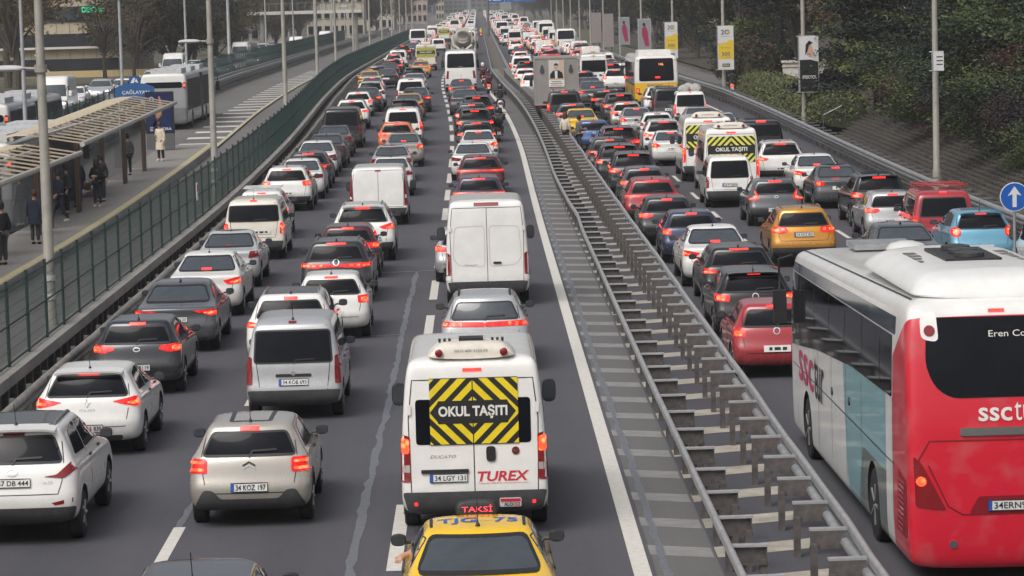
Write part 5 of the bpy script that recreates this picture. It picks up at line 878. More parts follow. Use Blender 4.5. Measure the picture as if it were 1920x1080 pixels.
# ---------------------------------------------------------------- buses and trucks
def livery(name, base, bands, rough=.3):
    """bands: (colour, [(a, b, c, d)]) -> colour where every a*|x|+b*y+c*z+d > 0; printed film on a painted body"""
    m = mat(name, base, rough, 0, .5, coat=.5, var=.06, vscale=1.5); nt = m.node_tree; b = nt.nodes['Principled BSDF']; src = b.inputs['Base Color'].links[0].from_socket
    tc = nt.nodes.new('ShaderNodeTexCoord'); sp = nt.nodes.new('ShaderNodeSeparateXYZ'); nt.links.new(tc.outputs['Object'], sp.inputs[0]); ax = node_math(nt, 'ABSOLUTE', sp.outputs[0])
    for col, conds in bands:
        f = None
        for (a, b_, c, d) in conds:
            s_ = node_math(nt, 'ADD', node_math(nt, 'ADD', node_math(nt, 'MULTIPLY', ax, a), node_math(nt, 'MULTIPLY', sp.outputs[1], b_)), node_math(nt, 'ADD', node_math(nt, 'MULTIPLY', sp.outputs[2], c), d))
            g = node_math(nt, 'GREATER_THAN', s_, 0.0); f = g if f is None else node_math(nt, 'MULTIPLY', f, g)
        mx = nt.nodes.new('ShaderNodeMix'); mx.data_type = 'RGBA'; nt.links.new(f, mx.inputs[0]); nt.links.new(src, mx.inputs[6]); mx.inputs[7].default_value = (*col, 1); src = mx.outputs[2]
    n = nt.nodes.new('ShaderNodeTexNoise'); n.inputs['Scale'].default_value = 2.5; n.inputs['Detail'].default_value = 8; nt.links.new(tc.outputs['Object'], n.inputs['Vector'])
    mr = nt.nodes.new('ShaderNodeMapRange'); mr.inputs[1].default_value = .5; mr.inputs[2].default_value = .8; mr.inputs[4].default_value = .28; nt.links.new(n.outputs[0], mr.inputs[0])
    mx = nt.nodes.new('ShaderNodeMix'); mx.data_type = 'RGBA'; nt.links.new(mr.outputs[0], mx.inputs[0]); nt.links.new(src, mx.inputs[6]); mx.inputs[7].default_value = (.33, .31, .28, 1)
    nt.links.new(mx.outputs[2], b.inputs['Base Color']); return m
def bus_shell(L, W, H, lean=.3, rr=.14, rf=.3, g=.30, droop=0.):
    z = lambda f: f*H; e = lambda f: lean*f
    lv = [(g, g, .15, L-.1, W*.93, rr, rf, .02, .08), (g+.08, g+.08, .03, L, W*.99, rr, rf, .03, .1), (z(.2), z(.2), 0, L, W, rr, rf, .04, .12), (z(.35), z(.35), 0, L, W, rr, rf, .04, .12), (z(.5), z(.5), e(.06), L-.02, W, rr, rf, .04, .12),
            (z(.62), z(.62), e(.2), L-.06, W*.998, rr, rf, .04, .12), (z(.75), z(.75), e(.42), L-.14, W*.992, rr, rf, .04, .12), (z(.86), z(.86), e(.66), L-.25, W*.982, rr, rf, .04, .12), (z(.93), z(.93), e(.86), L-.36, W*.965, rr, rf, .04, .12),
            (z(.965), z(.965), e(1.05), L-.48, W*.93, rr, rf, .04, .12), (z(.988), z(.988), e(1.6), L-.7, W*.84, rr, rf, .04, .1), (z(1), z(1), e(2.6)+.1, L-1.0, W*.6, rr, rf, .03, .08)]
    return [(a, c-droop*max(0, a/H-.7)/.3, *r_) for a, c, *r_ in lv]
def bus(name, L, W, H, body_mat, lean, axles, r, rear_win, lamps, cores, sides, brake=None, plate=None, extra=None, bumper=None, front=True, bm=None, sidem=None, g=.30, droop=0.):
    p = Proto(name, 'bus', L, W, H); p.body(bus_shell(L, W, H, lean, g=g, droop=droop), axles, r, .4); p.wheels(axles, r, .3, True, .02)
    if body_mat: p.parts[0][1].materials[0] = body_mat; p.parts[0][2] = 'fixed'
    p.ref = (lean*.9, H*.955)
    if rear_win: p.patch('rear_window', 'rear', rnd(rear_win, .12), GLASS, off=.01)
    for q in sides: p.both('side_window', 'right', rnd(q, .05), sidem or GLASS, off=.008, grid=.5)
    for q in lamps: p.both('tail_lamp', 'rear', rnd(q, .04), LRED, 'fixed', off=.014, grid=.1)
    for q in cores: p.both('lamp_glow', 'rear', q, LRED, 'core', off=.02, depth=.01, grid=.1)
    if brake: p.patch('brake_light', 'rear', rect(*brake), LRED, 'brake', off=.02, grid=.2)
    if plate: p.plate(*plate)
    if bumper: p.patch('bumper', 'rear', rnd(bumper, .05), TRIM, off=.01)
    if front:
        p.patch('windscreen', 'front', rnd(sym([(W*.86, H*.88), (W*.9, H*.38)]), .1), GLASS2, off=.01); p.both('headlamp', 'front', rnd(rect(W*.55, W*.9, H*.22, H*.28), .04), HEADO, 'head', off=.01)
    for sx in (1, -1):
        b = MB(); b.box((sx*(W+.16), L-.25, H*.62), (.22, .14, .55)); b.tube([(sx*(W-.05), L-.35, H*.86), (sx*(W+.16), L-.2, H*.84), (sx*(W+.16), L-.25, H*.7)], .03, 6); p.add('mirror', b.mesh('mirror', BLK))
    if extra: extra(p)
    return p.finish()
def coach_x(p):
    Wd = mat('coach_white', (.76, .76, .74), .4, coat=.4, var=.08, vscale=2); RED = paint('bright red')
    p.patch('brake_light', 'rear', rect(-.55, -.30, 3.34, 3.375), LBR, off=.03, label='lit red brake strip above the rear window') if 0 else None
    # white corner caps with round lamps
    for sx in (-1, 1):
        i = p.patch('corner_cap', 'rear', rnd([(sx*1.06, 3.35), (sx*.86, 3.40), (sx*.84, 3.02), (sx*1.06, 3.06)], .08), Wd, off=.014)
        p.patch('round_lamp', 'rear', circ(sx*.95, 3.16, .07), LRED, off=.02, sub=i)
    p.text('lettering', 'rear', 'ssc', (-.17, 2.12), .42, .17, WHITE, off=.012, bold=.015); p.text('lettering', 'rear', 'tur', (.24, 2.15), .34, .23, WHITE, off=.012); p.text('lettering', 'rear', 'Eren Coşkun', (.16, 3.10), .75, .10, WHITE, off=.02)
    p.patch('handle_bar', 'rear', rnd(rect(-.62, .62, 1.86, 1.96), .04), CHROME, off=.03, depth=.04)
    p.patch('lettering', 'rear', rect(.46, .50, 2.05, 2.25), WHITE, off=.012)
    p.lines('flap_gap', 'rear', [[(-1.2, 1.46), (-1.0, 1.80), (1.0, 1.80), (1.2, 1.46)], [(-1.02, 1.50), (-.78, .98), (-.6, .87), (.6, .87), (.78, .98), (1.02, 1.50)]], mat('deep_red', (.22, .005, .015), .4), .022)
    p.patch('plate_recess', 'rear', rnd(sym([(.40, 1.10), (.52, .88)]), .04), mat('deep_red', (.22, .005, .015), .4), off=.006); p.plate(0, .98, '34ERN93', .56, .13)
    p.both('parking_sensor', 'rear', circ(.72, .50, .05), CHROME, off=.02)
    for sd_ in ('left', 'right'):
        i = p.patch('grille', sd_, rnd([(.22, .55), (.22, 1.28), (.80, 1.36), (1.0, .55)], .05), mat('deep_red', (.22, .005, .015), .4), off=.008)
        p.lines('louvre', sd_, [[(.28+.02*k, 1.24-.07*k), (.74+.02*k, 1.24-.07*k)] for k in range(10)], RED, .03, .014, i)
        p.lines('luggage_gap', sd_, [[(4.2, 2.1), (4.2, .45)], [(5.8, 2.1), (5.8, .45)], [(7.4, 2.1), (7.4, .45)], [(9.0, 2.1), (9.0, .45)], [(1.2, 1.35), (12.3, 1.35)], [(1.3, .62), (1.3, 2.2)]], TRIM, .02)
        p.lines('window_gap', sd_, [[(2.4+1.75*k, 2.25), (2.4+1.75*k, 3.0)] for k in range(6)], INK, .03, .012)
        p.patch('upper_glass', sd_, rnd([(1.1, 3.03), (12.2, 2.88), (12.2, 3.02), (1.1, 3.26)], .05), mat('upper_glass', (.05, .07, .09), .08, 0, .8), off=.009, grid=.5)
        for k in range(3): p.patch('filler_cap', sd_, circ(5.4+1.9*k, 1.6-.1*k, .06), TRIM, off=.02)
    t = mat('print_magenta', (.45, .04, .12), .5); p.text('lettering', 'left', 'ssc', (10.5, 1.42), 1.9, .50, t, off=.012, mirror=True, bold=.01); p.text('lettering', 'left', 'tur', (8.85, 1.46), 1.15, .66, INK, off=.012, mirror=True)
    # roof: air unit, hatch, dish, corrugation
    W_ = p.W; b = MB(); s_ = shell([(0, 0, 0, 5.6, 1.10, .3, .9, .05, .4), (.08, .06, .02, 5.55, 1.10, .3, .9, .05, .4), (.22, .18, .12, 5.3, 1.0, .3, .9, .05, .4), (.30, .28, .35, 5.0, .86, .3, .8, .05, .3), (.34, .31, .7, 4.6, .6, .3, .5, .03, .2)], 2)
    b.add([(v.co.x, v.co.y+.55, v.co.z+p.H-.07) for v in s_.vertices], [tuple(q.vertices) for q in s_.polygons]); j = p.add('roof_unit', b.mesh('roof_unit', Wd))
    c = MB(); c.box((.0, 3.3, p.H+.262), (.74, 1.8, .05)); p.add('fan_bay', c.mesh('fan_bay', BLK), sub=j)
    for k in range(3): c = MB(); c.lathe([(.20, 0), (.20, .05), (.1, .07)], 16, 'Z', (0, 2.75+.55*k, p.H+.29)); p.add('fan', c.mesh('fan', TRIM), sub=j)
    for sx in (-1, 1):
        for k in range(4): c = MB(); c.box((sx*.62, 2.6+.42*k, p.H+.225), (.16, .3, .04)); p.add('vent', c.mesh('vent', STEELD), sub=j)
    c = MB(); c.box((0, 11.0, p.H-.22), (.95, 1.0, .09)); p.add('roof_hatch', c.mesh('roof_hatch', STEEL), )
    c = MB(); c.lathe([(.22, 0), (.30, .05), (.31, .12), (.25, .19), (.1, .23)], 18, 'Z', (.0, 8.2, p.H-.17)); p.add('aerial_dome', c.mesh('aerial_dome', mat('dome', (.6, .6, .58), .3)))
    p.lines('roof_rib', 'top', [[(-.95, y), (.95, y)] for y in [6.6+.42*k for k in range(10)]], mat('rib_shade', (.55, .53, .48), .5), .05, .006); p.lines('roof_gutter', 'top', [[(-1.08, .8), (-1.08, 12.2)], [(1.08, .8), (1.08, 12.2)]], TRIM, .03, .005); p.antenna(12.3, 'whip')
WHT = (.76, .76, .74); REDC = (.60, .010, .03)
coach_l = livery('coach_livery', WHT, [((.20, .42, .47), [(0, 1, 0, -1.9), (0, -1, .25, 5.6), (0, 0, -1, 2.3)]), ((.10, .14, .13), [(0, 1, 0, -1.9), (0, -1, -.6, 4.8), (0, 0, -1, 1.15)]), (REDC, [(0, -1, .0, 1.30), (0, -.6, -1, 3.52)])])
PR['coach'] = bus('coach', 13.0, 1.275, 3.58, coach_l, .34, (3.15, 10.5), .50, sym([(.98, 3.32), (1.02, 2.75), (.92, 2.48), (.72, 2.33)]), [[(.80, .93), (1.18, .98), (1.20, 1.62), (1.10, 1.52)]], [[(1.11+.06*math.cos(a*.5236), 1.30+.06*math.sin(a*.5236)) for a in range(12)]],
    [[(1.35, 2.2), (1.35, 3.0), (12.3, 2.86), (12.6, 1.62), (9.0, 1.92), (5.0, 2.14)]], brake=(-.2, .0, 3.375, 3.405), extra=coach_x, g=.16, droop=.34)
city_l = livery('city_bus_livery', (.72, .71, .68), [((.80, .46, .01), [(0, 0, -1, 1.45)])])
PR['citybus'] = bus('city_bus', 12.0, 1.275, 3.05, city_l, .15, (3.3, 9.2), .48, sym([(.98, 2.86), (1.02, 1.55)]), [rect(1.0, 1.2, .85, 1.15)], [rect(1.05, 1.17, .92, 1.1)], [[(.9, 1.3), (.9, 2.65), (11.0, 2.65), (11.0, 1.3)]],
    extra=lambda p: (p.patch('brake_light', 'rear', rect(-.06, .2, 1.72, 1.80), LRED, 'brake', off=.016), p.text('lettering', 'rear', '146', (.28, 2.52), .26, .14, mat('led_orange', (.6, .2, .02), .4, emit=(1, .3, .05), es=2), off=.014), p.text('lettering', 'rear', 'BHRAT 8 30', (-.1, 1.32), .9, .09, INK, off=.012),
        p.add('roof_unit', MB().box((0, 3, 3.16), (1.9, 3.2, .3)).mesh('roof_unit', WHITE)), p.both('reversing_lamp', 'rear', circ(1.1, 2.75, .05), LCLR, off=.016)))
PR['midibus'] = bus('midibus', 8.4, 1.13, 2.95, None, .22, (2.2, 6.2), .42, sym([(.92, 2.72), (.98, 1.72)]), [[(.88, .95), (.84, 1.5), (.98, 1.52), (1.06, .95)]], [rect(.92, 1.0, 1.15, 1.4)], [[(.7, 1.35), (.7, 2.5), (7.3, 2.5), (7.3, 1.35)]], plate=(0, .75), extra=lambda p: p.text('lettering', 'rear', 'ISUZU', (0, 1.80), .30, .05, WHITE, off=.016))
def metro_x(p):
    b = MB(); b.box((0, p.L*.5, p.H*.52), (2.58, 1.0, p.H*.86)); p.add('bellows', b.mesh('bellows', BLK))
    for k in range(3): p.add('roof_unit', MB().box((0, 3+5.4*k, p.H+.08), (1.7, 2.6, .28)).mesh('roof_unit', mat('roof_grey', (.48, .49, .50), .55, var=.2)))
metro_l = livery('metrobus_livery', (.30, .31, .32), [((.70, .69, .66), [(0, -1, 0, .5), (0, 0, 1, -2.55)]), ((.17, .18, .19), [(0, 0, -1, 1.2)])])
PR['metrobus'] = bus('articulated_bus', 18.0, 1.275, 3.1, metro_l, .1, (3.0, 9.0+2.4, 15.2), .48, sym([(1.02, 2.62), (1.04, 2.30)]), [rect(1.08, 1.2, 2.25, 2.6)], [rect(1.1, 1.19, 2.36, 2.5)], [[(.6, 1.05), (.6, 2.75), (8.2, 2.75), (8.2, 1.05)], [(9.8, 1.05), (9.8, 2.75), (17.0, 2.75), (17.0, 1.05)]], extra=metro_x, sidem=mat('dull_glass', (.035, .037, .042), .45, 0, .1, var=.5, vscale=1.2))  # dull side glass: dark reflected surroundings put into the material
def truck_base(name, L, W, H, cabc):
    p = Proto(name, 'truck', L, W, H); lv = [(.55, .55, L-2.2, L-.05, W*.9, .1, .2, 0, .05), (.7, .7, L-2.2, L, W*.97, .1, .2, 0, .08), (1.4, 1.4, L-2.2, L, W, .1, .2, 0, .08), (2.0, 2.0, L-2.2, L-.12, W*.99, .1, .2, 0, .08), (2.6, 2.6, L-2.15, L-.35, W*.95, .1, .2, 0, .08), (2.78, 2.78, L-2.0, L-.55, W*.85, .1, .2, 0, .05), (2.8, 2.8, L-1.8, L-.8, W*.5, .1, .2, 0, .05)]
    p.body(lv, (), .45); p.parts[0][0] = 'cab'; p.patch('windscreen', 'front', rnd(sym([(W*.85, 2.5), (W*.9, 1.6)]), .08), GLASS2); p.both('side_window', 'right', rnd(rect(L-1.3, L-.3, 1.65, 2.4), .08), GLASS)
    b = MB(); b.box((-.4, L/2, .75), (.16, L-.6, .22)).box((.4, L/2, .75), (.16, L-.6, .22)); p.add('chassis', b.mesh('chassis', BLK)); p.wheels((1.3, 2.5, L-1.4) if L > 7.5 else (1.5, L-1.2), .48 if L > 7.5 else .40, .3, True)
    b = MB(); b.box((0, .12, .62), (2*W-.1, .1, .16)); p.add('bumper', b.mesh('bumper', BLK))
    for sx in (-1, 1):
        b = MB(); b.box((sx*(W-.22), .05, .82), (.3, .06, .14)); p.add('tail_lamp', b.mesh('tail_lamp', LRED), 'lamp')
        b = MB(); b.box((sx*(W+.16), L-.3, 1.95), (.18, .12, .5)); p.add('mirror', b.mesh('mirror', BLK))
    return p
p = truck_base('mixer_truck', 8.6, 1.25, 3.9, 'white')
ax = Vector((0, math.cos(R(14)), -math.sin(R(14)))); prof = [(.55, 0), (.62, .05), (1.12, 1.6), (1.18, 2.6), (1.0, 4.0), (.55, 5.0), (.3, 5.1)]; b = MB(); b.lathe(prof, 28, 'Y'); b.v = [(x, .7+y*math.cos(R(14))+z*math.sin(R(14)), 2.95-y*math.sin(R(14))+z*math.cos(R(14))) for x, y, z in b.v]; j = p.add('drum', b.mesh('drum', mat('drum_grey', (.42, .40, .36), .6, var=.2)))
b = MB(); q = [(.56*math.cos(a), .6, 3.1+.42*math.sin(a)) for a in [2*math.pi*k/18 for k in range(18)]]; b.tube(q+[q[0]], .06, 6); p.add('drum_ring', b.mesh('drum_ring', mat('drum_cream', (.6, .56, .48), .6, var=.15)), sub=j)
b = MB(); b.tube([(-1.05, .35, 3.0), (-.9, .3, 2.2), (0, .2, 1.55), (.9, .3, 2.2), (1.05, .35, 3.0)], .13, 8); b.box((0, .3, 3.75), (1.3, .7, .35)); b.tube([(-.9, .4, .9), (-.9, .4, 3.6)], .06, 6); b.tube([(.9, .4, .9), (.9, .4, 3.6)], .06, 6); p.add('hopper', b.mesh('hopper', mat('drum_cream', (.6, .56, .48), .6, var=.15)))
b = MB(); b.tube([(0, .25, 1.9), (0, -.3, 1.25)], .2, 10); p.add('chute', b.mesh('chute', STEELD)); p.ref = (.3, 3.9); PR['mixer'] = p.finish()
p = truck_base('box_truck', 7.2, 1.15, 3.45, 'white')
GB = mat('box_grey', (.27, .255, .24), .6, var=.12, vscale=1.5); b = MB(); b.box((0, 2.5, 2.15), (2.4, 5.0, 2.6)); j = p.add('cargo_box', b.mesh('cargo_box', GB)); 
b = MB()
for x in (-1.17, -.42, .42, 1.17): b.box((x, -.01, 2.15), (.05, .03, 2.56))
for z_ in (.9, 3.4): b.box((0, -.012, z_), (2.38, .03, .06))
p.add('door_frame', b.mesh('door_frame', mat('box_edge', (.34, .30, .28), .6)), sub=j)
def flat(p, name, poly, y, mt, sub): b = MB(); b.add([(x, y, z) for x, z in poly], [tuple(range(len(poly)))]); return p.add(name, b.mesh(name, mt, 0), sub=sub)
k = flat(p, 'poster', rect(-.42, .42, 1.85, 3.30), -.03, mat('poster_peach', (.55, .42, .34), .6), None)
flat(p, 'poster_print', rect(-.40, .15, 2.3, 3.28), -.033, mat('poster_pale', (.58, .56, .52), .6), k); flat(p, 'poster_print', [(-.36, 2.3), (-.34, 2.55), (-.18, 2.72), (.12, 2.74), (.32, 2.6), (.37, 2.3)], -.036, INK, k); flat(p, 'poster_print', [(-.08, 2.3), (-.09, 2.7), (.06, 2.7), (.05, 2.3)], -.039, WHITE, k)
flat(p, 'poster_print', [(math.cos(a)*.12-.01, 2.92+.17*math.sin(a)) for a in [2*math.pi*i/16 for i in range(16)]], -.042, mat('poster_skin', (.55, .33, .24), .6), k); flat(p, 'poster_print', [(math.cos(a)*.13-.01, 3.0+.12*math.sin(a)) for a in [math.pi*i/10 for i in range(11)]], -.045, mat('poster_hair', (.03, .022, .02), .6), k)
flat(p, 'poster_print', rect(-.42, .42, 1.85, 2.22), -.036, WHITE, k)
for i, (w_, z_) in enumerate(((.55, 2.13), (.66, 2.03), (.62, 1.93))): b = MB(); [b.box((-w_/2+w_*(q+.4)/9, -.039, z_), (w_/13, .002, .045)) for q in range(9)]; p.add('poster_print', b.mesh('poster_print', INK if i < 2 else mat('print_red', (.55, .02, .04), .5), 0), sub=k)
for sx in (-1, 1):
    k = flat(p, 'emblem', [(sx*.78+.13*math.cos(a), 2.72+.16*math.sin(a)) for a in [2*math.pi*i/12 for i in range(12)]], -.03, mat('emblem_grey', (.06, .06, .065), .6), None); flat(p, 'emblem_print', [(sx*.78+.08*math.cos(a), 2.92+.12*math.sin(a)) for a in [2*math.pi*i/12 for i in range(12)]], -.033, mat('emblem_grey', (.06, .06, .065), .6), k)
p.ref = (0, 3.45); PR['boxtruck'] = p.finish()
# ---------------------------------------------------------------- people
def skin_mesh(joints, edges, rad, sub=1, root=0):
    me = bpy.data.meshes.new('sk'); me.from_pydata([tuple(j) for j in joints], edges, [])
    def mods(o):
        o.modifiers.new('skin', 'SKIN').use_smooth_shade = True; lay = o.data.skin_vertices[0].data if o.data.skin_vertices else None
        if lay is None:
            bm = bmesh.new(); bm.from_mesh(o.data); bm.verts.layers.skin.verify(); bm.to_mesh(o.data); bm.free(); lay = o.data.skin_vertices[0].data
        for i, r_ in enumerate(rad): lay[i].radius = (r_, r_) if not isinstance(r_, tuple) else r_; lay[i].use_root = (i == root)
        s_ = o.modifiers.new('s', 'SUBSURF'); s_.levels = sub
    return evalmesh(me, mods)
SKIN = mat('skin', (.48, .28, .2), .55, var=.08); HAIR = {'dark': mat('hair_dark', (.018, .013, .011), .6), 'brown': mat('hair_brown', (.06, .03, .018), .6)}
CL = {'black': (.022, .023, .027), 'navy': (.034, .04, .066), 'grey': (.11, .115, .12), 'brown': (.11, .065, .05), 'cream': (.62, .54, .42), 'white': (.68, .66, .62), 'rust': (.15, .045, .03), 'blue': (.05, .10, .2), 'charcoal': (.05, .052, .058), 'yellow': (.7, .5, .05), 'red': (.35, .02, .03)}
def cloth(c): return mat('cloth_'+c, CL[c], .85, 0, .2, var=.25, vscale=7, bump=.3, bscale=14)
POSES = {'stand': dict(el=((.25, -.03, 1.10), (.25, -.03, 1.10)), ha=((.25, .06, .86), (.25, .06, .86)), kn=((.10, .02, .50), (.10, .02, .50)), an=((.10, 0, .08), (.10, 0, .08)), lean=0),
         'phone': dict(el=((.25, 0, 1.12), (.25, 0, 1.12)), ha=((.07, .28, 1.2), (.25, .05, .87)), kn=((.09, .03, .50), (.11, .0, .50)), an=((.09, .02, .08), (.12, -.03, .08)), lean=.03),
         'walk': dict(el=((.25, -.12, 1.12), (.25, .08, 1.10)), ha=((.25, -.14, .88), (.24, .24, .95)), kn=((.09, .18, .52), (.09, -.02, .50)), an=((.09, .26, .10), (.09, -.24, .12)), lean=.03),
         'clasp': dict(el=((.27, .02, 1.10), (.27, .02, 1.10)), ha=((.06, .24, 1.08), (.05, .26, 1.14)), kn=((.10, .02, .50), (.10, .03, .50)), an=((.10, 0, .08), (.12, .04, .08)), lean=.02),
         'ride': dict(el=((.32, .22, .98), (.32, .22, .98)), ha=((.33, .50, .92), (.33, .50, .92)), kn=((.22, .42, .50), (.22, .42, .50)), an=((.20, .30, .14), (.20, .30, .14)), lean=.10, drop=.27)}
def person(label, loc, rz, pose, top, bottom, hair='dark', coat=None, hood=None, helmet=None, bag=None, h=1.72, hat=None, vest=None, shoes='black', long_hair=False, group='people waiting on the platform'):
    q = POSES[pose]; k = h/1.74; dr = q.get('drop', 0); root = empty('person', loc, rz, label=label, cat='person', group=group)
    L_ = q['lean']; pel = Vector((0, -L_*.3 - (.05 if dr else 0), .93-dr)); chest = Vector((0, L_*.7, 1.28-dr)); neck = Vector((0, L_, 1.47-dr)); head = Vector((0, L_+.03, 1.62-dr))
    sh = [Vector((s*.17, L_*.9, 1.40-dr)) for s in (1, -1)]; el = [Vector((s*e[0], e[1]+L_*.6, e[2])) for s, e in zip((1, -1), q['el'])]; ha = [Vector((s*e[0], e[1]+L_*.6, e[2])) for s, e in zip((1, -1), q['ha'])]
    hp = [pel+Vector((s*.09, 0, -.05)) for s in (1, -1)]; kn = [Vector((s*e[0], e[1], e[2])) for s, e in zip((1, -1), q['kn'])]; an = [Vector((s*e[0], e[1], e[2])) for s, e in zip((1, -1), q['an'])]
    J = [pel, chest, neck, head, head+Vector((0, .01, .10))]; rd = [(.145, .10), (.15, .105), .052, .085, .07]; E = [(0, 1), (1, 2), (2, 3), (3, 4)]
    for i, s in enumerate((1, -1)):
        a = len(J); J += [sh[i], el[i], ha[i]]; rd += [.058, .045, .03]; E += [(1, a), (a, a+1), (a+1, a+2)]
        d = (ha[i]-el[i]).normalized(); sd_ = Vector((s, 0, 0)).cross(d).cross(d).normalized(); side_ = d.cross(Vector((s, .3, .2))).normalized(); pm = len(J); J.append(ha[i]+d*.08); rd.append(.034); E.append((a+2, pm))
        for f in range(4):
            o_ = side_*(.012*(f-1.5)*2); m = len(J); J += [ha[i]+d*.115+o_, ha[i]+d*(.165-.008*abs(f-1.3))+o_-Vector((s*.012, 0, .0))]; rd += [.010, .008]; E += [(pm, m), (m, m+1)]
        m = len(J); J += [ha[i]+d*.05+side_*.045, ha[i]+d*.09+side_*.055]; rd += [.011, .009]; E += [(a+2, m), (m, m+1)]
        b = len(J); J += [hp[i], kn[i], an[i], an[i]+Vector((0, .16, -.045))]; rd += [.085, .06, .042, .038]; E += [(0, b), (b, b+1), (b+1, b+2), (b+2, b+3)]
    sc_ = Vector((k, k, k)); bm_ = skin_mesh(J, E, rd, 1); bm_.materials.clear(); bm_.materials.append(SKIN); put('body', bm_, root, None, 0, k)
    T = [pel+Vector((0, 0, -.06)), chest, neck+Vector((0, 0, -.03))]; tr = [(.17, .125), (.18, .135), .07]; TE = [(0, 1), (1, 2)]
    for i in range(2): a = len(T); T += [sh[i], el[i], el[i]+(ha[i]-el[i])*.93]; tr += [.078, .062, .05]; TE += [(1, a), (a, a+1), (a+1, a+2)]
    m = skin_mesh(T, TE, tr, 1); m.materials.clear(); m.materials.append(cloth(top)); put('jacket', m, root, None, 0, k)
    B = [pel+Vector((0, 0, .02))]; br = [(.155, .115)]; BE = []
    for i in range(2): a = len(B); B += [hp[i], kn[i], an[i]+Vector((0, 0, .03))]; br += [.098, .075, .06]; BE += [(0, a), (a, a+1), (a+1, a+2)]
    m = skin_mesh(B, BE, br, 1); m.materials.clear(); m.materials.append(cloth(bottom)); put('trousers', m, root, None, 0, k)
    for i in range(2): m = skin_mesh([an[i]+Vector((0, -.04, -.03)), an[i]+Vector((0, .06, -.035)), an[i]+Vector((0, .18, -.045))], [(0, 1), (1, 2)], [.045, .048, .038], 1); m.materials.clear(); m.materials.append(cloth(shoes)); put('shoe', m, root, None, 0, k)
    if coat:
        b = MB(); pr = [(.19, 1.36-dr), (.215, 1.1-dr), (.225, .85-dr), (.25, coat)]
        b.lathe([(r_, z_) for r_, z_ in pr], 16, 'Z'); b.v = [(x, y*.74, z_) for x, y, z_ in b.v]; b.build('coat', cloth(top), root, loc=None).scale = (k,)*3
    hm = MB()
    if helmet:
        hm.lathe([(.03, .16), (.10, .14), (.145, .06), (.15, -.02), (.13, -.12), (.1, -.14)], 16, 'Z', head+Vector((0, 0, .03))); hm.build('helmet', mat('helmet_'+helmet, CL[helmet], .2, coat=.6), root).scale = (k,)*3
    else:
        pr = [(.02, .135), (.07, .12), (.10, .06), (.105, .0), (.095, -.05), (.085, -.09)] if not long_hair else [(.02, .135), (.07, .12), (.105, .06), (.115, -.02), (.115, -.12), (.10, -.22)]
        hm.lathe(pr, 14, 'Z', head+Vector((0, -.025, .035))); hm.build('hair' if not hood else 'hood', HAIR[hair] if not hood else cloth(hood), root).scale = (k,)*3
        fc = MB()
        for s in (1, -1): fc.lathe([(.012, .0), (.006, .006)], 8, 'Y', head+Vector((s*.033, .083, .03)))
        fc.box(head+Vector((0, .088, -.045)), (.045, .008, .01)); fc.build('face_features', INK, root).scale = (k,)*3
        nz = MB(); nz.add([head+Vector(v) for v in ((-.014, .08, -.01), (.014, .08, -.01), (0, .112, -.008), (0, .082, .035))], [(0, 1, 2), (0, 2, 3), (1, 3, 2)]); nz.build('nose', SKIN, root).scale = (k,)*3
    return root
def bag(name, label, loc, col, size=(.26, .12, .3), rz=0):
    b = MB(); x, y, z = size; s_ = shell([(0, 0, -y/2, y/2, x*.46, .03, .03, 0, 0), (z*.15, z*.15, -y*.55, y*.55, x*.5, .03, .03, 0, 0), (z*.75, z*.75, -y*.45, y*.45, x*.48, .03, .03, 0, 0), (z, z, -y*.2, y*.2, x*.42, .02, .02, 0, 0)], 1)
    r_ = empty(name, loc, rz, label=label, cat='bag'); m = MB(); m.add([v.co for v in s_.vertices], [tuple(q.vertices) for q in s_.polygons]); m.build('pouch', cloth(col), r_)
    m = MB(); m.tube([(-x*.25, 0, z*.95), (-x*.18, 0, z*1.4), (x*.18, 0, z*1.4), (x*.25, 0, z*.95)], .012, 5); m.build('handle', cloth(col), r_); return r_
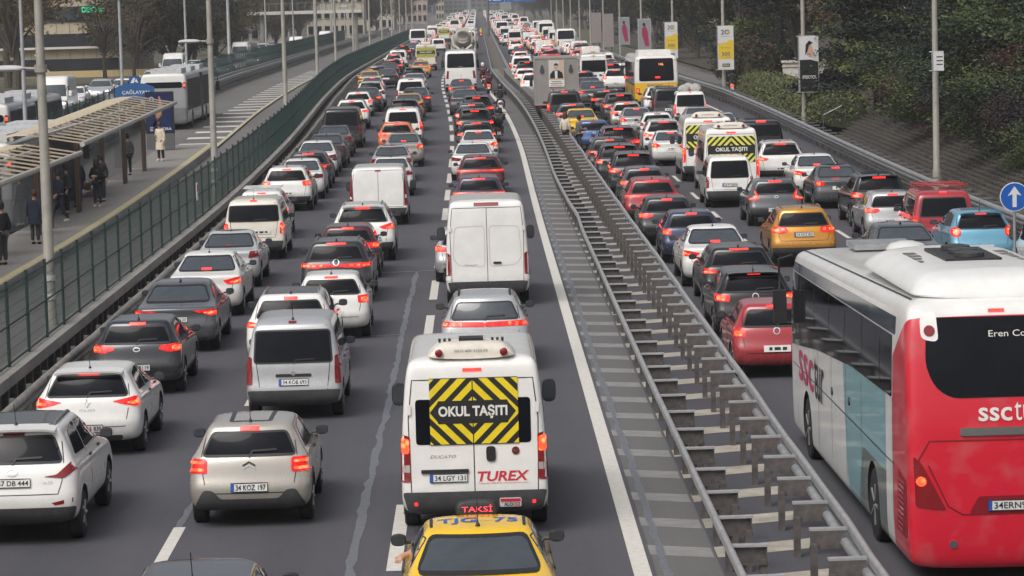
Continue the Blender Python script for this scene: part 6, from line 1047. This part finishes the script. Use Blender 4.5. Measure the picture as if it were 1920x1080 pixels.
# ---------------------------------------------------------------- motor scooter
def scooter(label, loc, rz, col, top, helmet, box=True, lit=True, rider_label='', parcel=None):
    r_ = empty('motor_scooter', loc, rz, label=label, cat='scooter', group='scooters filtering past the queue')
    for y in (.28, 1.55): t, m = wheel_meshes(.25, .13, True); w_ = put('wheel', t, r_, (0, y, .25)); put('rim', m, w_)
    s_ = shell([(.28, .34, .15, 1.2, .12, .08, .08, 0, 0), (.42, .36, .05, 1.22, .18, .1, .1, 0, 0), (.62, .40, .0, 1.2, .19, .1, .1, .02, 0), (.74, .42, .05, 1.0, .16, .1, .1, .02, 0), (.78, .5, .12, .85, .13, .08, .08, 0, 0)], 2); m = MB(); m.add([v.co for v in s_.vertices], [tuple(q.vertices) for q in s_.polygons]); m.build('fairing', paint(col), r_)
    s_ = shell([(.4, .4, 1.2, 1.5, .2, .08, .08, 0, 0), (.8, .8, 1.18, 1.42, .22, .08, .08, 0, 0), (1.05, 1.05, 1.12, 1.3, .16, .06, .06, 0, 0)], 2); m = MB(); m.add([v.co for v in s_.vertices], [tuple(q.vertices) for q in s_.polygons]); m.build('leg_shield', paint(col), r_)
    m = MB(); m.box((0, .55, .80), (.28, .75, .09)); m.build('seat', BLK, r_); m = MB(); m.tube([(-.36, 1.05, 1.02), (0, 1.2, 1.05), (.36, 1.05, 1.02)], .018, 6); m.build('handlebar', BLK, r_)
    for sx in (-1, 1): m = MB(); m.tube([(sx*.2, 1.12, 1.04), (sx*.3, 1.14, 1.24)], .01, 5).box((sx*.32, 1.13, 1.27), (.13, .03, .09)); m.build('mirror', BLK, r_)
    m = MB(); m.box((0, -.01, .60), (.22, .05, .09)); m.build('tail_lamp', LCORE if lit else LRED, r_); m = MB(); m.box((0, -.03, .42), (.2, .02, .16)); m.build('number_plate', PLW, r_)
    if box: s_ = shell([(.86, .86, -.22, .2, .2, .06, .06, 0, 0), (.9, .9, -.25, .22, .23, .06, .06, 0, 0), (1.2, 1.2, -.25, .22, .23, .06, .06, 0, 0), (1.26, 1.26, -.2, .18, .2, .06, .06, 0, 0)], 1); m = MB(); m.add([v.co for v in s_.vertices], [tuple(q.vertices) for q in s_.polygons]); m.build('top_box', paint(parcel or 'black'), r_)
    c_, s2 = math.cos(rz), math.sin(rz); person(rider_label, (loc[0]-s2*.62, loc[1]+c_*.62, loc[2]+.16), rz, 'ride', top, 'charcoal', helmet=helmet, group='scooter riders')
    return r_
# ---------------------------------------------------------------- traffic: lane | kind | colour | pixel of the rear roof edge | brake lamps | own label
TRAFFIC = '''
L1|ix35|white|26|806|0|white crossover with black glass roof at the left edge, plate 57 DB 444
L1|clio|white|166|697|1|white hatchback with lit lamps and plate ending 830, left lane
L1|kia|dark grey|258|604|1|dark grey hatchback with orange lit lamps behind the white hatchback, beside guard rail
L1|octavia|grey|338|533|1|long dark grey saloon with plate ending 120 beside the guard rail
L1|egea|white|391|478|1|white saloon with swept red lamps following the long dark grey saloon
L1|symbol|light grey|432|437|0
L1|caddy|cream|475|378|1|cream people carrier with wide rear window beside the guard rail
L1|juke|white|490|361|1|white crossover carrying a steel roof rack beside the guard rail
L1|lblock|white|537|316|1|white crossover with round orange lit lamps ahead of the roof rack car
L1|egea|white|566|301|0
L1|sweep|dark grey|577|289|1
L1|egea|white|594|267|0
L1|octavia|dark grey|612|254|0
L1|symbol|grey|627|237|0
L1|vito|black|640|206|0|boxy black passenger van beside the green fence
L1|qash|white|659|189|1
L1|polo|white|671|174|1
L1|octavia|dark grey|687|166|1
L1|suv|white|693|156|0
L1|accent|white|698|145|1
L1|taxi2|taxi orange|693|134|0|small orange taxi beside the green fence far up the road
L1|octavia|dark grey|721|133|0
L1|kia|grey|707|124|0
L1|egea|dark grey|729|119|0
L1|sweep|black|735|112|1
L1|suv|white|738|102|1
L1|tourneo|white|746|95|0
L1|suv|black|755|86|1
L1|symbol|grey|772|81|0
L2|c3|beige|468|798|1|beige hatchback with dark roof stripes and plate 34 KOZ 197
L2|doblo|silver|548|606|0|silver people carrier with plate 34 KOB 693
L2|qash|white|545|555|1|white crossover with black roof just ahead of the silver people carrier
L2|polo|white|621|518|1|small white hatchback with square lit lamps in the left middle lane
L2|vw|dark grey|630|455|1|dark grey crossover with a full width red light bar
L2|kia|dark red|652|426|1|dark red hatchback half hidden by the crossover with the light bar
L2|suv|white|680|387|1|white crossover with roof rails behind the small white panel van
L2|trafic|white|708|317|0|low white panel van in the left middle lane
L2|symbol|white|733|297|0
L2|accent|silver|735|275|0
L2|symbol|beige|757|251|1|beige saloon level with the orange hatchback
L2|kia|orange|743|232|1|bright orange hatchback in the left middle lane
L2|tourneo|white|755|206|1|white people carrier ahead of the orange hatchback
L2|suv|black|757|189|0
L2|taxi2|taxi orange|766|177|0|pale orange taxi in the left middle lane
L2|octavia|dark grey|779|166|1
L2|tourneo|white|770|150|0
L2|octavia|silver|777|139|0
L2|suv|dark grey|775|128|0
L2|taxi2|taxi orange|789|115|1|orange taxi directly behind the far school minibus
L2|okul2|cream|798|84|0|far school minibus with striped board in the left middle lane
L2|tourneo|white|822|73|1
L2|okul2|cream|832|51|0|farthest school minibus with striped board on the left carriageway
L3|taxi|yellow|898|999|0|yellow taxi with roof sign at the bottom edge
L3|okul|white|884|679|1|white school minibus with yellow striped board and red TUREX print
L3|p2008|silver|908|558|1|silver crossover between the school minibus and the tall panel van
L3|transit|white|911|381|0|tall white panel van in the lane left of the median
L3|coupe|purple|898|334|1
L3|coupe|dark red|900|295|1|dark red crossover with a slim light bar beside the median
L3|egea|white|886|270|0
L3|accent|white|897|246|1
L3|sweep|black|893|231|1
L3|suv|black|890|207|1
L3|lblock|dark grey|884|196|1
L3|suv|black|893|182|1
L3|octavia|grey|872|169|0
L3|accent|grey|865|150|1
L3|midibus|white|863|98|0|white midibus with a wide black rear window
L3|mixer|cream|867|52|0|concrete mixer truck ahead of the white midibus
RA|polo|red|1452|572|1|red hatchback beside the median, nose to tail before the coach
RA|golf|black|1413|511|1|black hatchback with square lit lamps directly ahead of the red hatchback
RA|sweep|black|1385|466|1|black hatchback behind the white saloon beside the median
RA|egea|white|1337|428|1|white saloon beside the median level with the gold crossover
RA|polo|dark blue|1296|399|1|dark blue hatchback beside the median
RA|kia|dark grey|1250|372|1
RA|coupe|red|1222|338|1|red crossover beside the median
RA|kia|grey|1208|316|1
RA|suv|dark grey|1187|289|1
RA|suv|black|1165|279|1
RA|lblock|dark grey|1143|261|1
RA|suv|dark red|1159|240|1
RA|kia|blue|1113|228|0|blue hatchback that two people stand beside
RA|taxi2|yellow|1088|206|1|yellow taxi behind the grey box truck
RA|kia|grey|1073|196|1
RA|tourneo|dark grey|1058|173|1|dark people carrier right behind the grey box truck
RA|boxtruck|white|1043|108|0|grey box truck with a portrait poster on its doors
RA|lblock|white|1000|138|1
RA|polo|white|985|129|1
RA|suv|black|988|116|1
RA|tourneo|white|978|106|1
RA|polo|white|976|97|1
RA|accent|dark grey|974|88|1
RA|suv|white|967|76|1
RA|minibus|white|965|55|1|white minibus far up the lane beside the median
RB|vitara|gold|1504|393|1|gold crossover with chrome roof rails and plate 34 KKZ 805
RB|octavia|grey|1690|424|0|grey saloon half hidden behind the coach roof
RB|bayon|grey|1453|339|1|grey crossover with angular lit lamps ahead of the gold crossover
RB|kangoo|white|1367|297|0|small white people carrier with a plate, behind a school minibus
RB|okul2|white|1371|244|1|school minibus with lime striped board on the right carriageway
RB|okul2|white|1327|223|1|second school minibus half hidden on the right carriageway
RB|accent|white|1256|247|1
RB|suv|white|1247|230|1
RB|polo|white|1232|213|0
RB|accent|silver|1193|204|1
RB|kia|beige|1175|193|1
RB|suv|dark grey|1164|179|1
RB|kia|dark grey|1137|170|1
RB|egea|grey|1110|154|1
RB|octavia|purple|1103|147|1
RB|kia|grey|1094|134|1
RB|sweep|black|1088|124|1
RB|minibus|white|1116|105|0|white van with a wide black rear window left of the city bus
RB|suv|dark grey|1146|121|1
RB|zoe|white|1153|131|1
RB|lblock|red|1088|92|1
RC|suv|black|1648|330|1|black crossover with chrome rails near the right guard rail
RC|accent|grey|1566|312|1|dark grey saloon behind the black crossover near the right guard rail
RC|egea|white|1527|292|1|white saloon near the right guard rail
RC|suv|white|1463|268|1|white crossover behind the black canopy pickup
RC|pickup|black|1427|229|1|black pickup with a tall canopy near the right guard rail
RC|symbol|light grey|1350|213|0
RC|symbol|silver|1310|202|0
RC|doblo|white|1294|174|1|white people carrier with sacks on its roof
RC|tourneo|dark grey|1264|172|0
RC|suv|white|1240|166|0
RC|citybus|yellow|1230|108|1|yellow and white city bus near the right guard rail
RD|kia|silver|1692|371|1|silver hatchback behind the red people carrier by the right guard rail
RD|dokker|red|1795|373|1|red people carrier with a roof rack by the right guard rail
RD|zoe|light blue|1870|411|1|light blue hatchback at the right edge
RX|minibus|light grey|1067|60|1|big pale van with a rooftop unit far up the right carriageway
RX|polo|light grey|1034|58|0
RX|minibus|white|1023|38|0|white van farthest up the right carriageway
'''
LANE = {'L1': 'the lane beside the green fence', 'L2': "the left carriageway's middle lane", 'L3': 'the lane left of the median', 'RA': 'the lane right of the median', 'RB': "the right carriageway's second lane", 'RC': 'the lane along the right guard rail', 'RD': 'the outer lane by the guard rail', 'RX': 'the far right carriageway'}
GRP = {'L': 'queue on the left carriageway', 'R': 'queue on the right carriageway'}
veh = []
for ln in TRAFFIC.strip().split('\n'):
    t = ln.split('|'); p = PR[t[1]]; q = pix(float(t[3]), float(t[4]), p.ref[1]); veh.append([t[0], p, t[2], q.x, q.y-p.ref[0], t[5] == '1', t[6] if len(t) > 6 else None, t[1]])
veh += [['L2', PR['kia'], 'dark grey', -3.15, 30.4, False, 'dark car whose roof just shows at the bottom edge left of centre', 'kia'], ['L3', PR['kia'], 'silver', -.42, 78.5, True, 'silver hatchback mostly hidden left of the tall panel van', 'kia'], ['RD', PR['smallvan'], 'white', 14.75, 73, False, 'white van cut off by the right edge', 'smallvan'], ['RB', PR['kia'], 'dark red', 9.75, 28.0, False, 'dark red car roof at the bottom right corner', 'kia'], ['RA', PR['coach'], 'white', 6.5, 36.8, True, 'red and white coach with teal side print and ssctur lettering', 'coach']]
lanes = {}
for v in veh: lanes.setdefault(v[0], []).append(v)
for k, l in lanes.items():                                                   # nose to tail, never overlapping
    l.sort(key=lambda v: v[4])
    for a, b_ in zip(l, l[1:]):
        if abs(a[3]-b_[3]) < a[1].W+b_[1].W+.12: b_[4] = max(b_[4], a[4]+a[1].L+.7)
allv = sorted(veh, key=lambda v: v[4])
for i, a in enumerate(allv):                                                # sideways clearance between neighbours of different lanes
    for b_ in allv[i+1:]:
        if b_[4] > a[4]+a[1].L: break
        gap = abs(a[3]-b_[3])-(a[1].W+b_[1].W+.14)
        if gap < 0 and a[0] != b_[0]:
            s_ = 1 if b_[3] > a[3] else -1; b_[3] += s_*-gap*.5; a[3] -= s_*-gap*.5
OT = ['first', 'second', 'third', 'fourth', 'fifth', 'sixth', 'seventh', 'eighth', 'ninth', 'tenth', 'eleventh', 'twelfth', 'thirteenth', 'fourteenth', 'fifteenth', 'sixteenth', 'seventeenth', 'eighteenth', 'nineteenth', 'twentieth', 'twenty-first', 'twenty-second', 'twenty-third', 'twenty-fourth', 'twenty-fifth', 'twenty-sixth', 'twenty-seventh', 'twenty-eighth', 'twenty-ninth', 'thirtieth', 'thirty-first', 'thirty-second']
rv = random.Random(31)
for k, l in lanes.items():
    for i, v in enumerate(l):
        lab = v[6] or '%s %s, %s from the camera in %s' % (v[2], v[1].name.replace('_', ' '), OT[i], LANE[k])
        o = spawn(v[1], (v[3], v[4], rise(v[4]+1)), v[2], v[5], far=v[4] > 215 and v[7] not in ('okul2', 'midibus', 'mixer', 'boxtruck', 'citybus'), rz=.011 if v[7] == 'coach' else rv.uniform(-.008, .008)+(-.004 if k[0] == 'R' else .003), label=lab, cat=v[1].cat, group=GRP[k[0]])
# sacks on the loaded roof
sk = [v for v in veh if v[6] and 'sacks' in v[6]][0]
for i, (dx, dy, s_) in enumerate(((-.3, .9, .75), (.32, 1.1, .85), (.0, 1.7, .9))):
    m = shell([(0, 0, -.4, .4, .35, .2, .2, 0, 0), (.15, .15, -.45, .45, .42, .2, .2, 0, 0), (.38, .34, -.3, .35, .3, .15, .15, 0, 0), (.5, .4, -.12, .15, .12, .05, .05, 0, 0)], 1); b = MB(); b.add([v.co*s_ for v in m.vertices], [tuple(q.vertices) for q in m.polygons]); b.build('sack', mat('sack_grey', (.36, .35, .33), .8, var=.2), None, 60, (sk[3]+dx, sk[4]+dy, rise(sk[4])+1.80), label='grey sack on the loaded people carrier roof, %s from its rear' % OT[i], cat='sack', group='sacks on the roof')
# far queue: too small to tell apart one by one
fk = ['polo', 'kia', 'sweep', 'egea', 'accent', 'symbol', 'octavia', 'suv', 'lblock', 'qash', 'vw', 'doblo', 'tourneo', 'golf', 'coupe', 'trafic', 'minibus', 'taxi2']; fc = ['white']*9+['grey', 'silver', 'dark grey', 'black', 'dark grey', 'black', 'red', 'dark red', 'blue', 'light grey', 'beige']
XL = {'L1': -6.3, 'L2': -2.9, 'L3': .35, 'RA': 6.3, 'RB': 9.4, 'RC': 12.5}; cnt = 0; stuffl = []
last = {k: max([v[4]+v[1].L for v in l] or [0]) for k, l in lanes.items()}
for k, x in XL.items():
    y = last[k]+2.0
    while y < 1500:
        kind = rv.choice(fk); p = PR[kind]; col = 'taxi orange' if kind == 'taxi2' else rv.choice(fc); br = rv.random() < .75
        if kind == 'trafic' or kind == 'minibus': col = 'white'
        if rv.random() < .035 and y > 330: p = PR[rv.choice(['midibus', 'midibus', 'citybus'])]; col = 'white'
        if any(abs(v[3]-x-shift(x, y)) < v[1].W+p.W and v[4]-1 < y+p.L and y < v[4]+v[1].L+1 for v in veh if v[4] > 150): y += 3; continue
        if y < 560: spawn(p, (x+shift(x, y)+rv.uniform(-.25, .25), y, rise(y)), col, br, far=True, label='tiny %s %s in the far queue on the %s carriageway' % (col, p.name.replace('_', ' '), 'left' if k[0] == 'L' else 'right'), cat=p.cat, group='far queue on the %s carriageway' % ('left' if k[0] == 'L' else 'right')); cnt += 1
        else: stuffl.append((p, x+shift(x, y), y, col, br))
        y += p.L+rv.uniform(1.6, 4.0)
print('far cars', cnt, 'stuff', len(stuffl))
# the rest of the queue dissolves into one mass near the horizon
mats = []; vs_, fs_2, mi_ = [], [], []; off = 0
for (p, x, y, col, br) in stuffl:
    b = MB(); W_, H_, L_ = p.W, p.H, p.L; pc = paint(col)
    prof = [(0, .25), (0, H_*.6), (.3, H_*.95), (L_*.5, H_), (L_*.62, H_*.95), (L_*.78, H_*.62), (L_, H_*.5), (L_, .25)]; n = len(prof); b.add([(sx*(W_ if z < H_*.7 else W_*.78), yy, z) for sx in (-1, 1) for yy, z in prof], [tuple(range(n)), tuple(range(2*n-1, n-1, -1))]+[(i, (i+1) % n, n+(i+1) % n, n+i) for i in range(n)], 0)
    b.add([(-W_*.7, .01, H_*.63), (W_*.7, .01, H_*.63), (W_*.62, .23, H_*.9), (-W_*.62, .23, H_*.9)], [(0, 1, 2, 3)], 1)
    for sx in (-1, 1): b.box((sx*W_*.8, -.02, H_*.55), (.28, .04, .16), 2)
    for t in (pc, GLASS, LCORE if br else LRED):
        if t not in mats: mats.append(t)
    idx = [mats.index(pc), mats.index(GLASS), mats.index(LCORE if br else LRED)]
    vs_ += [(a+x, c+y, d+rise(y)) for a, c, d in b.v]; fs_2 += [tuple(i+off for i in f) for f in b.f]; mi_ += [idx[m] for m in b.m]; off = len(vs_)
sm_ = MB(); sm_.v = vs_; sm_.f = fs_2; sm_.m = mi_; sm_.build('distant_traffic', mats, None, 30, kind='stuff', label='mass of tiny vehicles with red lamps near the horizon')
# oncoming traffic on the far left
onc = [('minibus', 'white', 103, 144, 'white van facing the camera at the far left', True), ('suv', 'silver', 190, 149, 'silver crossover with headlamps facing the camera at the far left', True), ('egea', 'white', 231, 148, 'white saloon facing the camera beside the silver crossover', False), ('symbol', 'light grey', 227, 163, 'light grey saloon seen just above the station sign', False), ('polo', 'white', 140, 163, 'white hatchback facing the camera behind the white van', False), ('egea', 'white', 368, 117, 'white saloon seen above the articulated bus roof', False), ('accent', 'white', 410, 110, 'white saloon with headlamps facing the camera above the fence', True), ('octavia', 'grey', 335, 124, 'grey saloon in the opposite traffic by the bus roof', False), ('suv', 'light grey', 288, 132, 'pale crossover in the opposite traffic above the articulated bus', False)]
for (kd, col, x, y, lab, hd) in onc:
    p = PR[kd]; q = pix(x, y, p.H*.97); spawn(p, (q.x, q.y+p.L*.5, q.z-p.H*.97), col, False, far=True, rz=math.pi, heads=hd, label=lab, cat=p.cat, group='opposite traffic on the far left')
for k in range(26):
    y = 262+k*9.5+rv.uniform(-1, 1); kd = rv.choice(['egea', 'accent', 'suv', 'polo', 'tourneo', 'octavia', 'minibus']); p = PR[kd]; x = (-22.3, -26)[k % 2]; spawn(p, (x+shift(x, y), y+p.L, rise(y)), rv.choice(['white', 'white', 'silver', 'light grey', 'grey']) if kd != 'minibus' else 'white', False, far=True, rz=math.pi, heads=rv.random() < .45, label='tiny %s facing the camera in the far opposite queue' % p.name.replace('_', ' '), cat=p.cat, group='far opposite queue')
for (X, Y, lab) in ((-17.2, 163.5, 'grey articulated bus with white rear leaving the platform end'), (-17.0, 100.5, 'articulated bus whose pale roof shows behind the nearer shelter'), (-22.0, 132, 'grey bus roof seen beyond the nearer articulated bus at the left edge')): spawn(PR['metrobus'], (X, Y, rise(Y)), 'silver', True, label=lab, cat='bus', group='articulated buses')
# ---------------------------------------------------------------- scooters and people on the road
def sg(px, py, *a, **k): q = pix(px, py, 0); return scooter(a[0], (q.x, q.y, q.z), *a[1:], **k)
sg(939, 213, 'silver grey scooter beside the dark red crossover queue, left of the median', .0, 'silver', 'black', 'black', box=False, lit=False, rider_label='rider in dark jacket and black helmet on the silver scooter')
sg(936, 266, 'black scooter with a black top box beside the white saloon', .03, 'black', 'charcoal', 'black', box=True, lit=False, rider_label='rider in charcoal jacket on the black scooter')
sg(917, 176, 'red scooter with lit lamp beside the white midibus', .05, 'red', 'black', 'black', box=True, rider_label='rider in black on the red scooter beside the midibus', parcel='dark red')
sg(907, 158, 'second red scooter just ahead, against the white midibus', .05, 'dark red', 'navy', 'white', box=True, rider_label='rider with white helmet beside the midibus', parcel='dark red')
sg(902, 70, 'tiny scooter with yellow clad rider far beside the median', 0, 'red', 'yellow', 'yellow', box=False, rider_label='rider in yellow far beside the median')
sg(1373, 178, 'dark scooter on the side path below the 500 banner', -.1, 'black', 'black', 'black', box=False, rider_label='rider in black on the side path scooter')
def man(px, py, z, *a, **k): q = pix(px, py, z); return person(a[0], (q.x, q.y, q.z), *a[1:], **k)
man(1061, 281, 0, 'person with long hair and pale top standing beside the blue car', -.6, 'stand', 'cream', 'charcoal', hair='brown', long_hair=True, group='people standing in the road'); man(1086, 291, 0, 'person in grey sweater leaning towards the blue car', -1.2, 'clasp', 'grey', 'charcoal', group='people standing in the road', h=1.78)
PZ = .30
man(302, 302, PZ, 'person in a long cream coat looking at a phone by the advert', 2.6, 'phone', 'cream', 'black', hair='brown', coat=.52, shoes='white')
man(241, 329, PZ, 'person in a grey top and long black skirt between the shelter columns', .6, 'stand', 'grey', 'black', hair='dark', hood='black'); man(184, 388, PZ, 'person in black jacket and white shoes clasping hands at the platform edge', 2.9, 'clasp', 'black', 'navy', hair='dark', shoes='white', long_hair=True)
man(191, 378, PZ, 'person in olive standing close behind the one clasping hands', 2.9, 'stand', 'charcoal', 'charcoal', hair='dark'); man(147, 388, PZ, 'tall person in a dark coat and brown hood seen from behind', .4, 'stand', 'navy', 'navy', hood='brown', coat=.62, h=1.8)
man(114, 418, PZ, 'person in dark jacket with white shoes by the nearest lamp post', 2.2, 'walk', 'navy', 'navy', hair='dark', shoes='white', h=1.78); man(67, 458, PZ, 'person with rust coloured sleeves and shoulder bag in a dark coat', -.3, 'stand', 'navy', 'charcoal', hair='brown', coat=.66, h=1.66)
man(40, 425, PZ, 'person in grey with pale bag behind the shelter column', 1.0, 'stand', 'grey', 'black', hair='dark'); man(6, 497, PZ, 'person in dark clothes cut off by the left edge', .8, 'stand', 'black', 'charcoal', hair='dark', h=1.78); man(82, 405, PZ, 'person in blue jacket half hidden by the nearest lamp post', 2.0, 'stand', 'blue', 'black', hair='dark'); man(127, 402, PZ, 'person in black standing behind the nearest lamp post', 2.0, 'stand', 'charcoal', 'black', hair='dark')
q = pix(198, 365, PZ); bag('carrier_bag', 'white carrier bag held by the person clasping hands', (q.x-.05, q.y, q.z+.35), 'white', (.24, .1, .36)); q = pix(70, 440, PZ); bag('shoulder_bag', 'dark shoulder bag carried by the person with rust sleeves', (q.x-.1, q.y, q.z+.55), 'navy', (.34, .16, .36)); q = pix(165, 372, PZ); bag('paper_bag', 'brown paper bag beside the tall person in dark coat', (q.x, q.y, q.z+.3), 'brown', (.28, .12, .3))
# hand resting on the taxi window sill
tx = [v for v in veh if v[7] == 'taxi'][0]; hx = Vector((tx[3]-.90, tx[4]+2.35, 1.0)); d = Vector((-.45, -.8, -.25)).normalized(); s_ = d.cross(Vector((0, 0, 1))).normalized(); J = [hx+Vector((.12, .1, .03)), hx, hx+d*.07]; rd = [.045, .032, .04]; E = [(0, 1), (1, 2)]
for f in range(4): o_ = s_*(.022*(f-1.5)); m = len(J); J += [hx+d*.10+o_, hx+d*(.14-.01*abs(f-1.3))+o_+Vector((0, 0, -.03))]; rd += [.011, .009]; E += [(2, m), (m, m+1)]
m = len(J); J += [hx+d*.03+s_*.05, hx+d*.07+s_*.065]; rd += [.012, .010]; E += [(1, m), (m, m+1)]; me = skin_mesh(J, E, rd, 1); me.materials.clear(); me.materials.append(SKIN); put('person', me, label='hand resting out of the yellow taxi window', cat='person')

# ---------------------------------------------------------------- damp autumn air
hz = MB(); hz.box((0, 1900, 36), (3000, 4400, 78)); hm = bpy.data.materials.new('damp_air'); hm.use_nodes = True; hn = hm.node_tree; hn.nodes.clear(); ho = hn.nodes.new('ShaderNodeOutputMaterial'); hv = hn.nodes.new('ShaderNodeVolumePrincipled'); hv.inputs['Color'].default_value = (.92, .93, .95, 1); hv.inputs['Density'].default_value = HAZE; hv.inputs['Anisotropy'].default_value = .2; hn.links.new(hv.outputs[0], ho.inputs['Volume'])
hz.build('haze', hm, None, 0, kind='stuff', label='thin damp haze over the whole road')
bpy.data.scenes.remove(EV)
